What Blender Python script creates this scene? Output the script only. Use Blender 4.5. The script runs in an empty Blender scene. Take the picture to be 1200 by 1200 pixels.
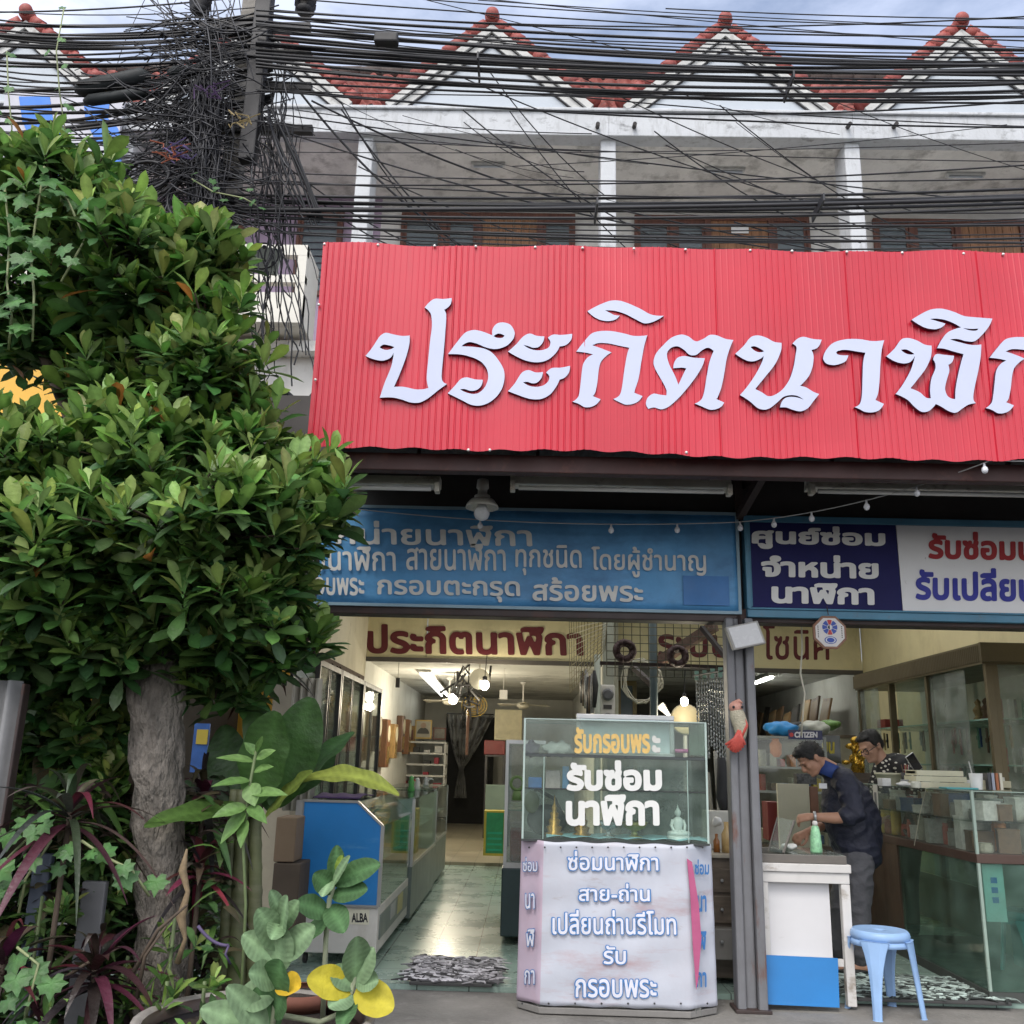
import bpy, bmesh, math, random
import numpy as np
from mathutils import Vector, Matrix, Euler

random.seed(7)
SC = bpy.context.scene
COL = SC.collection
V = Vector
PI = math.pi
R = math.radians

# ------------------------------------------------------------------ camera
F_PX = 1100.0
PITCH, YAW, ROLL = R(14.77), R(1.2), 0.026
CAM = V((0, 0, 1.45))
_f = V((-math.sin(YAW) * math.cos(PITCH), math.cos(YAW) * math.cos(PITCH), math.sin(PITCH)))
_r0 = V((math.cos(YAW), math.sin(YAW), 0))
_u0 = _r0.cross(_f)
CR = _r0 * math.cos(ROLL) + _u0 * math.sin(ROLL)
CU = _u0 * math.cos(ROLL) - _r0 * math.sin(ROLL)
cd = bpy.data.cameras.new('camera')
cd.sensor_width = 36
cd.lens = 36 * F_PX / 1200
cd.clip_start = 0.05
cd.clip_end = 2000
cam = bpy.data.objects.new('camera', cd)
COL.objects.link(cam)
cam.matrix_world = Matrix(((CR.x, CU.x, -_f.x, CAM.x), (CR.y, CU.y, -_f.y, CAM.y), (CR.z, CU.z, -_f.z, CAM.z), (0, 0, 0, 1)))
SC.camera = cam

# ------------------------------------------------------------------ sky, sun, exposure
SUN_EL, SUN_AZ = R(52), R(200)          # azimuth measured clockwise from +Y
w = bpy.data.worlds.new('World')
SC.world = w
w.use_nodes = True
nt = w.node_tree
bg = nt.nodes['Background']
sky = nt.nodes.new('ShaderNodeTexSky')
sky.sky_type = 'NISHITA'
sky.sun_disc = False
sky.sun_elevation = SUN_EL
sky.sun_rotation = SUN_AZ
sky.air_density = 1.0
sky.dust_density = 2.5
sky.ozone_density = 1.5
tc = nt.nodes.new('ShaderNodeTexCoord')
mp = nt.nodes.new('ShaderNodeMapping')
mp.inputs['Scale'].default_value = (1.0, 1.0, 3.0)
nz = nt.nodes.new('ShaderNodeTexNoise')
nz.inputs['Scale'].default_value = 2.6
nz.inputs['Detail'].default_value = 7
nz.inputs['Roughness'].default_value = 0.62
mr = nt.nodes.new('ShaderNodeMapRange')
mr.inputs['From Min'].default_value = 0.32
mr.inputs['From Max'].default_value = 0.60
mix = nt.nodes.new('ShaderNodeMix')
mix.data_type = 'RGBA'
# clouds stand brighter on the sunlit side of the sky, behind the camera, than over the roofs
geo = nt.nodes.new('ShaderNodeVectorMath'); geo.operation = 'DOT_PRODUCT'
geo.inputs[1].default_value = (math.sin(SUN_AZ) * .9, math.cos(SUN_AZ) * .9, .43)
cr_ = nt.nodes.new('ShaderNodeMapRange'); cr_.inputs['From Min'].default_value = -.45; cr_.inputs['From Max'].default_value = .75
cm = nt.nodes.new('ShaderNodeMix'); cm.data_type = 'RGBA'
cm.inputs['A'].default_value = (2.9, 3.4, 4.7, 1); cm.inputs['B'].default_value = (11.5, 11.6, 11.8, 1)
nt.links.new(tc.outputs['Generated'], mp.inputs['Vector'])
nt.links.new(mp.outputs['Vector'], nz.inputs['Vector'])
nt.links.new(nz.outputs['Fac'], mr.inputs['Value'])
nt.links.new(mr.outputs['Result'], mix.inputs['Factor'])
nt.links.new(sky.outputs['Color'], mix.inputs['A'])
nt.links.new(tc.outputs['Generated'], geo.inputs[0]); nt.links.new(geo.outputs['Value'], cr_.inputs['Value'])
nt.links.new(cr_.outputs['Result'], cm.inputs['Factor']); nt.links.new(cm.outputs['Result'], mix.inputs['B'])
nt.links.new(mix.outputs['Result'], bg.inputs['Color'])
bg.inputs['Strength'].default_value = 0.09
sd = bpy.data.lights.new('sun', 'SUN')
sd.energy = 0.9
sd.angle = R(25)
sd.color = (1.0, 0.96, 0.9)
sun = bpy.data.objects.new('sun', sd)
COL.objects.link(sun)
_sdir = V((math.sin(SUN_AZ) * math.cos(SUN_EL), math.cos(SUN_AZ) * math.cos(SUN_EL), math.sin(SUN_EL)))
sun.rotation_euler = (-_sdir).to_track_quat('-Z', 'Y').to_euler()
SC.view_settings.view_transform = 'Standard'
SC.view_settings.look = 'None'
SC.view_settings.gamma = 1
SC.view_settings.use_curve_mapping = False
SC.view_settings.exposure = 1.22
SC.cycles.use_denoising = True
SC.cycles.max_bounces = 8
SC.cycles.diffuse_bounces = 4
SC.cycles.glossy_bounces = 3
SC.cycles.transmission_bounces = 4
SC.cycles.transparent_max_bounces = 16
SC.cycles.caustics_reflective = False
SC.cycles.caustics_refractive = False
SC.cycles.sample_clamp_indirect = 6

# ------------------------------------------------------------------ where a sight line meets a plane of the place
def ray(px, py):
    return _f + CR * ((px - 600) / F_PX) + CU * ((600 - py) / F_PX)
def P(px, py, Y):
    d = ray(px, py); return CAM + d * (Y / d.y)
def PX(px, py, X):
    d = ray(px, py); return CAM + d * (X / d.x)
def PZ(px, py, z):
    d = ray(px, py); return CAM + d * ((z - CAM.z) / d.z)
def PP(px, py, o, n):
    d = ray(px, py); return CAM + d * ((o - CAM).dot(n) / d.dot(n))

# ------------------------------------------------------------------ materials
MATS = {}
def _n(nt, t, **kw):
    n = nt.nodes.new(t)
    for k, v in kw.items():
        setattr(n, k, v)
    return n
def mat(name, col=(.5, .5, .5), rough=.6, metal=0., var=.12, vs=5., bump=0., bs=60., bd=.02, dirt=None, spec=.5, coat=0.,
        attr=None, trans=0., emit=0., wood=None, stretch=(1, 1, 1)):
    if name in MATS:
        return MATS[name]
    m = bpy.data.materials.new(name)
    m.use_nodes = True
    nt = m.node_tree
    b = nt.nodes['Principled BSDF']
    L = nt.links.new
    tc = _n(nt, 'ShaderNodeTexCoord')
    mp = _n(nt, 'ShaderNodeMapping')
    mp.inputs['Scale'].default_value = stretch
    L(tc.outputs['Object'], mp.inputs['Vector'])
    if attr:
        a = _n(nt, 'ShaderNodeAttribute', attribute_name=attr)
        base = a.outputs['Color']
    else:
        c = _n(nt, 'ShaderNodeRGB')
        c.outputs[0].default_value = (*col, 1)
        base = c.outputs[0]
    if var > 0:
        n1 = _n(nt, 'ShaderNodeTexNoise')
        n1.inputs['Scale'].default_value = vs
        n1.inputs['Detail'].default_value = 6
        n1.inputs['Roughness'].default_value = .65
        L(mp.outputs['Vector'], n1.inputs['Vector'])
        r1 = _n(nt, 'ShaderNodeMapRange')
        r1.inputs['From Min'].default_value = .25
        r1.inputs['From Max'].default_value = .75
        r1.inputs['To Min'].default_value = 1 - var
        r1.inputs['To Max'].default_value = 1 + var
        L(n1.outputs['Fac'], r1.inputs['Value'])
        vm = _n(nt, 'ShaderNodeVectorMath', operation='SCALE')
        L(base, vm.inputs[0]); L(r1.outputs['Result'], vm.inputs['Scale'])
        base = vm.outputs['Vector']
    if wood:
        wv = _n(nt, 'ShaderNodeTexNoise')
        wv.inputs['Scale'].default_value = 3
        wv.inputs['Detail'].default_value = 4
        m2 = _n(nt, 'ShaderNodeMapping')
        m2.inputs['Scale'].default_value = wood
        L(tc.outputs['Object'], m2.inputs['Vector']); L(m2.outputs['Vector'], wv.inputs['Vector'])
        r3 = _n(nt, 'ShaderNodeMapRange')
        r3.inputs['From Min'].default_value = .3; r3.inputs['From Max'].default_value = .7
        r3.inputs['To Min'].default_value = .65; r3.inputs['To Max'].default_value = 1.25
        L(wv.outputs['Fac'], r3.inputs['Value'])
        vm2 = _n(nt, 'ShaderNodeVectorMath', operation='SCALE')
        L(base, vm2.inputs[0]); L(r3.outputs['Result'], vm2.inputs['Scale'])
        base = vm2.outputs['Vector']
    for dd in (dirt if isinstance(dirt, list) else [dirt] if dirt else []):
        dcol, amt, ds, lo, hi, dst = dd
        m3 = _n(nt, 'ShaderNodeMapping')
        m3.inputs['Scale'].default_value = dst
        m3.inputs['Location'].default_value = (3.1 * ds, 1.7, .4)
        L(tc.outputs['Object'], m3.inputs['Vector'])
        n2 = _n(nt, 'ShaderNodeTexNoise')
        n2.inputs['Scale'].default_value = ds
        n2.inputs['Detail'].default_value = 8
        n2.inputs['Roughness'].default_value = .7
        L(m3.outputs['Vector'], n2.inputs['Vector'])
        r2 = _n(nt, 'ShaderNodeMapRange')
        r2.inputs['From Min'].default_value = lo; r2.inputs['From Max'].default_value = hi
        r2.inputs['To Max'].default_value = amt
        L(n2.outputs['Fac'], r2.inputs['Value'])
        mx = _n(nt, 'ShaderNodeMix', data_type='RGBA')
        mx.inputs['B'].default_value = (*dcol, 1)
        L(r2.outputs['Result'], mx.inputs['Factor']); L(base, mx.inputs['A'])
        base = mx.outputs['Result']
    L(base, b.inputs['Base Color'])
    b.inputs['Roughness'].default_value = rough
    b.inputs['Metallic'].default_value = metal
    b.inputs['Specular IOR Level'].default_value = spec
    b.inputs['Coat Weight'].default_value = coat
    b.inputs['Coat Roughness'].default_value = .12
    if rough > .15:
        n4 = _n(nt, 'ShaderNodeTexNoise')
        n4.inputs['Scale'].default_value = vs * 1.7
        n4.inputs['Detail'].default_value = 5
        L(mp.outputs['Vector'], n4.inputs['Vector'])
        r4 = _n(nt, 'ShaderNodeMapRange')
        r4.inputs['To Min'].default_value = max(.05, rough - .14); r4.inputs['To Max'].default_value = min(1, rough + .14)
        L(n4.outputs['Fac'], r4.inputs['Value']); L(r4.outputs['Result'], b.inputs['Roughness'])
    if bump > 0:
        nb = _n(nt, 'ShaderNodeTexNoise')
        nb.inputs['Scale'].default_value = bs
        nb.inputs['Detail'].default_value = 5
        L(mp.outputs['Vector'], nb.inputs['Vector'])
        bp = _n(nt, 'ShaderNodeBump')
        bp.inputs['Strength'].default_value = bump
        bp.inputs['Distance'].default_value = bd
        L(nb.outputs['Fac'], bp.inputs['Height']); L(bp.outputs['Normal'], b.inputs['Normal'])
    if emit:
        b.inputs['Emission Color'].default_value = (*col, 1)
        b.inputs['Emission Strength'].default_value = emit
    if trans > 0:
        t = _n(nt, 'ShaderNodeBsdfTranslucent')
        L(base, t.inputs['Color'])
        ms = _n(nt, 'ShaderNodeMixShader')
        ms.inputs[0].default_value = trans
        L(b.outputs[0], ms.inputs[1]); L(t.outputs[0], ms.inputs[2])
        L(ms.outputs[0], nt.nodes['Material Output'].inputs['Surface'])
    MATS[name] = m
    return m
def glass(name, tint=(.86, .93, .9), dusty=.06, dcol=(.5, .55, .53), rough=.03):
    if name in MATS:
        return MATS[name]
    m = bpy.data.materials.new(name)
    m.use_nodes = True
    nt = m.node_tree; L = nt.links.new
    nt.nodes.remove(nt.nodes['Principled BSDF'])
    tr = _n(nt, 'ShaderNodeBsdfTransparent'); tr.inputs[0].default_value = (*tint, 1)
    gl = _n(nt, 'ShaderNodeBsdfGlossy'); gl.inputs['Roughness'].default_value = rough
    df = _n(nt, 'ShaderNodeBsdfDiffuse'); df.inputs[0].default_value = (*dcol, 1)
    ge = _n(nt, 'ShaderNodeNewGeometry'); dt = _n(nt, 'ShaderNodeVectorMath', operation='DOT_PRODUCT')
    L(ge.outputs['Normal'], dt.inputs[0]); L(ge.outputs['Incoming'], dt.inputs[1])
    ab = _n(nt, 'ShaderNodeMath', operation='ABSOLUTE'); L(dt.outputs['Value'], ab.inputs[0])
    om = _n(nt, 'ShaderNodeMath', operation='SUBTRACT'); om.inputs[0].default_value = 1; L(ab.outputs[0], om.inputs[1])
    pw = _n(nt, 'ShaderNodeMath', operation='POWER'); pw.inputs[1].default_value = 5; L(om.outputs[0], pw.inputs[0])
    fr = _n(nt, 'ShaderNodeMath', operation='MULTIPLY_ADD'); fr.inputs[1].default_value = .8; fr.inputs[2].default_value = .03; L(pw.outputs[0], fr.inputs[0])
    a = _n(nt, 'ShaderNodeMixShader'); b = _n(nt, 'ShaderNodeMixShader')
    tc = _n(nt, 'ShaderNodeTexCoord'); nz = _n(nt, 'ShaderNodeTexNoise'); nz.inputs['Scale'].default_value = 5; nz.inputs['Detail'].default_value = 8
    mr = _n(nt, 'ShaderNodeMapRange'); mr.inputs['From Min'].default_value = .35; mr.inputs['From Max'].default_value = .75
    mr.inputs['To Min'].default_value = dusty * .4; mr.inputs['To Max'].default_value = dusty * 2
    L(tc.outputs['Object'], nz.inputs['Vector']); L(nz.outputs['Fac'], mr.inputs['Value'])
    L(mr.outputs['Result'], a.inputs[0]); L(tr.outputs[0], a.inputs[1]); L(df.outputs[0], a.inputs[2])
    L(fr.outputs[0], b.inputs[0]); L(a.outputs[0], b.inputs[1]); L(gl.outputs[0], b.inputs[2])
    L(b.outputs[0], nt.nodes['Material Output'].inputs['Surface'])
    MATS[name] = m
    return m

# ------------------------------------------------------------------ mesh builder
class MB:
    def __init__(s):
        s.v = []; s.f = []; s.m = []; s.c = []
    def add(s, vs, fs, mi=0, col=None):
        o = len(s.v)
        s.v += [tuple(x) for x in vs]
        s.f += [tuple(i + o for i in f) for f in fs]
        s.m += [mi] * len(fs)
        if col is not None:
            s.c += [col] * len(vs)
        return s
    def box(s, a, b, mi=0, M=None, col=None):
        x0, y0, z0 = min(a[0], b[0]), min(a[1], b[1]), min(a[2], b[2])
        x1, y1, z1 = max(a[0], b[0]), max(a[1], b[1]), max(a[2], b[2])
        vs = [V(p) for p in ((x0, y0, z0), (x1, y0, z0), (x1, y1, z0), (x0, y1, z0), (x0, y0, z1), (x1, y0, z1), (x1, y1, z1), (x0, y1, z1))]
        if M is not None:
            vs = [M @ p for p in vs]
        return s.add(vs, [(0, 3, 2, 1), (4, 5, 6, 7), (0, 1, 5, 4), (1, 2, 6, 5), (2, 3, 7, 6), (3, 0, 4, 7)], mi, col)
    def bar(s, p, q, wd, th, up=V((0, 0, 1)), mi=0):
        """square bar from p to q; wd across, th along 'up'"""
        p, q = V(p), V(q); d = (q - p).normalized()
        x = d.cross(V(up))
        if x.length < 1e-4:
            x = d.cross(V((0, 1, 0)))
        x.normalize(); y = x.cross(d).normalized()
        vs = []
        for c in (p, q):
            for i, j in ((-1, -1), (1, -1), (1, 1), (-1, 1)):
                vs.append(c + x * (i * wd / 2) + y * (j * th / 2))
        return s.add(vs, [(0, 1, 2, 3), (7, 6, 5, 4), (0, 4, 5, 1), (1, 5, 6, 2), (2, 6, 7, 3), (3, 7, 4, 0)], mi)
    def tube(s, pts, r, n=8, cap=True, mi=0, col=None, close=False):
        pts = [V(p) for p in pts]
        N = len(pts)
        rs = r if isinstance(r, (list, tuple)) else [r] * N
        d0 = (pts[1] - pts[0]).normalized()
        ref = V((0, 0, 1)) if abs(d0.z) < .9 else V((0, 1, 0))
        x = d0.cross(ref).normalized()
        vs = []
        for i, p in enumerate(pts):
            a = pts[(i - 1) % N] if (close or i > 0) else p
            b = pts[(i + 1) % N] if (close or i < N - 1) else p
            d = (b - a)
            d = d.normalized() if d.length > 1e-9 else d0
            x = (x - d * x.dot(d))
            x = x.normalized() if x.length > 1e-6 else d.orthogonal().normalized()
            y = d.cross(x)
            for k in range(n):
                t = 2 * PI * k / n
                vs.append(p + (x * math.cos(t) + y * math.sin(t)) * rs[i])
        fs = []
        for i in range(N if close else N - 1):
            j = (i + 1) % N
            for k in range(n):
                fs.append((i * n + k, i * n + (k + 1) % n, j * n + (k + 1) % n, j * n + k))
        if cap and not close:
            fs.append(tuple(range(n - 1, -1, -1)))
            fs.append(tuple((N - 1) * n + k for k in range(n)))
        return s.add(vs, fs, mi, col)
    def lathe(s, prof, c=(0, 0, 0), n=16, M=None, mi=0, col=None, cap=True):
        """prof: list of (radius, z)"""
        vs = []; c = V(c)
        for r, z in prof:
            for k in range(n):
                t = 2 * PI * k / n
                p = V((r * math.cos(t), r * math.sin(t), z))
                vs.append((M @ p if M is not None else p) + c)
        fs = []
        for i in range(len(prof) - 1):
            for k in range(n):
                fs.append((i * n + k, i * n + (k + 1) % n, (i + 1) * n + (k + 1) % n, (i + 1) * n + k))
        if cap:
            fs.append(tuple(range(n - 1, -1, -1)))
            fs.append(tuple((len(prof) - 1) * n + k for k in range(n)))
        return s.add(vs, fs, mi, col)
    def ball(s, c, r, n=12, m=8, M=None, mi=0, col=None):
        r = V(r) if isinstance(r, (tuple, list, Vector)) else V((r, r, r))
        vs = []; c = V(c); fs = []
        vs.append(V((0, 0, -r.z)))
        for i in range(1, m):
            a = -PI / 2 + PI * i / m
            for k in range(n):
                t = 2 * PI * k / n
                vs.append(V((r.x * math.cos(a) * math.cos(t), r.y * math.cos(a) * math.sin(t), r.z * math.sin(a))))
        vs.append(V((0, 0, r.z)))
        vs = [(M @ p if M is not None else p) + c for p in vs]
        for k in range(n):
            fs.append((0, 1 + (k + 1) % n, 1 + k))
            fs.append((len(vs) - 1, 1 + (m - 2) * n + k, 1 + (m - 2) * n + (k + 1) % n))
        for i in range(m - 2):
            for k in range(n):
                fs.append((1 + i * n + k, 1 + i * n + (k + 1) % n, 1 + (i + 1) * n + (k + 1) % n, 1 + (i + 1) * n + k))
        return s.add(vs, fs, mi, col)
    def prism(s, poly, ext, mi=0):
        """poly: 3D polygon, extruded by vector ext"""
        poly = [V(p) for p in poly]; ext = V(ext); n = len(poly)
        nrm = V((0, 0, 0))
        for i in range(n):
            nrm += poly[i].cross(poly[(i + 1) % n])
        if nrm.dot(ext) > 0:
            poly = poly[::-1]
        vs = poly + [p + ext for p in poly]
        fs = [tuple(range(n)), tuple(range(2 * n - 1, n - 1, -1))]
        for i in range(n):
            j = (i + 1) % n
            fs.append((j, i, n + i, n + j))
        return s.add(vs, fs, mi)
    def sheet(s, fn, nu, nv, mi=0, col=None):
        vs = [fn(i / nu, j / nv) for j in range(nv + 1) for i in range(nu + 1)]
        fs = [(j * (nu + 1) + i, j * (nu + 1) + i + 1, (j + 1) * (nu + 1) + i + 1, (j + 1) * (nu + 1) + i) for j in range(nv) for i in range(nu)]
        return s.add(vs, fs, mi, col)
    def build(s, name, ms, parent=None, smooth=False, bevel=0., solid=0., segs=2):
        me = bpy.data.meshes.new(name)
        me.from_pydata(s.v, [], s.f)
        ms = ms if isinstance(ms, (list, tuple)) else [ms]
        for m in ms:
            me.materials.append(m)
        if len(ms) > 1:
            me.polygons.foreach_set('material_index', s.m)
        if smooth:
            me.polygons.foreach_set('use_smooth', [True] * len(me.polygons))
        if s.c:
            at = me.color_attributes.new('tone', 'FLOAT_COLOR', 'POINT')
            at.data.foreach_set('color', [x for c in s.c for x in (c[0], c[1], c[2], 1.0)])
        me.update()
        return link(name, me, parent, bevel, solid, segs)
def link(name, me, parent=None, bevel=0., solid=0., segs=2):
    o = bpy.data.objects.new(name, me)
    COL.objects.link(o)
    if parent is not None:
        o.parent = parent
        if parent.type == 'EMPTY':
            o.matrix_parent_inverse = Matrix.Translation(-parent.location) if not parent.get('_local') else Matrix()
    if solid:
        md = o.modifiers.new('solid', 'SOLIDIFY'); md.thickness = solid; md.offset = 0
    if bevel:
        md = o.modifiers.new('bevel', 'BEVEL'); md.width = bevel; md.segments = segs; md.limit_method = 'ANGLE'; md.angle_limit = R(40)
        md.harden_normals = False
    return o
def thing(name, label, cat, loc=(0, 0, 0), group=None):
    o = bpy.data.objects.new(name, None)
    COL.objects.link(o)
    o.location = loc
    o.empty_display_size = .1
    tag(o, label, cat, group)
    return o
def tag(o, label, cat, group=None, kind=None):
    o['label'] = label; o['category'] = cat
    if group: o['group'] = group
    if kind: o['kind'] = kind
    return o
def struct(o, label=None):
    o['kind'] = 'structure'
    if label: o['label'] = label
    return o
def dup(root, loc, label=None, rotz=None, scale=None, group=None):
    r = root.copy(); COL.objects.link(r); r.location = loc
    if rotz is not None: r.rotation_euler = (0, 0, rotz)
    if scale is not None: r.scale = (scale,) * 3 if not isinstance(scale, tuple) else scale
    if label: r['label'] = label
    if group: r['group'] = group
    for ch in list(root.children):
        c = ch.copy(); COL.objects.link(c); c.parent = r
        for g in list(ch.children):
            d = g.copy(); COL.objects.link(d); d.parent = c
    return r
def rz(a): return Matrix.Rotation(a, 4, 'Z')
def rx(a): return Matrix.Rotation(a, 4, 'X')
def ry(a): return Matrix.Rotation(a, 4, 'Y')
def T(*a): return Matrix.Translation(V(a))
def U(a, b): return random.uniform(a, b)

# ------------------------------------------------------------------ lettering: the outlines of the built-in font, filled on a grid
_tc = {}
def text_polys(s):
    c = bpy.data.curves.new('lettering', 'FONT'); c.body = s; c.size = 1
    o = bpy.data.objects.new('lettering', c); COL.objects.link(o)
    dg = bpy.context.evaluated_depsgraph_get(); dg.update()
    cu = o.evaluated_get(dg).to_curve(dg)
    out = []
    for sp in cu.splines:
        bp = sp.bezier_points; n = len(bp); pts = []
        if n == 0:
            pts = [(p.co[0], p.co[1]) for p in sp.points]
        for i in range(n):
            a, b = bp[i], bp[(i + 1) % n]
            p0, p1, p2, p3 = a.co, a.handle_right, b.handle_left, b.co
            for k in range(5):
                t = k / 5
                q = p0 * (1 - t) ** 3 + p1 * 3 * t * (1 - t) ** 2 + p2 * 3 * t * t * (1 - t) + p3 * t ** 3
                pts.append((q.x, q.y))
        if len(pts) > 2:
            out.append(np.array(pts))
    o.to_curve_clear() if hasattr(o, 'to_curve_clear') else None
    bpy.data.objects.remove(o); bpy.data.curves.remove(c)
    return out
def text_mesh(s, bold=.02, res=26):
    key = (s, bold, res)
    if key in _tc:
        return _tc[key]
    polys = text_polys(s)
    h = 1.0 / res
    mg = bold + 2 * h
    lo = np.min([p.min(0) for p in polys], 0) - mg
    hi = np.max([p.max(0) for p in polys], 0) + mg
    nx, ny = int((hi[0] - lo[0]) / h) + 2, int((hi[1] - lo[1]) / h) + 2
    gx = lo[0] + np.arange(nx) * h; gy = lo[1] + np.arange(ny) * h
    wind = np.zeros((ny, nx)); dist = np.full((ny, nx), 9.0)
    for p in polys:
        q = np.roll(p, -1, 0)
        i0 = max(0, int((p[:, 0].min() - mg - lo[0]) / h)); i1 = min(nx, int((p[:, 0].max() + mg - lo[0]) / h) + 2)
        j0 = max(0, int((p[:, 1].min() - mg - lo[1]) / h)); j1 = min(ny, int((p[:, 1].max() + mg - lo[1]) / h) + 2)
        X, Y = np.meshgrid(gx[i0:i1], gy[j0:j1])
        W = np.zeros_like(X); D = np.full(X.shape, 9.0)
        for (ax, ay), (bx, by) in zip(p, q):
            up = (ay <= Y) & (by > Y); dn = (by <= Y) & (ay > Y)
            if by != ay:
                xc = ax + (Y - ay) * (bx - ax) / (by - ay)
                W += (up & (xc > X)) * 1.0 - (dn & (xc > X)) * 1.0
            L2 = (bx - ax) ** 2 + (by - ay) ** 2
            if L2 < 1e-12: continue
            t = np.clip(((X - ax) * (bx - ax) + (Y - ay) * (by - ay)) / L2, 0, 1)
            D = np.minimum(D, np.hypot(X - ax - t * (bx - ax), Y - ay - t * (by - ay)))
        wind[j0:j1, i0:i1] += W
        dist[j0:j1, i0:i1] = np.minimum(dist[j0:j1, i0:i1], D)
    ins = np.abs(wind) > .5
    fld = np.where(ins, -np.maximum(dist, 1e-4), dist) - bold
    # padding rows are outside, so every contour closes
    vs = []; fs = []; idx = {}
    def cv(i, j):
        k = (i, j)
        if k not in idx:
            idx[k] = len(vs); vs.append((gx[i], gy[j]))
        return idx[k]
    def ev(i, j, a, b):
        k = (i, j, a, b) if (i, j) < (a, b) else (a, b, i, j)
        if k not in idx:
            f0, f1 = fld[j, i], fld[b, a]; t = f0 / (f0 - f1)
            idx[k] = len(vs); vs.append((gx[i] + t * (gx[a] - gx[i]), gy[j] + t * (gy[b] - gy[j])))
        return idx[k]
    neg = fld < 0
    for j in range(ny - 1):
        run = None
        for i in range(nx - 1):
            cs = ((i, j), (i + 1, j), (i + 1, j + 1), (i, j + 1))
            k = [neg[b, a] for a, b in cs]
            full = all(k)
            if full and run is None: run = i
            if not full and run is not None:
                fs.append((cv(run, j), cv(i, j), cv(i, j + 1), cv(run, j + 1))); run = None
            if full or not any(k): continue
            f = []
            for q in range(4):
                a, b = cs[q], cs[(q + 1) % 4]
                if k[q]: f.append(cv(*a))
                if k[q] != k[(q + 1) % 4]: f.append(ev(*a, *b))
            if len(f) > 2: fs.append(tuple(f))
    va = np.array(vs); mn, mxx = va.min(0), va.max(0)
    va = (va - mn) / (mxx - mn)
    _tc[key] = (va, fs)
    return _tc[key]
def lettering(s, x0, x1, yt, yb, plane, m, parent, bold=.02, res=26, slope=.02, name='lettering', solid=0., slant=0.):
    """fit text s in the picture box x0..x1, yt..yb (at x0) on the plane given by plane(px, py)"""
    va, fs = text_mesh(s, bold, res)
    a = plane(x0, yb); b = plane(x1, yb + slope * (x1 - x0)); c = plane(x0 + slant, yt)
    mb = MB()
    mb.add([a + (b - a) * u + (c - a) * v for u, v in va], fs)
    return mb.build(name, m, parent, solid=solid)
# ================================================================== setting
m_conc = mat('concrete', (.20, .19, .175), .9, var=.25, vs=3, bump=.5, bs=40, dirt=[((.07, .065, .06), .7, 1.3, .5, .75, (1, 1, 1)), ((.36, .35, .33), .5, 9, .55, .8, (1, 1, 1))])
m_asph = mat('asphalt', (.06, .06, .06), .9, var=.3, vs=4, bump=.6, bs=90)
mb = MB(); mb.add([(-300, -300, 0), (300, -300, 0), (300, 300, 0), (-300, 300, 0)], [(0, 1, 2, 3)])
struct(mb.build('ground', m_asph))
mb = MB(); mb.box((-14, 4.9, -.05), (14, 6.5, .03)); struct(mb.build('pavement', m_conc, bevel=.015))

def tile_mat(name, c1, c2, mortar, sx, rough):
    m = bpy.data.materials.new(name); m.use_nodes = True
    nt = m.node_tree; L = nt.links.new; b = nt.nodes['Principled BSDF']
    tc = _n(nt, 'ShaderNodeTexCoord')
    br = _n(nt, 'ShaderNodeTexBrick'); br.offset = 0; br.inputs['Scale'].default_value = 1
    br.inputs['Brick Width'].default_value = sx; br.inputs['Row Height'].default_value = sx
    br.inputs['Mortar Size'].default_value = .004
    br.inputs['Color1'].default_value = (*c1, 1); br.inputs['Color2'].default_value = (*c2, 1); br.inputs['Mortar'].default_value = (*mortar, 1)
    nz = _n(nt, 'ShaderNodeTexNoise'); nz.inputs['Scale'].default_value = 2.2; nz.inputs['Detail'].default_value = 8; nz.inputs['Roughness'].default_value = .7
    mr = _n(nt, 'ShaderNodeMapRange'); mr.inputs['To Min'].default_value = .6; mr.inputs['To Max'].default_value = 1.35
    vm = _n(nt, 'ShaderNodeVectorMath', operation='SCALE')
    r2 = _n(nt, 'ShaderNodeMapRange'); r2.inputs['To Min'].default_value = rough - .1; r2.inputs['To Max'].default_value = rough + .22
    L(tc.outputs['Object'], br.inputs['Vector']); L(tc.outputs['Object'], nz.inputs['Vector'])
    L(nz.outputs['Fac'], mr.inputs['Value']); L(br.outputs['Color'], vm.inputs[0]); L(mr.outputs['Result'], vm.inputs['Scale'])
    L(vm.outputs['Vector'], b.inputs['Base Color']); L(nz.outputs['Fac'], r2.inputs['Value']); L(r2.outputs['Result'], b.inputs['Roughness'])
    bp = _n(nt, 'ShaderNodeBump'); bp.inputs['Strength'].default_value = .25; bp.inputs['Distance'].default_value = .01
    nb = _n(nt, 'ShaderNodeTexNoise'); nb.inputs['Scale'].default_value = 7
    L(nb.outputs['Fac'], bp.inputs['Height']); L(bp.outputs['Normal'], b.inputs['Normal'])
    return m
m_gtile = tile_mat('green_floor_tile', (.27, .38, .33), (.32, .42, .37), (.07, .09, .08), .33, .22)
m_btile = tile_mat('beige_floor_tile', (.30, .27, .19), (.33, .29, .21), (.16, .14, .1), .33, .3)

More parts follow.
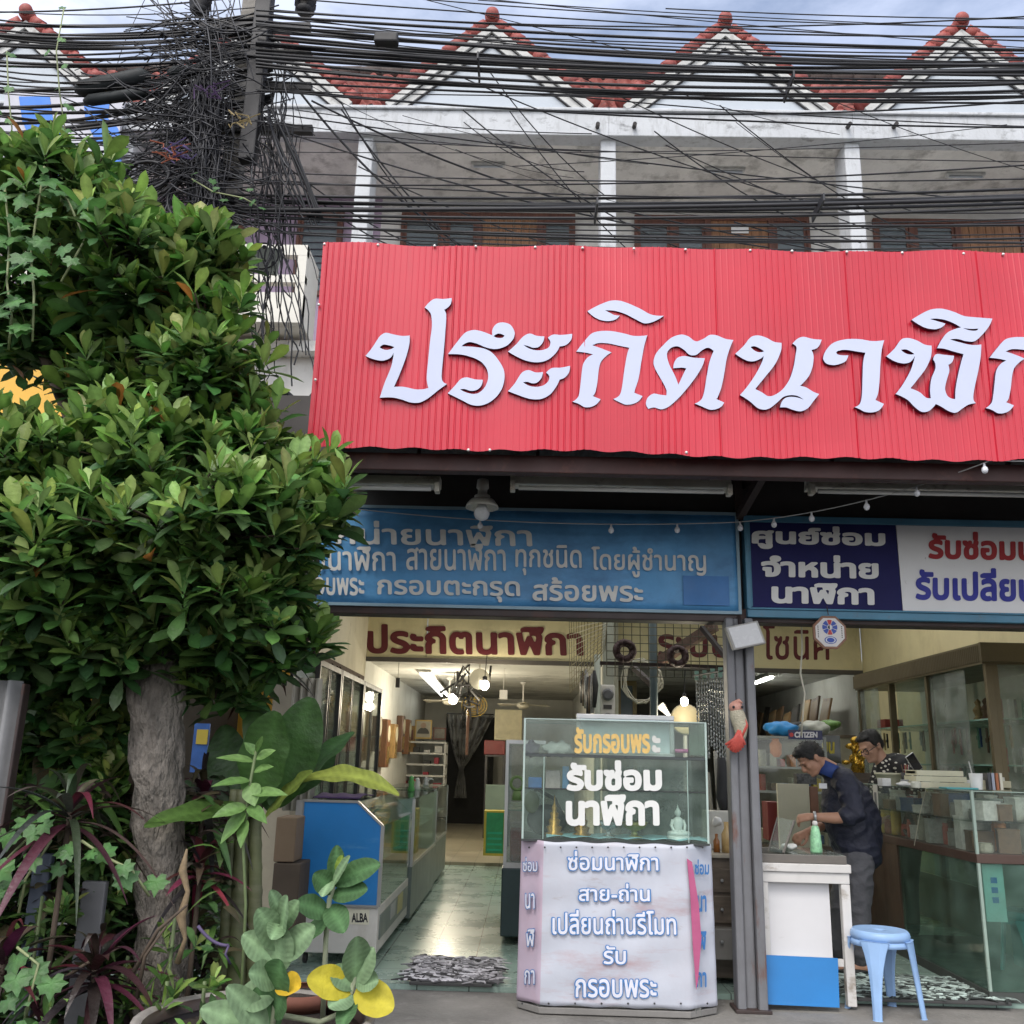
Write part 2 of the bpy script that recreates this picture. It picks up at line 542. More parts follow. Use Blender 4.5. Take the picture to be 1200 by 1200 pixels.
YF, YB, YS = 11.7, 13.3, 6.25
x1, x2, x3 = P(424, 230, YF).x, P(713, 230, YF).x, P(1003, 230, YF).x
WB = (x3 - x1) / 2
XB = [x1 - 2 * WB, x1 - WB, x1, x2, x3, x3 + WB]
zb0, zb1 = P(715, 164, YF).z, P(715, 137, YF).z
zg = P(577, 36, YF).z
XL, XR = P(430, 750, YB).x, P(1008, 760, YB).x          # side walls of the two shops
XM = P(706, 780, YB).x                                    # between the two inner rooms
mb = MB(); mb.box((XL - .6, 6.5, -.04), (XR + .6, YB + .1, .06)); struct(mb.build('shop_floor', m_gtile))
mb = MB(); mb.box((XL - .6, YB + .1, -.04), (XR + .6, 23, .10)); struct(mb.build('inner_floor', m_btile))

m_white = mat('white_painted_plaster', (.52, .535, .56), .8, var=.08, vs=2, bump=.15, bs=30,
              dirt=[((.10, .10, .10), .85, 3.0, .56, .72, (1, 1, .5)), ((.3, .3, .3), .5, 9, .55, .75, (1, 1, .3))])
m_gable = mat('gable_plaster', (.47, .51, .56), .85, var=.06, vs=1.5, bump=.1, bs=30, dirt=((.35, .37, .38), .5, 4, .55, .8, (1, 1, .3)))
m_soffit = mat('bare_concrete_soffit', (.70, .685, .66), .9, var=.2, vs=2, bump=.3, bs=20, dirt=((.13, .12, .11), .8, 2.5, .5, .72, (1, 1, 1)))
m_wall = mat('old_plaster', (.64, .63, .61), .85, var=.1, vs=2, bump=.1, bs=30, dirt=((.22, .20, .17), .5, 2, .52, .8, (1, 1, .5)))
m_lilac = mat('lilac_plaster', (.38, .29, .40), .85, var=.1, vs=2)
m_rtile = mat('red_roof_tile', (.27, .055, .042), .6, var=.35, vs=7, bump=.3, bs=30, dirt=[((.05, .03, .03), .85, 2.2, .5, .7, (1, 1, 1)), ((.42, .13, .09), .6, 11, .5, .8, (1, 1, 1))])
m_cap = mat('red_ridge_tile', (.28, .055, .045), .6, var=.3, vs=6, bump=.2, bs=30, dirt=((.06, .03, .03), .7, 4, .55, .72, (1, 1, 1)))
m_board = mat('weathered_barge_board', (.52, .52, .51), .85, var=.2, vs=5, dirt=((.12, .09, .08), .6, 6, .54, .74, (1, 1, 1)))
m_dboard = mat('dark_barge_strip', (.05, .045, .045), .8)
m_brown = mat('brown_window_wood', (.12, .045, .03), .55, var=.2, vs=4, wood=(12, 12, 1))
m_plank = mat('orange_wood_planks', (.26, .125, .06), .6, var=.2, vs=4, wood=(14, 14, 1))
m_louvre = mat('window_louvre_glass', (.16, .19, .21), .2, var=.2, vs=9, spec=.6)

def roof_tiles(xa, xb, ya, yb_, za, zb_, rows, per=.25):
    """wavy clay tiles, each row lapping over the one below"""
    mb = MB(); n = max(4, int((xb - xa) / per * 6)); N = rows * 2
    dy, dz = (yb_ - ya), (zb_ - za); L = math.hypot(dy, dz); ny, nz_ = -dz / L, dy / L
    vs = []
    for j in range(N):
        t = (j // 2) / rows if j % 2 == 0 else (j // 2 + 1) / rows
        lift = .045 if j % 2 == 0 else .0
        for i in range(n + 1):
            x = xa + (xb - xa) * i / n
            hgt = lift + .035 * math.cos(2 * PI * x / per) + (.010 * math.sin(x * 37 + (j // 2) * 3.1))
            vs.append((x, ya + dy * t + ny * hgt, za + dz * t + nz_ * hgt))
    fs = [(j * (n + 1) + i, j * (n + 1) + i + 1, (j + 1) * (n + 1) + i + 1, (j + 1) * (n + 1) + i) for j in range(N - 1) for i in range(n)]
    mb.add(vs, fs)
    return mb

m_para = mat('mouldy_white_parapet', (.51, .525, .55), .8, var=.1, vs=2, bump=.15, bs=30, dirt=[((.10, .10, .10), .8, 4.5, .55, .70, (.7, 1, 1.2)), ((.28, .28, .28), .6, 11, .5, .72, (1, 1, .25))])
HL = [('terraced house with lilac wall and big blue and white board under its eaves', 1),
      ('terraced house with lilac wall and white open balcony box behind the cable tangle', 1),
      ('terraced house with white gable and brown louvred windows above left half of red sign', 0),
      ('terraced house with a paper stuck on its brown upper window, above middle of red sign', 0),
      ('terraced house with orange plank panel in its upper window, above right end of red sign', 0)]
houses = []
YE, YR = 11.95, 14.5
zE = P(820, 133, YE).z
zR = P(820, 93, YR).z
for i in range(5):
    xa, xb = XB[i], XB[i + 1]
    lilac = HL[i][1]
    h = thing('terraced_house', HL[i][0], 'house', (xa, YB, 0), 'terraced houses with pointed gables')
    houses.append(h)
    mb = MB(); mb.box((xa, YF - .1, zb0), (xb, YF + .15, zb1)); mb.box((xa, YF - .14, zb1), (xb, YF + .15, zb1 + .05)); mb.build('parapet', m_para, h, bevel=.012)
    for px in {3: (700, 743), 4: (993, 1047)}.get(i, ()):
        q = P(px, 149, YF - .1); mb = MB(); mb.tube([(q.x, YF - .08, q.z), (q.x, YF - .22, q.z - .03)], .03, 8); mb.build('drain_spout', m_dboard, h)
    mb = MB(); mb.box((xa, YF + .15, zb0 + .03), (xb, YB, zb0 + .2)); mb.build('balcony_ceiling', m_soffit, h)
    mb = MB(); mb.box((xa, YB, 3.75), (xb, YB + .2, zb0 + .2)); mb.build('upper_wall', m_lilac if lilac else m_wall, h)
    mb = MB(); mb.box((xb - .11, YF, 3.6), (xb + .11, YF + .45, zb0 + .03)); mb.build('pillar', m_white, h, bevel=.02)
    if i == 0:
        mb = MB(); mb.box((xa - .11, YF, 3.6), (xa + .11, YF + .45, zb0 + .03)); mb.build('pillar', m_white, h, bevel=.02)
    # balcony slab and first-floor front
    zs = P(300, 382, 11.3).z
    mb = MB(); mb.box((xa + .11, YF + .02, zs - .15), (xb - .11, YB, zs)); mb.build('balcony_slab', m_soffit, h)
    mb = MB(); mb.box((xa + .11, YF + .25, 3.75), (xb - .11, YF + .4, zs - .15)); mb.build('lower_wall', m_wall, h)
    # gable
    xc = (xa + xb) / 2 + (0.02 if i < 3 else -.03 * (i - 2))
    hw = 1.42; zt = zg + U(-.03, .03)
    mb = MB(); mb.prism([(xc - hw, YF - .02, zb1 + .05), (xc + hw, YF - .02, zb1 + .05), (xc, YF - .02, zt - .12)], (0, .15, 0)); mb.build('gable_wall', m_gable, h)
    for sgn in (-1, 1):
        mb = MB()
        lo, hi = V((xc + sgn * (hw + .03), 0, zb1 + .05)), V((xc, 0, zt - .10))
        d = (hi - lo).normalized(); nrm = V((0, 1, 0)).cross(d) * (1 if sgn > 0 else -1)
        if nrm.z < 0: nrm = -nrm
        for a, b, y0, y1, mi in ((-.15, -.138, -.05, .0, 1), (-.136, -.034, -.07, .0, 0), (-.032, -.02, -.08, .0, 1), (-.018, .08, -.12, .0, 0)):
            A, B = lo + nrm * a, hi + nrm * a
            Cc, D = hi + nrm * b, lo + nrm * b
            for p in (B, Cc):
                pass
            # cut at the centre line and at the parapet
            def cut(p, q):
                t = (xc - p.x) / (q.x - p.x) if abs(q.x - p.x) > 1e-6 else 1
                return p + (q - p) * t
            B2, C2 = cut(A, B), cut(D, Cc)
            mb.prism([V((p.x, YF + y0, p.z)) for p in (A, B2, C2, D)], (0, y1 - y0 - .005, 0), mi)
        mb.build('barge_board', [m_board, m_dboard], h)
        # tiles along the verge
        mb = MB(); n = 13
        for k in range(n):
            a = lo + (hi - lo) * (k / n) + nrm * .175; b = lo + (hi - lo) * ((k + 1.12) / n) + nrm * .155
            mb.tube([V((a.x, YF - .06, a.z)), V((b.x, YF - .06, b.z))], [.105, .098], 8)
        mb.build('verge_tiles', m_cap, h, smooth=True)
        # gable roof slope running back
        mb = MB()
        s0, s1 = lo + nrm * .12, hi + nrm * .12
        s1 = s0 + (s1 - s0) * ((xc - s0.x) / (s1.x - s0.x))
        nn = 30
        def fn(u, v, s0=s0, s1=s1, nrm=nrm):
            p = s0 + (s1 - s0) * u + nrm * (.03 * math.cos(v * 2 * PI * 10))
            return V((p.x, YF - .1 + v * 3.0, p.z))
        mb.sheet(fn, 8, 60); mb.build('gable_roof', m_rtile, h, smooth=True)
    mb = MB()
    zr = zt + .12
    for k in range(7):
        mb.tube([(xc, YF - .16 + k * .42, zr), (xc, YF - .16 + (k + 1.08) * .42, zr - .02)], [.11, .095], 10)
    mb.ball((xc, YF - .17, zr + .03), (.10, .07, .10), 12, 8)
    mb.build('ridge_cap', m_cap, h, smooth=True)
    roof_tiles(xa, xb, YE, YR, zE, zR, 11).build('roof', m_rtile, h, smooth=True)
    mb = MB()
    for k in range(9):
        a = xa + (xb - xa) * k / 9; b = xa + (xb - xa) * (k + 1.05) / 9
        mb.tube([(a, YR, zR + .03), (b, YR, zR + .05)], [.13, .12], 8)
    mb.build('roof_ridge', mat('mossy_ridge_tile', (.07, .055, .05), .9, var=.4, vs=5), h, smooth=True)
    mb = MB(); mb.box((xa, YR + .1, 9), (xb, YR + .3, zR)); mb.build('rear_wall', m_wall, h)

    # upper windows
    zt_w = P(600, 252, YB).z
    def window(xa_, xb_, secs):
        w_ = xb_ - xa_; z1, z0 = zt_w, zt_w - 1.5
        f = MB(); y0 = YB - .07
        f.box((xa_, y0, z1 - .08), (xb_, YB - .002, z1)); f.box((xa_, y0, z0), (xb_, YB - .002, z0 + .08))
        xs = [xa_]
        for s_ in secs: xs.append(xs[-1] + w_ * s_[0])
        for x in xs: f.box((max(x - .05, xa_), y0 - .004, z0 + .08), (min(x + .05, xb_), YB - .002, z1 - .08))
        fo = f.build('window', m_brown, h, bevel=.006)
        for k, s_ in enumerate(secs):
            a, b = xs[k] + .05, xs[k + 1] - .05
            if s_[1] == 'g':
                g = MB(); g.box((a, YB - .05, z0 + .08), (a + .045, YB - .01, z1 - .08)); g.box((b - .045, YB - .05, z0 + .08), (b, YB - .01, z1 - .08)); g.box((a + .045, YB - .05, z1 - .15), (b - .045, YB - .01, z1 - .08))
                g.build('sash', m_brown, fo)
                g = MB()
                for q in range(11):
                    zz = z0 + .1 + q * .12
                    g.add([(a + .045, YB - .015, zz + .12), (b - .045, YB - .015, zz + .12), (b - .045, YB - .045, zz), (a + .045, YB - .045, zz)], [(0, 1, 2, 3)])
                g.build('louvre_pane', m_louvre, fo)
            else:
                g = MB(); nb = 7
                for q in range(nb):
                    g.box((a + (b - a) * q / nb + .003, YB - .045 - .004 * (q % 2), z0 + .08), (a + (b - a) * (q + 1) / nb - .003, YB - .01, z1 - .08))
                g.build('plank_panel', m_plank, fo, bevel=.003)
        return fo
    if i == 2:
        window(P(471, 260, YB).x, P(674, 260, YB).x, [(.25, 'g'), (.2, 'g'), (.35, 'p'), (.2, 'g')])
    elif i == 3:
        fo = window(P(743, 260, YB).x, P(947, 260, YB).x, [(.22, 'g'), (.2, 'g'), (.36, 'p'), (.22, 'g')])
        a, b = P(857, 272, YB - .07), P(877, 265, YB - .07)
        mb = MB(); mb.box((a.x, YB - .078, a.z - .02), (b.x, YB - .071, b.z)); mb.build('paper_notice', mat('white_paper', (.75, .75, .75), .8, var=.05), fo)
    elif i == 4:
        window(P(1022, 268, YB).x, P(1245, 268, YB).x, [(.2, 'g'), (.24, 'g'), (.34, 'p'), (.22, 'g')])
    elif i == 1:
        window(P(352, 240, YB).x, P(405, 240, YB).x, [(1, 'g')])
        window(P(255, 262, YB).x, P(288, 262, YB).x, [(1, 'p')])
    # balcony box of the left-hand houses
    if i < 2:
        yb0 = 11.3
        xe = P(357, 330, yb0).x if i == 1 else xb - .3
        xs_ = xa + .3
        zz = [P(357, y, yb0).z for y in (378, 343, 331, 322, 299, 287)]
        mb = MB()
        mb.box((xs_, yb0, zz[0]), (xe, yb0 + .12, zz[1])); mb.box((xs_, yb0, zz[2]), (xe, yb0 + .12, zz[3])); mb.box((xs_, yb0, zz[4]), (xe, yb0 + .12, zz[5]))
        for xx in (xs_, (xs_ + xe) / 2 - .3, xe - .12):
            mb.box((xx, yb0 + .002, zz[0] + .001), (xx + .12, yb0 + .118, zz[5] - .001))
        mb.box((xe - .1, yb0 + .12, zz[0]), (xe, YF + .3, zz[5]))
        mb.box((xs_, yb0 + .12, zz[0] - .004), (xe - .1, YF + .3, zz[0] + .1))
        mb.build('balcony_railing', mat('cream_white_paint', (.66, .64, .58), .7, var=.08, vs=3, dirt=((.35, .3, .22), .6, 3, .55, .75, (1, 1, .4))), h)
for px0, px1, py, lab in ((552, 592, 193, 'small tube lamp under the balcony ceiling, above the left part of the red sign'), (826, 874, 199, 'small tube lamp under the balcony ceiling, over the window with the stuck paper'), (1110, 1156, 205, 'small tube lamp under the balcony ceiling at the right end')):
    a, b = PZ(px0, py, zb0 - .03), PZ(px1, py, zb0 - .03)
    t = thing('tube_lamp', lab, 'tube lamp', a, 'balcony tube lamps')
    mb = MB(); mb.box((a.x, a.y, zb0 - .02), (b.x, a.y + .09, zb0 + .03)); mb.build('housing', m_board, t, bevel=.006)
    mb = MB(); mb.tube([(a.x + .04, a.y + .03, zb0 - .04), (b.x - .04, a.y + .03, zb0 - .04)], .016, 8); mb.build('tube', m_gable, t, smooth=True)
# inner rooms of the two shops (ground floor)
m_inwall = mat('dingy_white_wall', (.58, .58, .54), .8, var=.12, vs=1.5, dirt=((.3, .28, .24), .6, 1.6, .5, .8, (1, 1, .5)))
m_inceil = mat('sooty_ceiling', (.60, .60, .57), .85, var=.15, vs=1.2, dirt=((.06, .06, .055), .8, 1.0, .48, .72, (1, 1, 1)))
ZC = 2.80
for i, (a, b) in ((2, (XL - .05, XM)), (3, (XM + .12, XR + .05))):
    h = houses[i]
    mb = MB(); mb.box((a, YB + .02, ZC), (b, 22.2, ZC + .1)); mb.build('ground_ceiling', m_inceil, h)
    mb = MB(); mb.box((a - .12, YB + .02, .1), (a, 22.2, ZC)); mb.build('party_wall', m_inwall, h)
    mb = MB(); mb.box((a, 22.0, .1), (b, 22.2, ZC)); mb.build('back_wall', m_inwall, h)
h = houses[3]
mb = MB(); mb.box((XR + .05, YB + .02, .1), (XR + .17, 22.2, ZC)); mb.build('party_wall', m_inwall, h)
# square pillar between the rooms, ground floor
mb = MB(); mb.box((XM, YB - .25, .06), (XM + .2, YB - .01, 3.75)); mb.build('pillar', mat('cream_pillar', (.42, .41, .33), .8, var=.15, vs=3, dirt=((.15, .13, .1), .7, 4, .5, .75, (1, 1, .4))), h, bevel=.01)

# cream fascia boards with maroon lettering over the inner openings
m_cream = mat('cream_board', (.68, .60, .36), .7, var=.08, vs=2, dirt=[((.35, .28, .14), .5, 1.8, .5, .8, (1, 1, .6)), ((.25, .2, .12), .5, 8, .62, .8, (1, 1, .2))])
m_maroon = mat('maroon_paint', (.115, .010, .014), .6, var=.15, vs=6)
pb = lambda px, py: P(px, py, YB - .036)
t = thing('fascia_sign', 'long cream fascia board with maroon Thai lettering over the left inner room', 'sign', (XL, YB, ZC), 'cream fascia boards')
xs_ = P(500, 760, YB).x
mb = MB(); mb.box((XL, YB - .03, ZC), (xs_ - .004, YB + .02, 3.75)); mb.build('board', m_cream, t)
mb = MB(); mb.box((xs_ + .004, YB - .03, ZC), (XM - .0, YB + .02, 3.75)); mb.build('board', m_cream, t)
mb = MB(); mb.box((XL, YB - .05, ZC - .06), (XM, YB + .02, ZC)); mb.build('edge_rail', mat('dark_edge', (.08, .07, .06), .6), t)
lettering('ประกิตนาฬิกา', 430, 684, 731, 766, pb, m_maroon, t, .036, 34, .012)
t = thing('fascia_sign', 'cream fascia board with maroon Thai lettering over the right inner room', 'sign', (XM, YB, ZC), 'cream fascia boards')
mb = MB(); mb.box((XM + .2, YB - .03, ZC - .03), (XR, YB + .02, 3.75)); mb.build('board', m_cream, t)
mb = MB(); mb.box((XM + .2, YB - .05, ZC - .09), (XR, YB + .02, ZC - .03)); mb.build('edge_rail', MATS['dark_edge'], t)
lettering('ระบบตู้', 771, 885, 731, 781, pb, m_maroon, t, .03, 34, .012)
lettering('โซนิค', 894, 972, 732, 773, pb, m_maroon, t, .012, 34, .012)

# shop extension in front of the houses: side walls, roof
m_slab = mat('beige_side_wall', (.50, .46, .35), .8, var=.1, vs=2, dirt=[((.1, .06, .03), .9, 5, .6, .7, (1, 1, .25)), ((.28, .24, .16), .6, 2, .5, .8, (1, 1, .5))])
xw = XL + .01
t = thing('side_wall', 'beige side wall with a stained ragged lower edge left of the fascia board', 'wall', (xw, 10, 0))
mb = MB(); mb.box((xw - .12, 6.6, 2.50), (xw, YB - .04, 3.75)); mb.build('upper_panel', m_slab, t)
mb = MB()
n = 70
for k in range(n):
    y0 = 6.6 + k * (YB - 6.7) / n
    mb.box((xw - .11, y0, 2.50 - U(.01, .08)), (xw + .004, y0 + (YB - 6.7) / n, 2.52))
mb.build('ragged_edge', mat('rotten_board_edge', (.05, .03, .02), .9, var=.3), t)
mb = MB(); mb.box((xw - .75, 6.7, 0), (xw - .62, YB + .1, 3.8)); mb.build('lower_panel', mat('dim_brown_panel', (.10, .085, .07), .8, var=.3, vs=3), t)
t = thing('side_wall', 'cream side wall above the tall glazed showcase on the right', 'wall', (XR, 10, 0))
mb = MB(); mb.box((XR + .0, 6.6, 0.02), (XR + .12, YB - .04, 3.75)); mb.build('panel', m_cream, t)

m_dark = mat('dark_brown_steel', (.04, .026, .024), .6, var=.3, vs=4, dirt=((.10, .035, .02), .6, 5, .55, .75, (1, 1, 1)))
m_under = mat('dark_roof_underside', (.05, .045, .042), .8, var=.3, vs=3)
sf = thing('shopfront_frame', 'dark steel shopfront frame with header beams under the corrugated awning', 'shopfront', (1.2, YS, 0))
zh0, zh1 = P(620, 724, YS).z, P(620, 708, YS).z
mb = MB(); mb.box((XL - .15, YS - .02, zh0), (XR + 1.5, YS + .14, zh1)); mb.build('header_beam', m_dark, sf, bevel=.008)
mb = MB(); mb.box((XL - .15, YS + .06, zh1), (XR + 1.5, YS + .12, 3.95)); mb.build('backing_panel', m_under, sf)
zf0, zf1 = P(620, 556, 5.16).z, P(620, 536, 5.16).z
xs0 = P(368, 420, 5.0).x
mb = MB(); mb.box((xs0 + .06, 5.12, zf0), (XR + 1.2, 5.2, zf1)); mb.build('front_beam', mat('oxide_red_beam', (.05, .018, .016), .6, var=.3, vs=4, dirt=((.16, .06, .04), .7, 5, .55, .75, (1, 1, 1))), sf, bevel=.006)
for x in np.arange(xs0 + .1, XR + 1.2, 1.1):
    mb = MB(); mb.bar((x, 5.2, zf1 - .05), (x, YS + .06, zf1 + .2), .05, .08); mb.build('rafter', m_dark, sf)
mb = MB()
mb.sheet(lambda u, v: V((xs0 + u * (XR + 1.2 - xs0), 5.05 + v * (YS + .3 - 5.05), zf1 + .06 + v * .26 + .02 * math.cos(u * 2 * PI * 75))), 300, 2)
mb.build('awning_sheet', m_under, sf, smooth=True)
mb = MB(); mb.box((XL - .1, YS + .12, 3.80), (XR + .12, 6.8, 3.86)); mb.build('roof_panel', mat('pale_roof_lining', (.5, .5, .46), .8), sf)  # unseen opaque lining, kept short so daylight gets past it
mb = MB(); mb.sheet(lambda u, v: V((XL - .1 + u * (XR - XL + .22), 6.75 + v * 5.2, 3.9 + .03 * math.cos(u * 2 * PI * 50))), 200, 2); mb.build('added_daylight_roof', mat('added_milky_sheet', (.90, .90, .86), .6, trans=.88), sf, smooth=True)  # unseen translucent roof, added to let daylight brighten the shops
# brackets under the awning by the pillar
for px, py in ((868, 0),):
    a = P(866, 606, YS - .03); b = P(892, 560, YS - .35)
    mb = MB(); mb.bar(a, b, .05, .05); mb.bar((b.x, b.y, b.z), (b.x - .02, YS + .02, b.z + .05), .05, .05); mb.bar((a.x, YS - .03, a.z), (a.x, YS - .03, a.z + .5), .05, .05)
    mb.build('bracket', m_dark, sf)

# steel pillar of three channels
m_grey = mat('grey_steel_paint', (.17, .172, .185), .45, var=.15, vs=3, dirt=[((.14, .05, .025), .9, 5, .58, .68, (1, 1, .3)), ((.06, .05, .05), .7, 1.5, .5, .75, (1, 1, .3))])
xp = P(862, 1180, YS).x
t = thing('steel_pillar', 'tall grey steel pillar of three channels between the two shopfronts', 'pillar', (xp + .1, YS, 0))
for k, (w_, dy) in enumerate(((.052, 0), (.066, .03), (.056, -.01))):
    x = xp + (0, .054, .122)[k]
    mb = MB(); mb.box((x, YS + dy - .08, .0), (x + w_, YS + dy + .05, zh0 + .02))
    mb.build('channel', m_grey, t, bevel=.012)
mb = MB(); mb.box((xp - .02, YS - .11, .03), (xp + .195, YS + .08, .05)); mb.build('base_plate', m_dark, t, bevel=.004)
# side braces up to the header beam
mb = MB(); mb.bar(P(822, 735, 6.6), P(852, 772, YS + .1), .03, .03); mb.build('brace', m_dark, t)

# ------------------------------------------------------------------ the neighbouring shop behind the tree
m_yel = mat('yellow_enamel', (.75, .42, .05), .5, var=.1, vs=2)
def panel(name, label, cat, px0, px1, py0, py1, Y, m, th=.06, bev=.006):
    pm = (py0 + py1) / 2; a, b = P(px0, py1, Y), P(px1, py0, Y)
    mb = MB(); mb.box((P(px0, pm, Y).x, Y, a.z), (P(px1, pm, Y).x, Y + th, b.z))
    return tag(mb.build(name, m, bevel=bev), label, cat)
panel('yellow_signboard', 'plain yellow signboard of the next shop seen through gaps in the tree', 'sign', -80, 215, 385, 505, 8.6, m_yel)
panel('yellow_shutter', 'yellow shutter of the next shop behind the tree trunk', 'shutter', -80, 345, 590, 905, 9.6, m_yel)
t = thing('neighbour_awning', 'dark corrugated awning edge below the white balcony, left of the red sign', 'awning', P(330, 460, 8.2))
a, b = P(170, 463, 8.2), P(372, 463, 8.2)
mb = MB()
mb.sheet(lambda u, v: V((a.x + u * (b.x - a.x), 8.2 + v * 3, a.z + v * .5 + .085 * math.cos(u * 2 * PI * 5.0))), 100, 3); o = mb.build('corrugated_sheet', mat('black_corrugated_sheet', (.03, .03, .035), .7), t, smooth=True, solid=.02)
mb = MB(); mb.box((a.x - 2, 8.6, a.z - 1.2), (b.x + .05, 8.7, a.z - .08)); mb.build('grey_fascia', mat('grey_board', (.33, .34, .36), .7, var=.1), t)
# blue and white board under the eaves of the left-most house
t = thing('painted_board', 'white board with two broad blue strokes behind the cables, above the tree', 'sign', P(80, 235, 11.45))
yb0 = 11.45
a, b = P(-20, 250, yb0), P(147, 108, yb0)
mb = MB(); mb.box((a.x, yb0, a.z), (b.x, yb0 + .05, b.z)); mb.build('board', mat('greyish_white_board', (.50, .50, .56), .7, var=.1, vs=2), t)
mblue = mat('bright_blue_paint', (.02, .17, .62), .5, var=.08)
for pl in ([(22, 113), (58, 113), (62, 140), (95, 200), (98, 245), (60, 245), (48, 190), (26, 142)], [(98, 120), (128, 122), (126, 138), (138, 150), (143, 165), (140, 245), (124, 245), (128, 172), (112, 165), (100, 140)]):
    mb = MB(); mb.prism([P(x, y, yb0 - .012) for x, y in pl], (0, .01, 0)); mb.build('stroke', mblue, t)
# ================================================================== red sign
m_red = mat('red_coated_steel', (.51, .009, .030), .38, var=.1, vs=1.5, coat=.2, spec=.5, dirt=[((.58, .03, .06), .5, 1.6, .45, .8, (1, 1, .25)), ((.30, .02, .03), .5, 5, .6, .78, (1.5, 1, .15))])
m_letter = mat('white_acrylic_letter', (.50, .535, .70), .45, var=.05, vs=2)
m_letside = mat('letter_edge', (.09, .03, .06), .6)
m_screw = mat('pale_screw', (.7, .68, .66), .4, metal=.3)
YSG = 5.0
t = thing('shop_sign', 'big red corrugated steel shop sign with raised white Thai letters', 'sign', P(780, 540, YSG))
a0, a1 = P(376, 284, YSG), P(1200, 298, YSG)
b0, b1 = P(362, 526, YSG), P(1200, 538, YSG)
xl, xr = (a0.x + b0.x) / 2, P(1400, 400, YSG).x
ztop = (a0.z + a1.z) / 2; zbot = (b0.z + b1.z) / 2
per = .0365
nr = int((xr - xl) / per)
def dent(x, z):
    s = (x - xl); q = (z - zbot)
    return .010 * math.sin(s * 2.1 + 1.0) * math.sin(q * 2.4 + .5) + .006 * math.sin(s * 5.3 + q * 3.1) + .012 * math.exp(-((s - .95) ** 2) / .02 - (q ** 2) / .03) + .008 * math.exp(-((s - 3.0) ** 2) / .05 - ((q - .1) ** 2) / .02)
mb = MB(); vs = []
NV = 14
prof = ((0, 0), (.62, 0), (.75, -.003), (.83, -.003), (.96, 0))
cols = []
for k in range(nr):
    for fx, fy in prof:
        cols.append((xl + (k + fx) * per, fy * ((1.0 + .6 * math.sin(k * .37)) if k % 21 else 3.0)))
cols.append((xl + nr * per, 0))
for j in range(NV + 1):
    v = j / NV
    for x, y in cols:
        zt_ = ztop + .008 * math.sin(x * 3.0) + .005 * math.sin(x * 11); zb_ = zbot + .008 * math.sin(x * 1.9 + 2) + .007 * math.sin(x * 4.7) + (.006 * math.sin(x * 26) )
        z = zb_ + (zt_ - zb_) * v
        vs.append((x, YSG + y + dent(x, z), z))
n = len(cols)
mb.add(vs, [(j * n + i, j * n + i + 1, (j + 1) * n + i + 1, (j + 1) * n + i) for j in range(NV) for i in range(n - 1)])
mb.build('corrugated_panel', m_red, t, solid=.0012)
mb = MB()
for x in np.arange(xl + .03, xr, .31):
    mb.ball((x + U(-.05, .05), YSG - .008, ztop - .012), .009, 8, 5)
for px, py in ((374, 358), (370, 446), (549, 528), (574, 528), (804, 531)):
    p = P(px, py, YSG); mb.ball((p.x, YSG - .01, p.z), .009, 8, 5)
mb.build('screw_heads', m_screw, t, smooth=True)

def parse(s):
    out = []
    for w_ in s.split():
        c = w_.endswith('!'); w_ = w_.rstrip('!'); x, y = w_.split(',')
        out.append((float(x), float(y), c))
    return out
def smooth_loop(pts):
    """closed Catmull-Rom through the points, sharp where marked"""
    n = len(pts); out = []
    for i in range(n):
        p0, p1, p2, p3 = pts[i - 1], pts[i], pts[(i + 1) % n], pts[(i + 2) % n]
        A = V((p1[0], p1[1])); B = V((p2[0], p2[1]))
        ta = V((0, 0)); tb = V((0, 0))
        dl = (B - A).length
        if not p1[2]:
            q = V((p2[0] - p0[0], p2[1] - p0[1])); ta = q.normalized() * dl * .9 if q.length > 0 else q
        else: ta = (B - A)
        if not p2[2]:
            q = V((p3[0] - p1[0], p3[1] - p1[1])); tb = q.normalized() * dl * .9 if q.length > 0 else q
        else: tb = (B - A)
        if p1[2] and p2[2]:
            out.append((A.x, A.y)); continue
        if p1[2]: ta = (B - A) * 2 - tb; ta = ta.normalized() * dl * .9 if ta.length > 0 else ta
        if p2[2]: tb = (B - A) * 2 - ta; tb = tb.normalized() * dl * .9 if tb.length > 0 else tb
        for k in range(6):
            u = k / 6; u2, u3 = u * u, u * u * u
            q = A * (2 * u3 - 3 * u2 + 1) + ta * (u3 - 2 * u2 + u) + B * (-2 * u3 + 3 * u2) + tb * (u3 - u2)
            out.append((q.x, q.y))
    return out
from mathutils.geometry import delaunay_2d_cdt
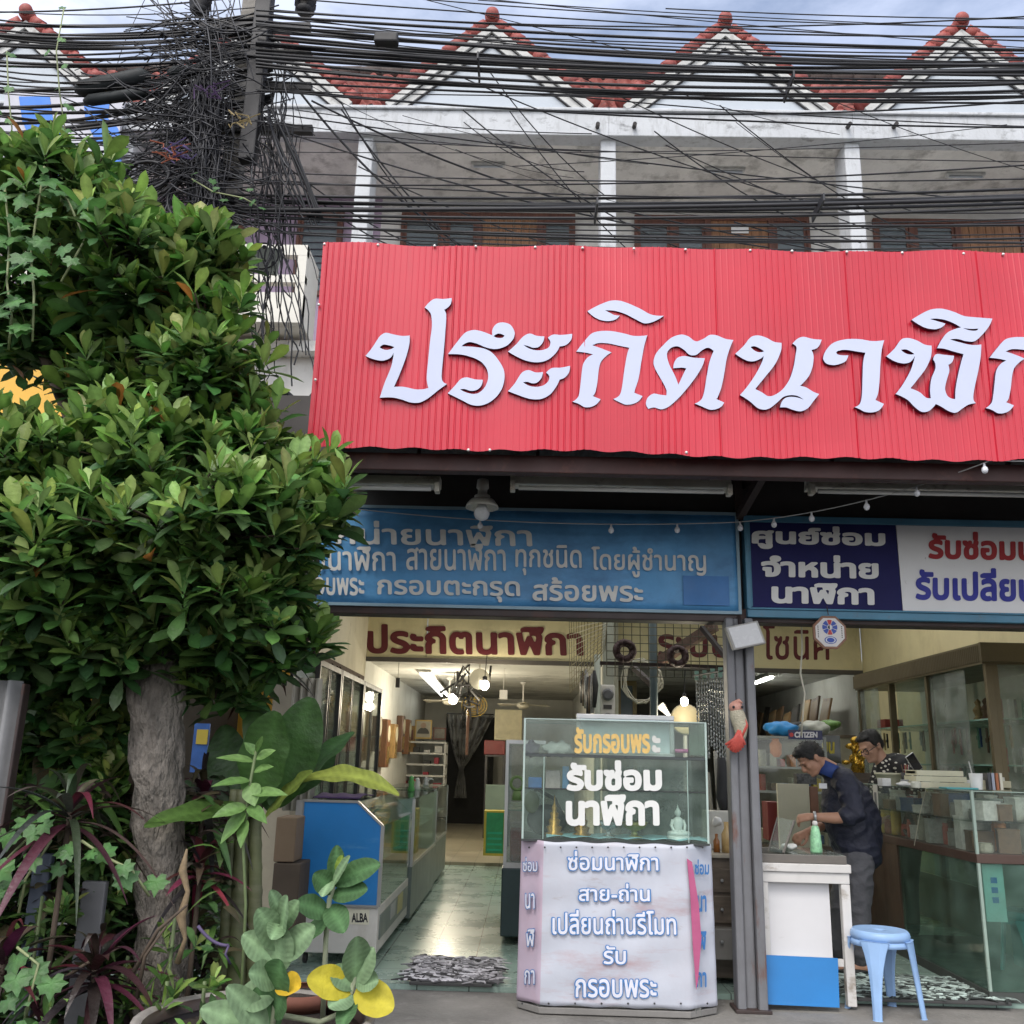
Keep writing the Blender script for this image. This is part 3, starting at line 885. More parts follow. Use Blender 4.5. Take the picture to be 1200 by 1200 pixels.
def raised_letter(loops, ox, oy, parent, Y, th, ms, sc=6.0, dx=0, dy=0):
    co = []; ed = []; fc = []
    for L_ in loops:
        n0 = len(co)
        for x, y in smooth_loop(parse(L_)):
            q = P(ox + x / sc + dx, oy + y / sc + dy, Y); co.append(V((q.x, q.z)))
        m_ = len(co) - n0; ed += [(n0 + k, n0 + (k + 1) % m_) for k in range(m_)]
    # keep the triangles whose centre lies inside by the even-odd rule
    vs, _, fs, *_ = delaunay_2d_cdt(co, ed, [], 0, 1e-5)
    keep = []
    for f in fs:
        c = sum((V(vs[i]) for i in f), V((0, 0))) / len(f); n_in = 0
        for a, b in ed:
            A, B = co[a], co[b]
            if (A.y > c.y) != (B.y > c.y) and c.x < A.x + (c.y - A.y) * (B.x - A.x) / (B.y - A.y): n_in += 1
        if n_in % 2: keep.append(f)
    fs = [f[::-1] if (V(vs[f[1]]) - V(vs[f[0]])).cross(V(vs[f[2]]) - V(vs[f[0]])) < 0 else f for f in keep]
    mb = MB(); mb.add([(v.x, Y, v.y) for v in vs], [tuple(f) for f in fs])
    o = mb.build('letter', list(ms), parent); o.data.polygons.foreach_set('material_index', [0] * len(o.data.polygons))
    md = o.modifiers.new('solid', 'SOLIDIFY'); md.thickness = th; md.offset = -1; md.use_rim = True; md.material_offset_rim = 1
    return o
KO = "512,432! 560,370 620,305 680,288 760,288 850,305 920,322 1012,317! 990,390 970,500 950,620 925,700 920,722! 978,745! 950,780 910,800 860,805 820,790 772,765! 815,740 832,690 850,560 870,450 885,405! 810,390 740,375 670,372 625,388! 690,410 760,438! 720,465 685,505 670,560 660,650 645,720 628,745! 683,767! 650,805 610,822 570,822 530,800 485,785! 525,750 538,690 548,600 560,520 590,475 630,452! 580,440"
AA = "688,480 710,420 760,370 850,345 950,345 1030,358 1118,352! 1100,420 1090,520 1085,620 1075,720 1055,772! 1115,800! 1080,845 1030,860 980,855 940,835 908,822! 945,800 960,740 965,600 970,500 985,440! 930,432 850,420 800,425 780,440 800,455 865,458! 845,500 800,520 760,527 710,515"
LETS = [
 (420, 340, ["50,462! 100,400 150,325 190,300 250,312 310,322 360,318! 358,380 335,470 290,590 250,680! 320,680 400,697 450,697 492,688! 480,620 490,500 505,350 517,250 510,170 490,140 465,122! 510,75 540,60 600,62 655,55! 650,95 630,120 603,138! 617,170 612,280 600,430 585,600 592,640 622,660! 560,705 490,760 430,790 370,790 300,768 240,755 150,757! 185,650 230,540 245,470 247,440! 225,475 185,493 150,495 95,482", "150,403! 175,383 215,388 253,400! 230,414 190,420"]),
 (420, 340, ["630,450! 690,370 750,300 810,280 870,290 910,305 942,318! 945,270 975,235 1020,227 1070,245 1098,295 1090,340 1050,385 1000,408 950,414 890,400 830,375 780,365 745,378 725,395! 800,398 880,410 940,440 990,500 1022,560 1027,620 1010,690 970,750 910,795 850,812 790,805 720,770 628,725! 680,670 720,625 760,613 820,627 875,630! 865,670 835,700 790,708 745,695 715,698! 760,720 810,730 850,720 890,680 912,620 905,560 870,510 820,480 750,458 690,450", "950,324! 985,305 1028,320! 1010,335 975,335"]),
 (590, 340, ["32,432! 90,380 140,325 185,305 230,320 288,325! 275,370 245,400 210,405 170,392 140,385! 180,410 230,423 280,420 320,400 330,365 312,335! 350,312 400,315 483,307! 475,350 440,385 395,395! 370,440 320,485 265,505 200,505 130,485"]),
 (590, 340, ["32,710! 80,655 130,580 175,562 225,578 278,575! 265,620 235,650 200,655 170,645 138,648! 180,672 230,680 280,670 315,640 322,605 300,580! 340,548 400,545 468,532! 460,580 430,615 395,628! 370,680 325,735 265,765 190,765 110,740"]),
 (590, 340, [KO]),
 (590, 340, ["590,148! 670,105 750,75 810,73 870,90 960,130 1040,172 1128,180! 1080,210 1030,230 985,232 920,200 850,165 780,145 715,142! 750,160 780,175 818,178! 790,205 745,217 690,212 640,190"]),
 (750, 340, ["60,835! 42,800 55,755 95,728 140,735 185,740! 185,700 150,630 110,560 95,510 110,450 160,390 220,335 290,312 340,325 380,355 405,360! 450,340 490,315 540,318 600,342 657,350! 635,400 610,480 590,600 570,690 545,755 535,765! 592,790! 570,820 530,838 490,840 440,820 385,797! 430,770 450,720 470,600 490,500 518,428! 480,405 440,420 395,455 350,455 310,420 265,395 220,405 190,445 205,520 245,600 270,665! 300,600 325,550! 290,545 235,550! 240,510 265,475 310,463 380,475 455,478! 440,530 400,600 340,680 270,760 200,820 150,838 100,825"]),
 (850, 340, ["70,447! 130,390 180,330 230,318 290,335 340,362 395,370! 390,430 350,520 280,610 210,695! 260,720 300,745 340,740 400,700 450,630 480,540 495,450 500,400 472,377! 510,340 550,328 610,342 678,348! 660,390 640,410 605,420! 620,460 615,530 590,600 550,650 525,672! 570,685 620,715 660,730! 620,780 580,830 530,852 470,840 430,825 385,825! 400,780 430,755 490,752 550,770! 510,745 460,738 410,750 370,785 320,825 280,840 230,830 170,780 103,737! 160,670 220,580 260,500 270,460! 250,480 200,500 150,495", "178,400! 210,395 273,430! 240,437 205,425"]),
 (850, 340, [AA]),
 (1000, 340, ["232,465! 290,410 340,345 390,337 450,355 500,382 550,390! 545,470 510,550 450,630 402,690! 470,720 510,755 545,760! 540,690 550,620 577,552 576,514 562,490! 580,452 640,455 708,462! 695,505 668,525! 675,570 660,620 645,690 660,740 690,762 717,765! 720,690 740,580 760,500 775,450! 700,430 640,412 590,408! 620,350 660,300 710,275 757,262! 700,230 640,208 580,200 538,203! 590,218 648,235! 620,262 570,275 500,262 410,208! 490,160 550,135 620,130 700,150 780,182 850,190 978,200! 950,260 900,320 850,360 790,358 730,343 680,347! 760,370 830,385 900,382! 895,470 880,560 860,650 845,730 845,770 862,795! 810,805 770,830 720,862 670,850 620,820 580,800! 530,850 480,855 430,820 380,770 298,730! 350,660 400,570 425,500 433,462! 400,505 350,515 290,500", "335,420! 375,418 430,450! 390,452 360,440", "770,266! 830,272 880,270! 865,284 820,283"]),
]
for ox, oy, loops in LETS:
    raised_letter(loops, ox, oy, t, YSG - .022, .022, [m_letter, m_letside])
raised_letter([KO], 590, 340, t, YSG - .022, .022, [m_letter, m_letside], dx=484.4, dy=7.2)
raised_letter([AA], 850, 340, t, YSG - .022, .022, [m_letter, m_letside], dx=292, dy=4)

# ================================================================== blue and navy boards under the awning
m_alu = mat('blue_frame_paint', (.06, .19, .29), .5, var=.15, vs=6, dirt=((.12, .08, .05), .7, 9, .6, .75, (1, 1, 1)))
m_vinyl = mat('blue_vinyl', (.085, .29, .55), .5, var=.18, vs=2.5, dirt=[((.015, .06, .17), .7, 1.4, .45, .75, (1, 1, 2)), ((.05, .2, .42), .5, 3, .5, .8, (1, 1, .4))])
m_greylet = mat('faded_grey_letter', (.62, .61, .58), .7, var=.15, vs=8)
pv = lambda px, py: P(px, py, YS - .054)
t = thing('banner_sign', 'long faded blue vinyl signboard with three lines of grey Thai text', 'sign', P(620, 712, YS))
a, b = P(372, 705, YS), P(862, 603, YS)
c = P(864, 717, YS)
zb_, zt_ = (a.z + c.z) / 2 - .005, (P(400, 599, YS).z + b.z) / 2
mb = MB(); mb.sheet(lambda u, v: V((a.x + u * (c.x - a.x), YS - .035 + .006 * math.sin(u * 17) * math.sin(v * 5 + 1) + .004 * math.sin(u * 41 + v * 3), zb_ + v * (zt_ - zb_))), 80, 12)
mb.build('vinyl_sheet', m_vinyl, t, smooth=True, solid=.003)
mb = MB()
mb.box((a.x - .02, YS - .045, zb_ - .02), (c.x + .02, YS + .03, zb_)); mb.box((a.x - .02, YS - .045, zt_), (c.x + .02, YS + .03, zt_ + .02)); mb.box((c.x, YS - .045, zb_), (c.x + .02, YS + .03, zt_))
mb.build('frame', mat('pale_blue_rail', (.22, .33, .40), .5), t)
pp_ = P(799, 676, YS)
mb = MB(); mb.box((pp_.x, YS - .05, P(799, 710, YS).z), (P(852, 676, YS).x, YS - .046, pp_.z)); mb.build('patch', mat('blue_patch', (.025, .15, .40), .5, var=.15, vs=5), t)
lettering('จำหน่ายนาฬิกา', 346, 624, 609, 637, pv, m_greylet, t, .022, 24, .013)
lettering('ซ่อมนาฬิกา', 330, 464, 634, 668, pv, m_greylet, t, .014, 24, .013)
lettering('สายนาฬิกา', 476, 593, 636, 668, pv, m_greylet, t, .014, 24, .013)
lettering('ทุกชนิด', 604, 682, 638, 674, pv, m_greylet, t, .014, 24, .013)
lettering('โดยผู้ชำนาญ', 693, 828, 640, 676, pv, m_greylet, t, .014, 24, .013)
lettering('กรอบพระ', 346, 427, 676, 697, pv, m_greylet, t, .022, 24, .013)
lettering('กรอบตะกรุด', 442, 610, 679, 704, pv, m_greylet, t, .022, 24, .013)
lettering('สร้อยพระ', 624, 754, 676, 704, pv, m_greylet, t, .022, 24, .013)

t = thing('lightbox_sign', 'navy and white signboard in a blue frame with bold Thai text', 'sign', P(1040, 715, YS))
YL = YS - .07
za, zbt = P(1040, 607, YL).z, P(1040, 723, YL).z
xa = P(874, 660, YL).x; xb = P(1420, 660, YL).x
mb = MB()
mb.box((xa, YL, zbt - .02), (xb, YS + .05, zbt + .035)); mb.box((xa, YL, za - .045), (xb, YS + .05, za)); mb.box((xa, YL + .002, zbt + .035), (xa + .03, YS + .05, za - .045))
mb.box((xa, YL - .015, zbt + .03), (xb, YL, zbt + .043)); mb.box((xa + .03, YL + .01, zbt + .05), (xa + .04, YL + .03, za - .04))
mb.build('frame', m_alu, t, bevel=.004)
xm_ = P(1054, 660, YL).x
mb = MB(); mb.box((xa + .035, YL + .012, zbt + .037), (xm_, YL + .03, za - .047)); mb.build('navy_panel', mat('navy_vinyl', (.02, .02, .09), .65, var=.15, vs=3, spec=.15), t)
mb = MB(); mb.box((xm_ + .003, YL + .010, zbt + .037), (xb, YL + .03, za - .047)); mb.build('white_panel', mat('white_vinyl', (.72, .71, .71), .45, var=.06, vs=2, dirt=((.2, .18, .15), .7, 14, .66, .74, (1, 1, 1))), t)
pl_ = lambda px, py: P(px, py, YL + .006)
m_wlet = mat('dull_white_letter', (.68, .67, .65), .6, var=.08, vs=8)
lettering('ศูนย์ซ่อม', 881, 1038, 615, 643, pl_, m_wlet, t, .046, 34, .02)
lettering('จำหน่าย', 892, 1030, 649, 676, pl_, m_wlet, t, .044, 34, .02)
lettering('นาฬิกา', 904, 1025, 682, 707, pl_, m_wlet, t, .044, 34, .02)
lettering('รับซ่อมนาฬิกา', 1088, 1290, 622, 655, pl_, mat('dark_red_letter', (.34, .015, .02), .6), t, .04, 30, .02)
lettering('รับเปลี่ยนถ่าน', 1073, 1276, 664, 703, pl_, mat('deep_blue_letter', (.02, .025, .28), .6), t, .036, 30, .02)

# ================================================================== lamps under the awning
m_fixt = mat('dirty_white_enamel', (.60, .57, .50), .5, var=.15, vs=6, dirt=[((.1, .05, .03), .9, 9, .55, .68, (.5, 1, 1)), ((.25, .2, .13), .6, 3, .45, .75, (.5, 1, 1))])
m_tube = mat('unlit_tube_glass', (.62, .62, .60), .2, var=.05, dirt=((.2, .18, .15), .4, 7, .5, .8, (.3, 1, 1)))
def fluor(label, px0, px1, py, Y):
    a, b = P(px0, py, Y), P(px1, py + .022 * (px1 - px0), Y)
    z = a.z
    t = thing('tube_lamp', label, 'tube lamp', ((a.x + b.x) / 2, Y, z), 'unlit tube lamps under the awning')
    mb = MB(); mb.prism([V((0, Y - .05, z + .01)), V((0, Y - .03, z + .07)), V((0, Y + .05, z + .07)), V((0, Y + .07, z + .01))], (b.x - a.x, 0, 0))
    mb.v = [(v[0] + a.x, v[1], v[2]) for v in mb.v]
    mb.build('housing', m_fixt, t, bevel=.004)
    mb = MB(); mb.tube([(a.x + .05, Y - .045, z - .015), (b.x - .05, Y - .045, z - .015)], .014, 10); mb.build('tube', m_tube, t, smooth=True)
    for x in (a.x + .0, b.x - .03):
        mb = MB(); mb.box((x, Y - .065, z - .035), (x + .03, Y + .0, z + .03)); mb.build('end_cap', m_fixt, t, bevel=.005)
    mb = MB()
    for x in (a.x + .15, b.x - .15): mb.box((x, Y + .0, z + .07), (x + .02, Y + .02, z + .5))
    mb.build('hanger', m_dark, t)
fluor('unlit tube lamp half hidden by leaves below left end of the red sign', 330, 516, 569, 5.4)
fluor('unlit tube lamp with rust-speckled housing below the middle of the red sign', 598, 856, 571, 5.4)
fluor('unlit tube lamp over the navy and white signboard', 946, 1215, 575, 5.4)

p = P(565, 590, 5.7)
t = thing('pendant_lamp', 'white pan lamp with a dead bulb hanging before the blue signboard', 'lamp', p)
mb = MB(); mb.lathe([(.02, .16), (.035, .155), (.04, .10), (.03, .09), (.03, .06), (.05, .05), (.05, .035), (.045, .03)], p, 14); mb.build('socket', mat('old_porcelain', (.42, .40, .36), .4), t, smooth=True)
mb = MB(); mb.lathe([(.04, .032), (.075, .022), (.10, -.012), (.104, -.03), (.098, -.028), (.07, .012), (.03, .02)], p, 20, cap=False); mb.build('shade', mat('pan_enamel', (.55, .53, .47), .4, var=.1, vs=12, dirt=((.2, .15, .1), .6, 20, .55, .75, (1, 1, 1))), t, smooth=True)
mb = MB(); mb.lathe([(.025, .02), (.03, -.02), (.048, -.05), (.05, -.07), (.04, -.095), (.015, -.11), (.003, -.112)], p, 14); mb.build('bulb', mat('frosted_bulb', (.62, .62, .64), .3), t, smooth=True)
mb = MB(); mb.tube([p + V((0, 0, .155)), p + V((0, 0, .45))], .006, 6); mb.build('cord', m_dark, t)

# party-light string
def catenary(a, b, sag, n=14):
    return [a + (b - a) * (i / n) + V((0, 0, -sag * 4 * (i / n) * (1 - i / n))) for i in range(n + 1)]
t = thing('light_string', 'thin white light string with small clear bulbs slung across the signboards', 'light string', P(860, 612, 5.9))
m_cordw = mat('grey_white_cord', (.4, .4, .4), .6)
s1 = catenary(P(412, 596, 6.0), P(862, 612, 5.95), .05); s2 = catenary(P(862, 612, 5.95), P(1160, 540, 5.02), .06); s3 = [P(1160, 540, 5.02), P(1230, 541, 5.02)]
mb = MB(); mb.tube(s1, .0035, 5); mb.tube(s2, .0035, 5); mb.tube(s3, .0035, 5); mb.build('cord', m_cordw, t)
m_clear = glass('clear_bulb_glass', (.9, .9, .92), .3, (.7, .7, .75))
for sp, us in ((s1, (.34, .68, .85)), (s2, (.02, .17, .33, .55, .74, .98))):
    for u in us:
        k = u * (len(sp) - 1); i = min(int(k), len(sp) - 2); q = sp[i] + (sp[i + 1] - sp[i]) * (k - i)
        mb = MB(); mb.lathe([(.006, 0), (.007, -.018), (.016, -.03), (.019, -.042), (.014, -.056), (.003, -.062)], q, 8); mb.build('bulb', mat('milky_bulb', (.7, .7, .74), .2), t, smooth=True)

# ================================================================== solar floodlight, octagon, carp
p = P(871, 741, YS - .22)
t = thing('floodlight', 'small tilted square floodlight clipped to the top of the steel pillar', 'floodlight', p)
ex = (P(888, 727, YS - .22) - P(850, 735, YS - .22)); ey = (P(860, 762, YS - .22) - P(850, 735, YS - .22))
c0 = P(850, 735, YS - .22)
def face(k, o): return [c0 + ex * k + ey * k + V((0, o, 0)), c0 + ex * (1 - k) + ey * k + V((0, o, 0)), c0 + ex * (1 - k) + ey * (1 - k) + V((0, o, 0)), c0 + ex * k + ey * (1 - k) + V((0, o, 0))]
mb = MB(); mb.prism(face(0, 0), (0, .05, 0)); mb.build('case', mat('grey_case', (.32, .31, .29), .5, var=.1), t, bevel=.006)
mb = MB(); mb.prism(face(.07, -.004), (0, .004, 0)); mb.build('lens', mat('milky_lens', (.55, .55, .56), .25, var=.06, vs=12), t)
mb = MB(); mb.bar(p + V((0, .04, .02)), p + V((.02, .2, .12)), .02, .03); mb.build('arm', m_dark, t)

p = P(972.5, 741, YS - .12)
t = thing('bagua_plaque', 'small octagonal wooden plaque with printed emblem hung under the navy signboard', 'plaque', p)
r8 = (P(992.5, 741, YS - .12) - p).length * 1.05
oct_ = lambda r, o: [p + V((r * math.cos(PI / 8 + k * PI / 4), o, r * math.sin(PI / 8 + k * PI / 4))) for k in range(8)]
mb = MB(); mb.prism(oct_(r8, 0), (0, .02, 0)); mb.build('frame', mat('reddish_wood_frame', (.20, .09, .05), .5, var=.2, vs=20), t, bevel=.003)
mb = MB(); mb.prism(oct_(r8 * .86, -.003), (0, .003, 0)); mb.build('face_panel', mat('printed_white_card', (.60, .57, .55), .6), t)
cc = p + V((0, -.005, r8 * .28))
def disc(c, r, n=20, a0=0, a1=2 * PI, r0=0.0):
    ps = [c + V((r * math.cos(a0 + (a1 - a0) * k / n), 0, r * math.sin(a0 + (a1 - a0) * k / n))) for k in range(n + 1)]
    qs = [c + V((r0 * math.cos(a0 + (a1 - a0) * k / n), 0, r0 * math.sin(a0 + (a1 - a0) * k / n))) for k in range(n + 1)]
    return ps + qs, [(k, k + 1, n + 2 + k, n + 1 + k) for k in range(n)]
mR = mat('print_red', (.45, .05, .05), .6); mBl = mat('print_blue', (.04, .08, .34), .6); mK = mat('print_black', (.02, .02, .025), .6); mW = mat('print_white', (.65, .65, .65), .6)
mb = MB()
for k in range(8):
    mb.add(*disc(cc, r8 * .42, 4, k * PI / 4 + .06 - PI / 8, (k + 1) * PI / 4 - .06 - PI / 8, r8 * .15), mi=0 if k in (2, 6) else 1)
mb.add(*disc(cc + V((0, -.001, 0)), r8 * .11, 10, PI / 2, 3 * PI / 2), mi=2); mb.add(*disc(cc + V((0, -.001, 0)), r8 * .11, 10, -PI / 2, PI / 2), mi=3)
c2 = p + V((0, -.005, -r8 * .44))
for r_, mi in ((.34, 1), (.28, 3), (.22, 1)):
    vs, fs = disc(c2 + V((0, -.0006 * (40 - r_ * 100) / 6, 0)), r8 * r_, 20); vs = [V((v.x, v.y, c2.z + (v.z - c2.z) * .62)) for v in vs]
    mb.add(vs, fs, mi=mi)
for k in range(7):
    for s in (-1, 1):
        x = p.x + s * r8 * .66; z = p.z + r8 * (.3 - k * .1); mb.box((x - r8 * .03, p.y - .0045, z), (x + r8 * .03, p.y - .004, z + r8 * .055), 2)
mb.build('printed_emblem', [mR, mBl, mK, mW], t)
mb = MB(); mb.tube([p + V((0, .01, r8)), p + V((0, .03, r8 + .06))], .003, 5); mb.build('hanger', m_dark, t)
t0 = P(940, 770, YS + .2)
mb = MB(); mb.tube([P(939, 722, 6.5), P(940, 760, 6.5), P(938, 790, 6.5), P(943, 812, 6.5), P(941, 835, 6.55), P(939, 862, 6.6)], .006, 6)
tag(mb.build('power_cord', mat('cream_cord', (.55, .52, .42), .5), smooth=True), 'loose cream cord dangling from the header beam beside the octagonal plaque', 'cord')

# carp ornament on the pillar
pc = P(864, 850, YS - .13)
t = thing('fish_ornament', 'red and white carp ornament with fanned tail hung on the steel pillar', 'ornament', pc)
sp = lambda x, y, o=0: P(x, y, YS - .12) + V((0, o, 0))
mfr = mat('coral_red_paint', (.55, .09, .07), .5, var=.2, vs=30); mfw = mat('scale_cream_paint', (.48, .44, .33), .6, var=.2, vs=60, bump=.6, bs=120)
mb = MB(); mb.tube([sp(863, 824), sp(862, 828), sp(864, 838), sp(868, 850), sp(868, 862), sp(865, 872)], [.012, .035, .05, .05, .035, .02], 12); mb.build('body', mfw, t, smooth=True)
mb = MB(); mb.ball(sp(862, 829, -.006), (.045, .04, .04), 12, 8); mb.tube([sp(858, 824), sp(866, 821), sp(870, 824)], [.01, .014, .006], 6); mb.build('head', mat('pale_coral_paint', (.55, .28, .22), .5, var=.2, vs=40), t, smooth=True)
mb = MB()
for ex_ in (858, 868): mb.ball(sp(ex_, 829, -.045), .009, 8, 6)
mb.build('eyes', mK, t)
mb = MB()
for k in range(9):
    u = k / 8; tip = sp(849 + 23 * u, 873 + 9 * math.sin(u * PI), -.03)
    mb.tube([sp(865, 856, -.035), sp(860 + 8 * u, 866, -.03), tip], [.012, .013, .009], 6)
mb.tube([sp(870, 838, -.02), sp(873, 850, -.03), sp(868, 864, -.03)], [.008, .016, .008], 6)
mb.build('tail_fin', mfr, t, smooth=True)
mb = MB(); mb.tube([sp(863, 824), sp(862, 812)], .003, 5); mb.build('hook', m_dark, t)

# ================================================================== utility pole, cables
YP = 7.0
m_pole = mat('pole_concrete', (.25, .235, .215), .9, var=.15, vs=4, bump=.3, bs=30, dirt=((.12, .1, .09), .7, 3, .5, .75, (1, 1, .3)))
m_black = mat('black_cable_jacket', (.014, .014, .018), .55, var=.2, vs=3)
m_blk2 = mat('grey_cable_jacket', (.022, .022, .028), .5, var=.2, vs=3)
m_steel = mat('sooty_black_steel', (.02, .019, .022), .6, var=.3, vs=4, dirt=((.09, .085, .085), .5, 6, .64, .75, (1, 1, .4)))
pb_ = P(257, 300, YP)
t = thing('utility_pole', 'pale concrete utility pole behind the tree, buried in black cables', 'utility pole', (pb_.x, YP, 0))
mb = MB(); mb.bar((pb_.x, YP + .1, 0), (pb_.x + .0, YP + .1, 8.2), .15, .15); mb.build('shaft', m_pole, t, bevel=.015)
pt = P(290, 190, YP - .1); ptz = P(300, -60, YP - .1).z
mb = MB(); mb.box((pt.x - .07, YP - .16, pt.z), (pt.x + .07, YP - .04, ptz)); mb.box((pt.x - .09, YP - .18, pt.z + 1.0), (pt.x + .09, YP - .02, pt.z + 1.06)); mb.build('steel_extension', m_steel, t, bevel=.01)
mb = MB()
for py in (30, 62, 100, 150): 
    q = P(292, py, YP); mb.bar((q.x - .45, YP + .02, q.z), (q.x + .55, YP + .02, q.z), .06, .07)
mb.build('crossarms', m_steel, t)
for px, py in ((235, 4), (358, 4)):
    q = P(px, py, YP); mb = MB(); mb.lathe([(.05, -.12), (.09, -.08), (.06, -.05), (.1, -.02), (.06, .02), (.1, .05), (.05, .12), (.05, .4)], q, 10); mb.build('insulator', m_steel, t, smooth=True)
# long splice cases slung on the cables
for (xa_, ya_, xb__, yb__, r_) in ((88, 106, 176, 88, .075), (98, 119, 175, 108, .05), (196, 86, 240, 80, .05)):
    mb = MB(); mb.tube([P(xa_, ya_, YP - .1), P(xa_ + 8, ya_ - 1.5, YP - .1), P(xb__ - 8, yb__ + 1.5, YP - .1), P(xb__, yb__, YP - .1)], [r_ * .35, r_, r_, r_ * .35], 10)
    tag(mb.build('splice_case', mat('dark_green_black_case', (.012, .016, .018), .7, var=.5, vs=6), smooth=True), {88: 'large dark cable splice case slung on the cables above the blue strokes', 98: 'slim dark splice case just under the large one', 196: 'short dark splice case beside the utility pole'}[xa_], 'splice case')

def cable(x0, y0, x1_, y1_, Y0, Y1, r, sag, label, cat='cable', group=None, n=16, wob=0., mt=None, name='overhead_cable'):
    a, b = P(x0, y0, Y0), P(x1_, y1_, Y1)
    pts = catenary(a, b, sag, n); r *= .82
    if wob:
        ph = [U(0, 6) for _ in range(4)]
        pts = [p + V((wob * math.sin(i * .9 + ph[0]), wob * math.sin(i * .7 + ph[1]), wob * math.sin(i * 1.1 + ph[2]))) if 0 < i < n else p for i, p in enumerate(pts)]
    mb = MB(); mb.tube(pts, r, 5, cap=False)
    return tag(mb.build(name, mt or m_black, smooth=True), label, cat, group)
rnd = random.Random(11)
RU = rnd.uniform
# explicit cables: thick ones and the loose ones that cross the facade
G1 = 'cables running right from the pole in front of the roofs'
G2 = 'cables running right below the balcony ceiling'
G3 = 'cables running left from the pole'
G4 = 'thin drop wires crossing the facade'
lab1 = 'black overhead cable running right from the pole across the tiled roofs and gables'
lab2 = 'black overhead cable running right in the low bundle in front of the upper windows'
lab3 = 'black overhead cable running left from the pole above the tree'
lab4 = 'thin black drop wire slanting across the white parapet and balcony'
# high bundle to the right: (y at x=340, y at x=1215)
for y0, y1, r in ((52, 82, .022), (58, 78, .018), (66, 96, .020), (18, 62, .016), (28, 72, .018), (36, 80, .022), (44, 88, .018), (78, 104, .014), (86, 112, .014), (70, 92, .016), (95, 122, .012), (24, 66, .012), (12, 40, .010), (40, 86, .014), (62, 100, .016), (10, 18, .008), (-5, 52, .008), (-20, 30, .007), (50, 74, .020), (105, 152, .010), (74, 108, .016)):
    k = cable(300, y0, 1260, y1 + RU(-3, 3), YP - RU(0, .4), YP - RU(-.3, .5), r, RU(.05, .2), lab1, group=G1)
for k in range(9):
    y0 = RU(10, 110)
    cable(300, y0, 1260, 55 + (y0 - 10) * .55 + RU(-12, 12), YP - RU(0, .5), YP - RU(-.5, .5), RU(.005, .012), RU(.02, .25), lab1, group=G1)
# low bundle to the right
for y0, y1, r in ((228, 222, .016), (236, 230, .022), (242, 236, .020), (248, 238, .016), (254, 262, .014), (258, 280, .014), (262, 284, .012), (232, 226, .012), (246, 232, .024), (268, 286, .009), (214, 188, .009), (208, 228, .008), (200, 206, .008)):
    cable(262, y0, 1260, y1 + RU(-3, 3), YP, YP - RU(-.4, .4), r, RU(.03, .12), lab2, group=G2)
for k in range(6):
    y0 = RU(215, 275)
    cable(262, y0, 1260, 215 + (y0 - 215) * 1.1 + RU(-8, 8), YP, YP - RU(-.4, .4), RU(.004, .009), RU(.02, .15), lab2, group=G2)
# to the left
for y0, y1, r in ((20, 24, .020), (30, 32, .018), (38, 42, .016), (48, 56, .018), (58, 70, .014), (26, 38, .012), (12, 12, .010), (64, 66, .016), (76, 108, .022), (82, 126, .020), (92, 142, .018), (112, 160, .024), (118, 168, .014), (44, 60, .012), (-8, 12, .010), (34, 30, .022), (52, 48, .014)):
    cable(320, y0, -70, y1 + RU(-3, 3), YP, YP - RU(-.3, .4), r, RU(.05, .2), lab3, group=G3)
for k in range(26):
    y0 = RU(5, 150)
    cable(320, y0, -70, y0 * 1.15 + RU(-14, 16), YP, YP - RU(-.4, .4), RU(.005, .012), RU(.02, .3), lab3, group=G3)
for k in range(10):
    y0 = RU(190, 250)
    cable(265, y0, -60, y0 + RU(-20, 10), YP, YP - RU(-.3, .3), RU(.006, .014), RU(.02, .15), lab3, group=G3)
# loose drops across the facade
for x0, y0, x1_, y1_, r, s in ((345, 100, 560, 300, .013, .15), (400, 128, 545, 296, .010, .08), (365, 118, 712, 248, .011, .1), (540, 90, 1000, 250, .007, .1), (300, 158, 1260, 190, .006, .05), (310, 178, 1260, 165, .005, .05), (320, 150, 900, 290, .009, .12), (640, 110, 1260, 150, .007, .05), (780, 170, 1080, 290, .006, .05), (560, 0, 1260, 35, .006, .04), (490, -10, 1260, 60, .006, .04), (500, 0, 740, 60, .005, .0), (780, 10, 1260, 22, .007, .03), (330, 190, 520, 300, .008, .1), (350, 215, 480, 296, .008, .08), (600, 195, 1180, 146, .005, .05), (420, 195, 690, 300, .007, .06), (700, 240, 1000, 300, .008, .02), (860, 260, 1060, 310, .007, .02), (300, 130, 1260, 246, .008, .05), (900, 262, 1100, 330, .006, .02)):
    cable(x0, y0, x1_, y1_, YP - .1, YP + RU(.2, 1.0), r, s, lab4, group=G4, name='drop_wire')
for k in range(16):
    x0 = RU(300, 900); cable(x0, RU(60, 175), x0 + RU(120, 420), RU(150, 300), YP - RU(0, .3), YP + RU(.1, .9), RU(.0035, .008), RU(.02, .18), lab4, group=G4, name='drop_wire')
for k, (px, py) in enumerate(((560, 66), (930, 88), (700, 236), (965, 232))):
    q = P(px, py, YP - .42); mb = MB(); mb.box((q.x - .008, q.y - .02, q.z - .035), (q.x + .008, q.y + .3, q.z + .035)); tag(mb.build('cable_tie', m_blk2, bevel=.004), 'black band tying the ' + ('upper' if py < 150 else 'lower') + ' bundle of overhead cables together', 'cable tie', 'bands tying the ' + ('upper' if py < 150 else 'lower') + ' cables')
for px, py, w_, lb in ((452, 42, .10, 'small black junction box on the upper cables'),):
    q = P(px, py, YP - .45); mb = MB(); mb.box((q.x - w_, q.y, q.z - .045), (q.x + w_, q.y + .09, q.z + .045)); tag(mb.build('junction_box', m_steel, bevel=.015), lb, 'junction box')
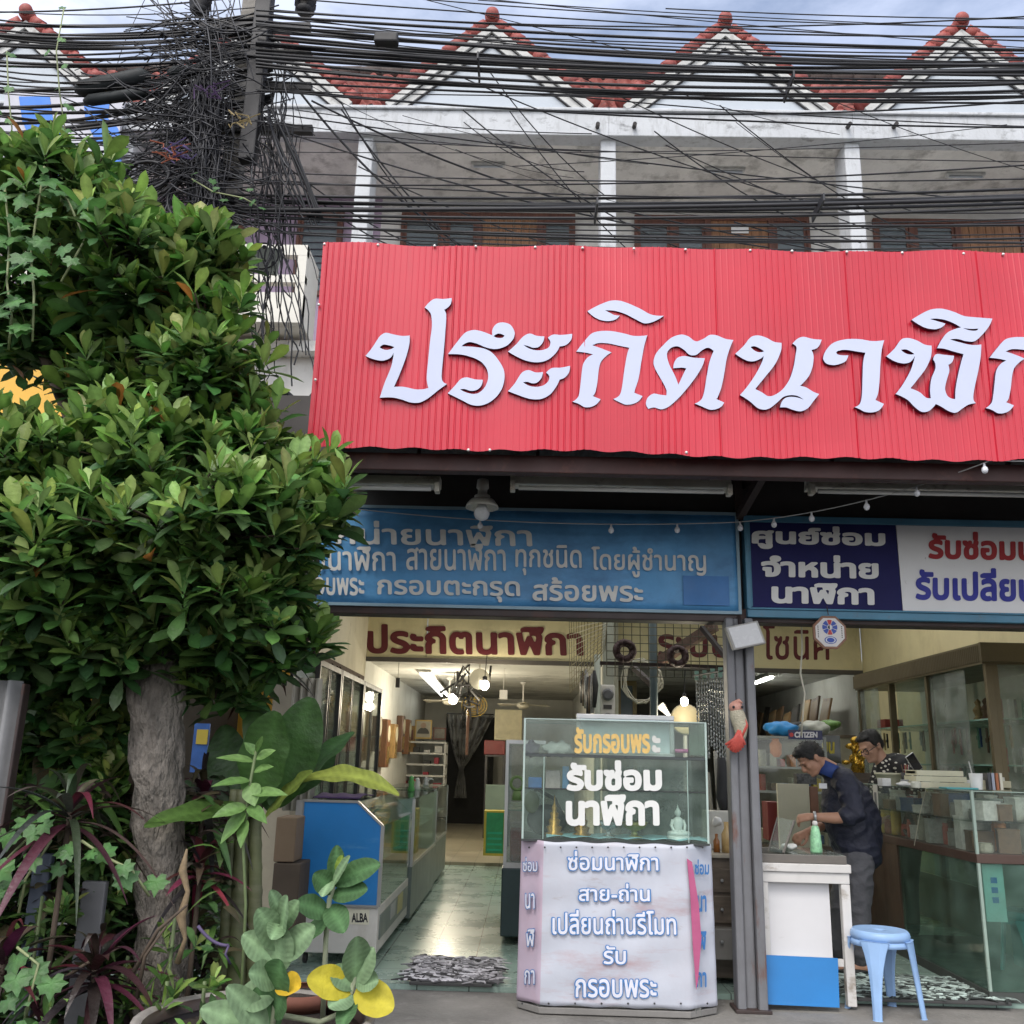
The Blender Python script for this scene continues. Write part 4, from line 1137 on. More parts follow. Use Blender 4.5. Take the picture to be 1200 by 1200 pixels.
# vertical drops right of the pole
lab5 = 'black drop wire falling from the pole past the white balcony box'
for k in range(30):
    x0 = RU(285, 345); y0 = RU(60, 190)
    x1_ = x0 + RU(-25, 65); y1_ = RU(240, 460)
    cable(x0, y0, min(x1_, 385), y1_, YP - .15, YP + RU(-.2, .6), RU(.004, .010), RU(-.1, .1), lab5, group='drop wires right of the pole', wob=RU(.01, .05), name='drop_wire')
for k in range(6):
    cable(312 + k * 3, 135 + RU(-8, 8), 366 + k * 2.5, 260 + RU(-8, 8), YP - .2, YP, .014, RU(-.1, .15), 'thick black cable of the bundle curving down right of the pole', group='thick cables right of the pole', name='drop_cable')
for k in range(7):
    x = 303 + k * 3
    cable(x, 318, x + RU(-26, 26), 462 + RU(-20, 20), YP + .2, YP + .9, .006, RU(-.05, .08), lab5, group='drop wires right of the pole', wob=.03, name='drop_wire')
# coils
def coil(px, py, r, nt_, label, Y=YP - .25, tr=.012, sy=1.0):
    c = P(px, py, Y); mb = MB(); n = 24; pts = []
    for i in range(n * nt_ + 1):
        a_ = 2 * PI * i / n
        rr = r * (1 + .06 * math.sin(a_ * .37 + px)); pts.append(c + V((rr * math.cos(a_), .03 * math.sin(i * .21) + .05 * i / (n * nt_), rr * sy * math.sin(a_))))
    mb.tube(pts, tr, 6)
    return tag(mb.build('cable_coil', m_black, smooth=True), label, 'cable coil', 'coils of spare cable on the pole')
coil(110, 206, .145, 5, 'round coil of spare black cable hanging in front of the blue strokes')
coil(170, 205, .20, 3, 'loose wide cable coil just left of the utility pole', sy=.7)
coil(152, 255, .16, 4, 'coil of black cable lowest on the pole, just above the leaves')
coil(222, 230, .19, 3, 'tall loose cable coil nearest the concrete pole', tr=.009, sy=1.2)
# the knot of cables round the pole that nobody could count
mb = MB()
rnd2 = random.Random(5); G = rnd2.gauss; RU2 = rnd2.uniform
for k in range(380):
    cx, cy = G(240, 32), RU2(20, 260)
    if cy > 170 and cx > 275: cx -= 60
    L_ = RU2(40, 150); ang = G(0.08, .25) if rnd2.random() < .72 else G(1.5, .35)
    n_ = 8; pts = []; y_ = YP + RU2(-.35, .25); cur = RU2(-.5, .5)
    for i in range(n_ + 1):
        u = i / n_ - .5; a_ = ang + cur * u
        pts.append(P(cx + L_ * u * math.cos(a_) + 2.5 * math.sin(i * .7 + k), cy + L_ * u * math.sin(a_) + 4 * cur * 10 * (u * u), y_ + .05 * math.sin(i * .8 + k)))
    mb.tube(pts, RU2(.003, .008), 4, cap=False)
for k in range(90):     # hanks falling along the pole
    x = G(240, 9); pts = [P(x + G(0, 4) + 3 * math.sin(k + i), 95 + i * 24 + G(0, 4), YP - .2 + RU2(-.1, .1)) for i in range(7)]
    mb.tube(pts, RU2(.004, .008), 4, cap=False)
for k in range(100):    # arcs sweeping left out of the knot
    x0_, y0_ = G(232, 12), RU2(70, 200); x1__, y1__ = RU2(70, 200), y0_ + RU2(-20, 90)
    a, b = P(x0_, y0_, YP - .15 + RU2(-.15, .15)), P(x1__, y1__, YP - RU2(-.2, .3))
    mb.tube(catenary(a, b, RU2(-.12, .3), 8), RU2(.004, .009), 4, cap=False)
o = mb.build('cable_tangle', m_blk2, smooth=True)
tag(o, 'dense tangle of thin black cables knotted round the utility pole', 'cables', kind='stuff')
# bits of coloured tape and card caught in the knot
for px, py, c_, nm in ((118 * 0 + 245, 104, (.07, .035, .10), 'purple ribbon caught in the cable knot beside the black steel post'), (208, 176, (.12, .09, .22), 'violet ribbon scrap lying in the lower cable knot'), (198, 178, (.30, .09, .05), 'orange tape scrap beside the violet ribbon'), (281, 143, (.30, .23, .11), 'yellowish bird-nest straw wad at the foot of the black steel post')):
    mb = MB(); q = P(px, py, YP - .38)
    for k in range(9):
        a = q + V((RU2(-.07, .07), RU2(-.03, .03), RU2(-.05, .05))); mb.tube([a, a + V((RU2(-.09, .09), .01, RU2(-.06, .06))), a + V((RU2(-.12, .12), 0, RU2(-.08, .08)))], .006, 4)
    tag(mb.build('ribbon_scrap', mat('scrap_%d' % px, c_, .7)), nm, 'scrap')
# pale splice plate with a wire hoop in front of the white balcony
c = P(308, 302, 7.6)
t = thing('cable_plate', 'pale green metal plate with wire hoop hanging before the white balcony box', 'cable plate', c)
mb = MB(); mb.prism([P(x, y, 7.6) for x, y in ((290, 286), (331, 292), (324, 322), (283, 316))], (0, .03, 0)); mb.build('plate', mat('pale_green_metal', (.40, .43, .38), .6, var=.15, vs=10, dirt=((.15, .15, .12), .7, 12, .55, .75, (1, 1, 1))), t, bevel=.006)
for x, y in ((290, 302), (310, 290), (321, 309), (299, 294)):
    q = P(x, y, 7.6); mb = MB(); mb.lathe([(.018, 0), (.018, .01)], (q.x, 7.595, q.z), 10, M=rx(PI / 2)); mb.build('bolt_hole', mK, t)
mb = MB(); mb.tube([c + V((.15 * math.cos(a_), -.03, .13 * math.sin(a_))) for a_ in np.arange(0, 2 * PI, .3)], .008, 5, close=True); mb.build('hoop', m_black, t, smooth=True)
# ================================================================== left shop: cabinets and counters
g_clear = glass('cabinet_glass', (.93, .96, .94), .05, (.42, .46, .43))
g_green = glass('greenish_glass', (.88, .94, .91), .08, (.40, .47, .43))
g_dusty = glass('dusty_glass', (.86, .91, .88), .22, (.50, .53, .50))
m_blackf = mat('black_aluminium', (.025, .024, .025), .4, var=.2)
m_silver = mat('aluminium_trim', (.45, .45, .45), .35, metal=.7, var=.1)
m_whl = mat('white_laminate', (.58, .56, .53), .5, var=.08, vs=3, dirt=((.3, .26, .2), .6, 3, .55, .8, (1, 1, .4)))
m_gryl = mat('grey_green_laminate', (.15, .18, .17), .4, var=.15, vs=3)
m_bluep = mat('sky_blue_plastic_sheet', (.010, .165, .45), .5, var=.1, vs=3, dirt=[((.10, .28, .50), .6, 6, .58, .74, (.3, 1, 2)), ((.02, .08, .2), .5, 2, .55, .8, (1, 1, 1))])
m_shelf = mat('shelf_glass_edge', (.25, .42, .36), .2, var=.05)
m_backb = mat('cabinet_back_board', (.50, .50, .46), .7, var=.15, vs=3)
XC = -1.86
ys = [PX(x, 800, XC).y for x in (374, 401, 428, 449)]
cl = ['tall black-framed glass cabinet nearest the street, on the left wall', 'middle tall black-framed glass cabinet of the three on the left wall', 'tall black-framed glass cabinet farthest inside, on the left wall']
for k in range(3):
    y0, y1 = ys[k] + .015, ys[k + 1] - .015
    t = thing('display_cabinet', cl[k], 'cabinet', (XC, (y0 + y1) / 2, .06), 'tall glass cabinets on the left wall')
    xb = XL + .16; zt = 2.28
    mb = MB()
    for y in (y0, y1 - .045): mb.box((XC - .045, y, .1), (XC, y + .045, zt)); mb.box((xb, y, .1), (xb + .03, y + .045, zt))
    mb.box((xb, y0 + .045, zt - .05), (XC - .002, y1 - .045, zt)); mb.box((XC - .04, y0 + .045, .1), (XC - .002, y1 - .045, .5))
    mb.build('frame', m_blackf, t)
    mb = MB(); mb.box((xb - .002, y0, .1), (xb + .012, y1, zt - .05)); mb.build('back', m_backb, t)
    mb = MB(); ym = (y0 + y1) / 2
    mb.box((XC - .02, y0 + .045, .5), (XC - .014, ym + .04, zt - .05)); mb.build('sliding_door', g_clear, t)
    mb = MB(); mb.box((XC - .034, ym - .04, .5), (XC - .028, y1 - .045, zt - .05)); mb.build('sliding_door', g_clear, t)
    mb = MB(); mb.box((XC - .036, ym - .05, .5), (XC - .012, ym - .03, zt - .05)); mb.box((XC - .036, ym + .03, .5), (XC - .012, ym + .04, zt - .05)); mb.build('door_edge', m_blackf, t)
    for z in (.9, 1.3, 1.68):
        mb = MB(); mb.box((xb + .02, y0 + .04, z), (XC - .05, y1 - .04, z + .008)); mb.build('shelf', m_shelf, t)
    mb = MB(); mb.box((xb + .02, y0 + .02, .5), (XC - .05, y0 + .026, zt - .05)); mb.build('side_pane', g_clear, t)
# statuettes of seated monks in the cabinets
m_sepia = mat('bronze_statuette', (.34, .26, .14), .4, metal=.2, var=.2, vs=20)
def monk(loc, h, label, m=m_sepia, m2=None, group=None, yaw=0.):
    t = thing('monk_statue', label, 'statue', loc, group); t['_local'] = 1
    s = h
    mb = MB()
    mb.lathe([(.34 * s, 0), (.36 * s, .03 * s), (.30 * s, .06 * s), (.33 * s, .12 * s), (.30 * s, .14 * s)], n=18); mb.build('base', m2 or m, t, smooth=True)
    mb = MB()
    mb.ball((0, -.02 * s, .21 * s), (.31 * s, .2 * s, .09 * s), 16, 8)
    for q in (-1, 1): mb.tube([(q * .06 * s, 0, .2 * s), (q * .27 * s, -.06 * s, .2 * s), (q * .05 * s, -.17 * s, .21 * s)], [.08 * s, .075 * s, .05 * s], 8)
    mb.tube([(0, .02 * s, .2 * s), (0, .02 * s, .36 * s), (0, .02 * s, .5 * s), (0, .02 * s, .6 * s), (0, .015 * s, .66 * s)], [.15 * s, .125 * s, .16 * s, .13 * s, .055 * s], 12)
    for q in (-1, 1): mb.tube([(q * .14 * s, .02 * s, .57 * s), (q * .2 * s, .0, .42 * s), (q * .16 * s, -.1 * s, .28 * s), (q * .03 * s, -.15 * s, .27 * s)], [.055 * s, .05 * s, .04 * s, .035 * s], 8)
    mb.build('body', m, t, smooth=True)
    mb = MB(); mb.ball((0, .0, .77 * s), (.085 * s, .095 * s, .115 * s), 12, 10); mb.ball((0, .015 * s, .86 * s), (.05 * s, .05 * s, .05 * s), 8, 6); mb.lathe([(.03 * s, .88 * s), (.02 * s, .93 * s), (.003 * s, 1.0 * s)], (0, .015 * s, 0), 8)
    for q in (-1, 1): mb.ball((q * .085 * s, .01 * s, .76 * s), (.012 * s, .02 * s, .05 * s), 6, 5)
    mb.build('head', m, t, smooth=True)
    t.rotation_euler = (0, 0, yaw)
    return t
for k, lab in ((0, 'brownish seated statue behind the first cabinet door, left of its twin'), (1, 'brownish seated statue in the middle glass cabinet')):
    p = PX((388, 411)[k], (828, 824)[k], XC - .2); monk((p.x, p.y, 1.69), .42, lab, group='seated statues in the cabinets', yaw=.6)
p = PX(366, 778, XC + .0)
mb = MB(); mb.box((p.x - .1, 7.85, 2.2), (p.x + .05, 8.0, 2.36)); tag(mb.build('tin_box', mat('green_tin', (.04, .16, .09), .35, var=.3, vs=20), bevel=.01), 'small dark green tin box on top of the street end of the glass cabinets', 'box')
mb = MB(); mb.box((XC - .2, 7.7, .2), (XC + .02, 7.95, 2.05)); tag(mb.build('shutter_box', mat('beige_board', (.40, .36, .29), .7, var=.15), bevel=.01), 'beige upright board at the street end of the glass cabinets', 'board')

# counter with the blue side
Y1 = 6.95
xr_ = P(446, 1020, Y1).x; xl_ = P(349, 1020, Y1).x
zt1, zc1, zb1_ = P(395, 939, Y1).z, P(446, 968, Y1).z, P(400, 1061, Y1).z
xc1 = P(420, 939, Y1).x
Y2 = PX(478, 1040, xr_).y
t = thing('watch_counter', 'sales counter with bright blue side panel and sloping glass front, nearest the street', 'counter', (xl_, Y1, .06))
mb = MB(); mb.box((xl_, Y1, .14), (xr_, Y2, zb1_ - .01)); mb.build('base_cabinet', m_whl, t, bevel=.006)
prof = [(xl_, zb1_), (xr_, zb1_), (xr_, zc1), (xc1, zt1), (xl_, zt1)]
mb = MB(); mb.prism([(x, Y1 - .012, z) for x, z in prof], (0, .012, 0)); mb.build('blue_end_panel', m_bluep, t)
mb = MB()
for (xa, za), (xb, zb) in zip(prof, prof[1:] + prof[:1]): mb.bar((xa, Y1 - .008, za), (xb, Y1 - .008, zb), .025, .016)
mb.bar((xl_ - .02, Y1 - .01, .14), (xl_ - .02, Y1 - .01, zt1), .045, .03)
mb.build('edge_trim', m_silver, t)
mb = MB(); mb.prism([(xc1, Y1, zt1), (xr_, Y1, zc1), (xr_ - .006, Y1, zc1 - .004), (xc1 - .006, Y1, zt1 - .004)], (0, Y2 - Y1, 0)); mb.build('sloping_glass', g_green, t)
mb = MB(); mb.box((xr_ - .006, Y1, zb1_), (xr_, Y2, zc1 - .005)); mb.build('front_glass', g_green, t)
mb = MB(); mb.box((xl_, Y1, zt1 - .006), (xc1 - .007, Y2, zt1)); mb.build('top_glass', g_green, t)
mb = MB(); mb.box((xl_ + .02, Y1 + .01, .72), (xr_ - .02, Y2 - .01, .728)); mb.build('shelf', m_shelf, t)
mb = MB(); mb.box((xl_, Y1, zb1_), (xl_ + .02, Y2, zt1 - .01)); mb.build('back_board', m_backb, t)
mb = MB(); mb.box((xr_, Y1 + .08, .22), (xr_ + .006, Y2 - .05, .38)); mb.build('kick_panel', m_gryl, t)
mb = MB(); mb.box((xr_ + .002, Y1 + .6, .27), (xr_ + .01, Y1 + .85, .37)); mb.box((xr_ + .002, Y1 + 1.0, .25), (xr_ + .01, Y1 + 1.3, .38), 1); mb.build('sticker', [mat('grey_sticker', (.4, .4, .4), .5), mat('yellow_sticker', (.5, .45, .2), .5)], t)
mb = MB(); a, b = P(407, 1083, Y1 - .004), P(433, 1066, Y1 - .004); mb.box((a.x, Y1 - .004, a.z), (b.x, Y1 - .001, b.z)); mb.build('label_plate', mat('cream_label', (.62, .60, .48), .5), t)
lettering('ALBA', 412, 431, 1070, 1081, lambda x, y: P(x, y, Y1 - .006), mK, t, .035, 26, .0)
mb = MB(); a, b = P(375, 1090, Y1 - .004), P(402, 1068, Y1 - .004); mb.box((a.x, Y1 - .004, a.z), (b.x, Y1 - .001, b.z)); mb.build('pink_label', mat('pink_label_paper', (.55, .12, .3), .5, var=.3, vs=30), t)
for x in (xl_ + .08, xr_ - .08):
    mb = MB(); mb.lathe([(.02, -.012), (.035, -.012), (.035, .012), (.02, .012)], (x, Y1 + .08, .095), 12, M=ry(PI / 2)); mb.build('caster', m_blackf, t)
def counter(label, ya, yb, xr2, zt2, zl, dep=.6, mlow=m_gryl):
    t = thing('glass_counter', label, 'counter', (xr2 - dep, ya, .06), 'glass counters along the left aisle')
    mb = MB(); mb.box((xr2 - dep, ya, .1), (xr2, yb, zl)); mb.build('base_cabinet', mlow, t, bevel=.006)
    mb = MB(); mb.box((xr2 - .006, ya, zl), (xr2, yb, zt2 - .012)); mb.build('front_glass', g_green, t)
    mb = MB(); mb.box((xr2 - dep, ya, zt2 - .01), (xr2, yb, zt2)); mb.build('top_glass', g_green, t)
    mb = MB(); mb.box((xr2 - dep, ya, zl), (xr2 - .008, ya + .006, zt2 - .012)); mb.build('end_glass', g_green, t)
    mb = MB(); mb.box((xr2 - dep + .03, ya + .02, (zl + zt2) / 2), (xr2 - .03, yb - .02, (zl + zt2) / 2 + .008)); mb.build('shelf', m_shelf, t)
    mb = MB()
    for y in (ya, yb - .02): mb.box((xr2 - .022, y - .002, zl), (xr2 + .003, y + .02, zt2 - .011))
    mb.box((xr2 - .022, ya + .02, zl), (xr2 + .003, yb - .02, zl + .03)); mb.build('trim', m_silver, t)
    return t
xq = PX(483, 1084, -1).x
zt2 = PX(520, 926, xr_ + .0).z
counter('dark grey glass counter with green box inside, second from the street on the left', Y2 + .06, 10.9, xr_ + .02, 1.10, .52)
counter('dark glass counter farthest down the left aisle', 10.95, 12.6, xr_ - .0, 1.12, .52)
m_gbox = mat('green_packing_box', (.03, .26, .10), .5, var=.25, vs=10); m_ybox = mat('yellow_box_rim', (.45, .36, .04), .5, var=.15)
def crate(label, x0, x1, y0, y1, z0, z1):
    t = thing('packing_box', label, 'box', (x0, y0, z0), 'green and yellow boxes')
    mb = MB(); mb.box((x0 + .02, y0 + .002, z0 + .03), (x1 - .02, y1 - .01, z1 - .02)); mb.build('body', m_gbox, t)
    mb = MB(); mb.box((x0, y0, z0), (x1, y1, z0 + .03)); mb.box((x0, y0, z1 - .02), (x1, y1, z1)); mb.box((x1 - .03, y0 - .004, z0 + .03), (x1, y1, z1 - .02)); mb.box((x0, y0 - .004, z0 + .03), (x0 + .03, y1, z1 - .02)); mb.build('rim', m_ybox, t)
    mb = MB()
    for q in range(4): mb.box((x0 + .05, y0 - .001, z0 + .06 + q * .07), (x1 - .05, y0 + .001, z0 + .085 + q * .07))
    mb.build('printed_bands', mat('teal_print', (.02, .36, .2), .5), t)
crate('green box with yellow rim inside the second glass counter', xr_ - .5, xr_ - .06, 8.9, 9.2, .53, .88)
crate('green box standing in the sloping-glass counter by the blue panel', xr_ - .45, xr_ - .06, Y2 - .5, Y2 - .25, .73, .93)
p = P(580, 1003, 13.0); crate('green box with yellow rim on the floor right of the aisle', P(566, 1003, 13).x, P(592, 1003, 13).x, 13.0, 13.3, p.z, p.z + .56)
# knick-knacks on the counters
p = PX(412, 934, (xl_ + xr_) / 2)
mb = MB(); mb.sheet(lambda u, v: V((xc1 - .38 + u * .34, Y1 + .25 + v * .7, zt1 + .012 + .02 * abs(math.sin(u * 7 + v * 3)) * math.sin(v * PI))), 14, 14); tag(mb.build('folded_cloth', mat('purple_cloth', (.06, .03, .10), .9, var=.3, vs=12), smooth=True, solid=.008), 'dark purple cloth lying on top of the blue-sided counter', 'cloth')
for px, c_, hh, lb in ((489, (.6, .6, .58), .13, 'tall white figurine on the second glass counter'), (499, (.5, .5, .5), .10, 'white bird figurine right of the tall white one'), (482, (.10, .35, .10), .16, 'small green ornament plant on the second glass counter')):
    p = PX(px, 922, xr_ - .2); p = V((p.x, min(p.y, 12.3), 1.12 if p.y > 10.93 else 1.10))
    mb = MB(); mb.lathe([(.03, 0), (.04, .01), (.025, hh * .4), (.035, hh * .6), (.02, hh * .75), (.028, hh * .88), (.004, hh)], p, 10)
    if 'bird' in lb: mb.tube([p + V((0, 0, hh * .6)), p + V((.06, 0, hh * .8)), p + V((.09, 0, hh * .7))], [.02, .014, .004], 6)
    tag(mb.build('figurine', mat('figurine_%d' % px, c_, .4), smooth=True), lb, 'figurine')
p0 = P(507, 935, 8.8); mb = MB(); mb.prism([P(x, y, 8.85) for x, y in ((463, 938), (486, 934), (486, 955), (464, 959))], (0, .004, 0)); tag(mb.build('price_card', mat('pale_card', (.45, .5, .48), .5)), 'pale square card standing behind the glass of the second counter', 'card')

# clocks hung along the inner left wall
rc = random.Random(3)
for k in range(8):
    y = 12.5 + k * .95; z = 1.75 + rc.uniform(-.1, .1); h_ = rc.uniform(.5, .8)
    if y < YB: xx = xw
    else: xx = XL - .05
    t = thing('wall_clock', 'brown wooden pendulum clock in the row along the left inner wall', 'clock', (xx, y, z), 'pendulum clocks along the left wall')
    mb = MB(); mb.box((xx, y, z - h_ / 2), (xx + .12, y + .34, z + h_ / 2)); mb.build('case', mat('clock_wood_%d' % (k % 3), ((.16, .07, .03), (.28, .17, .06), (.10, .05, .03))[k % 3], .4, var=.2, vs=6, wood=(20, 20, 2)), t, bevel=.015)
    mb = MB(); mb.lathe([(.13, 0), (.13, .006)], (xx + .121, y + .17, z + h_ * .2), 18, M=ry(PI / 2)); mb.build('dial', mat('clock_dial', (.6, .55, .4), .4), t)
    mb = MB(); mb.box((xx + .121, y + .07, z - h_ * .42), (xx + .126, y + .27, z - .05)); mb.build('pendulum_window', mat('brass_window', (.5, .33, .1), .25, metal=.7), t)

# back of the left room
m_wpow = mat('white_powder_coat', (.55, .55, .52), .5, var=.08)
YK = 19.0
def at(px, py, Y=YK): return P(px, py, Y)
t = thing('shelf_rack', 'white open shelf rack at the back of the left room', 'shelf', at(495, 930))
a, b = at(467, 868), at(521, 922)
mb = MB()
for x in (a.x, b.x - .04): mb.box((x, YK, b.z - .9), (x + .04, YK + .04, a.z)); mb.box((x, YK + .4, b.z - .9), (x + .04, YK + .44, a.z))
mb.build('frame', m_wpow, t)
for q in range(5):
    z = a.z - q * (a.z - b.z) / 4.0
    mb = MB(); mb.box((a.x + .001, YK - .005, z - .035), (b.x - .001, YK + .43, z)); mb.build('shelf', m_wpow, t)
rr = random.Random(9)
for q in range(1, 5):
    for j in range(4):
        if rr.random() < .75:
            z = a.z - q * (a.z - b.z) / 4.0; x = a.x + .08 + j * .21
            w_, h_ = rr.uniform(.07, .16), rr.uniform(.05, .14); c_ = rr.choice(['red', 'grey', 'black', 'white'])
            mb = MB(); mb.box((x, YK + .08, z), (x + w_, YK + .3, z + h_)); tag(mb.build('carton', mat('carton_' + c_, {'red': (.35, .03, .05), 'grey': (.2, .2, .2), 'black': (.03, .03, .03), 'white': (.5, .5, .48)}[c_], .5), bevel=.008), c_ + ' carton on the white shelf rack at the back', 'carton', 'cartons on the shelf rack')
a, b = at(486, 843), at(505, 866)
t = thing('portrait_frame', 'gilt-edged framed portrait standing on the white shelf rack', 'portrait', at(495, 866))
mb = MB(); mb.box((a.x, YK + .1, b.z), (b.x, YK + .13, a.z)); mb.build('frame', mat('gilt_wood', (.40, .28, .10), .35, metal=.4, var=.15), t, bevel=.006)
mb = MB(); mb.box((a.x + .03, YK + .092, b.z + .03), (b.x - .03, YK + .1, a.z - .03)); mb.build('picture', mat('sepia_print', (.30, .28, .22), .4, var=.2, vs=4), t)
xm = (a.x + b.x) / 2
mb = MB()
vs, fs = disc(V((xm, YK + .09, b.z + .1)), .12, 16, 0, PI); mb.add(vs, fs); vs, fs = disc(V((xm, YK + .088, b.z + .26)), .055, 16); mb.add(vs, fs, mi=1)
mb.build('sitter', [mat('dark_suit_print', (.04, .04, .035), .5), mat('face_print', (.30, .2, .14), .5)], t)
for px0, px1, py0, lab in ((467, 483, 855, 'dark reddish framed picture left of the gilt portrait'), (507, 522, 852, 'brown framed picture right of the gilt portrait')):
    a, b = at(px0, py0), at(px1, 867); mb = MB(); mb.box((a.x, YK + .1, b.z), (b.x, YK + .14, a.z)); mb.box((a.x + .03, YK + .093, b.z + .03), (b.x - .03, YK + .1, a.z - .03), 1)
    tag(mb.build('picture_frame', [mat('dark_red_wood', (.1, .03, .02), .5), mat('dim_print', (.12, .11, .09), .4, var=.4, vs=10)], bevel=.004), lab, 'picture')
# dark back doorway with a sheer curtain knotted in the middle
YD = 20.5
a, b = at(524, 838, YD), at(575, 965, YD)
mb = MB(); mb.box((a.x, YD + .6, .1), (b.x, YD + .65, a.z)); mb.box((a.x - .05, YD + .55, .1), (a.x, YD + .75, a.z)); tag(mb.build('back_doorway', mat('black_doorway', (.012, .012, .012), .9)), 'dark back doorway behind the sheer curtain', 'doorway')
t = thing('curtain', 'sheer grey curtain knotted in the middle hanging in the back doorway', 'curtain', at(548, 900, YD))
za, zk, ze = at(548, 838, YD).z, at(540, 900, YD).z, at(540, 935, YD).z
xk = at(541, 900, YD).x
def cfn(u, v):
    z = za + (ze - za) * v; vk = (zk - za) / (ze - za)
    wd = (b.x - a.x) * ((1 - (v / vk)) ** .75 * .93 + .07) if v < vk else (b.x - a.x) * (.07 + .2 * ((v - vk) / (1 - vk)) ** .7)
    cx = ((a.x + b.x) / 2) * (1 - min(1, v / vk)) + xk * min(1, v / vk)
    return V((cx + (u - .5) * wd, YD - .1 + .04 * math.sin(u * 34), z))
mb = MB(); mb.sheet(cfn, 60, 24)
mt = glass('sheer_cloth', (.55, .55, .55), .45, (.28, .28, .27), .5)
mb.build('cloth', mt, t, smooth=True)
mb = MB(); mb.tube([V((a.x, YD - .1, za + .02)), V((b.x, YD - .1, za + .02))], .015, 6); mb.build('rod', m_blackf, t)
# boxes right of the doorway
for px0, px1, py0, py1, Y, c_, lab, nm in ((567, 592, 868, 884, 17.5, (.16, .03, .03), 'dark red carton on the black rack right of the back doorway', 'carton'), (579, 612, 832, 867, 18.5, (.55, .50, .34), 'pale lit panel leaning at the back of the left room', 'panel')):
    a, b = P(px0, py1, Y), P(px1, py0, Y); mb = MB(); mb.box((a.x, Y, a.z), (b.x, Y + .3, b.z)); tag(mb.build(nm, mat('tint_%d' % px0, c_, .6, var=.2, vs=6), bevel=.01), lab, nm)
t = thing('black_rack', 'black rack with shelves right of the back doorway', 'rack', P(580, 950, 17.5))
a, b = P(566, 960, 17.4), P(592, 885, 17.4)
mb = MB()
for q in range(3): mb.box((a.x, 17.4, a.z + q * (b.z - a.z) / 2 - .03), (b.x, 17.8, a.z + q * (b.z - a.z) / 2))
for x in (a.x, b.x - .04): mb.box((x + .001, 17.41, a.z - .6), (x + .04, 17.79, b.z - .031))
mb.build('frame', m_blackf, t)
mb = MB(); a, b = P(568, 960, 15.2), P(592, 920, 15.2); mb.box((a.x, 15.2, .1), (b.x, 15.26, b.z)); tag(mb.build('pale_screen', mat('pale_green_screen', (.22, .30, .25), .5, var=.15, vs=3), bevel=.006), 'pale green glass-fronted cabinet end right of the aisle', 'cabinet')
# glass cabinet and dark chest behind the cart, right of the aisle
t = thing('glass_cabinet', 'upright glass cabinet between the aisle and the cart', 'cabinet', P(598, 1100, 8.6))
a, b = P(587, 1112, 7.9), P(640, 868, 7.9)
mb = MB(); mb.box((a.x, 7.9, .62), (b.x, 9.4, .66)); mb.box((a.x, 7.9, b.z - .03), (b.x, 9.4, b.z)); 
for y in (7.9, 9.37): mb.box((a.x, y, .66), (a.x + .025, y + .03, b.z - .03))
mb.build('frame', m_silver, t)
mb = MB(); mb.box((a.x + .003, 7.93, .66), (a.x + .009, 9.37, b.z - .03)); mb.build('side_glass', g_dusty, t)
mb = MB(); mb.box((a.x + .025, 7.91, .66), (b.x, 7.916, b.z - .03)); mb.build('end_glass', g_dusty, t)
mb = MB(); mb.box((a.x + .02, 7.95, 1.05), (b.x, 9.35, 1.06)); mb.build('shelf', m_shelf, t)
mb = MB(); mb.box((a.x - .01, 7.88, .12), (b.x, 9.42, .62)); mb.build('chest', mat('dark_teal_laminate', (.025, .05, .055), .35, var=.2, vs=3), t, bevel=.01)
mb = MB(); mb.box((a.x + .05, 8.0, .664), (a.x + .25, 8.3, .9)); tag(mb.build('red_box', mat('dull_red_box', (.30, .05, .04), .5, var=.2, vs=9), bevel=.01), 'dull red box behind the glass left of the cart', 'box')
mb = MB(); q = P(606, 918, 7.8); mb.tube([q + V((.05 * math.cos(a_), 0, .05 * math.sin(a_))) for a_ in np.arange(0, 2 * PI, .4)], .012, 6, close=True); mb.lathe([(.04, -.13), (.03, -.06)], q, 8); tag(mb.build('alarm_clock', mat('olive_green', (.12, .2, .06), .5), smooth=True), 'olive green round clock left of the cart glass', 'clock')

# ceiling fittings of the left room
m_emit = mat('lit_bulb', (1.0, .93, .78), .3, var=0, emit=14)
m_emitt = mat('lit_tube', (.95, .97, .90), .3, var=0, emit=2.6)
def bulb(px, py, Y, label, watts, r=.045, cord=.35):
    p = P(px, py, Y)
    t = thing('hanging_bulb', label, 'light bulb', p, 'lit bulbs hanging in the shops')
    mb = MB(); mb.ball(p, (r, r, r * 1.15), 14, 10); mb.build('bulb', m_emit, t, smooth=True)
    mb = MB(); mb.lathe([(r * .5, r * 1.0), (r * .55, r * 1.9), (r * .2, r * 2.1)], p, 10); mb.build('socket', m_blackf, t, smooth=True)
    mb = MB(); mb.tube([p + V((0, 0, r * 2)), p + V((.02, 0, r * 2 + cord))], .006, 5); mb.build('cord', m_blackf, t)
    ld = bpy.data.lights.new('bulb_light', 'POINT'); ld.energy = watts; ld.color = (1, .88, .66); ld.shadow_soft_size = .06
    lo = bpy.data.objects.new('bulb_light', ld); COL.objects.link(lo); lo.location = p + V((0, -.0, -r * 1.15 - .07))
bulb(568, 803, 13.0, 'lit bulb hanging just under the cream fascia board', 24, .06, .3)
bulb(531, 819, 15.5, 'lit bulb lower down and deeper inside the left room', 34, .075, .45)
bulb(802, 822, 8.6, 'lit bulb hanging beside the silver chains by the steel pillar', 5, .035, .35)
t = thing('tube_lamp', 'twin tube lamp on the ceiling of the left inner room', 'tube lamp', P(507, 800, 15.5))
a, b = PZ(497, 789, ZC - .06), PZ(521, 815, ZC - .06)
mb = MB(); mb.bar(a + V((0, 0, .04)), b + V((0, 0, .04)), .22, .04); mb.build('housing', m_whl, t)
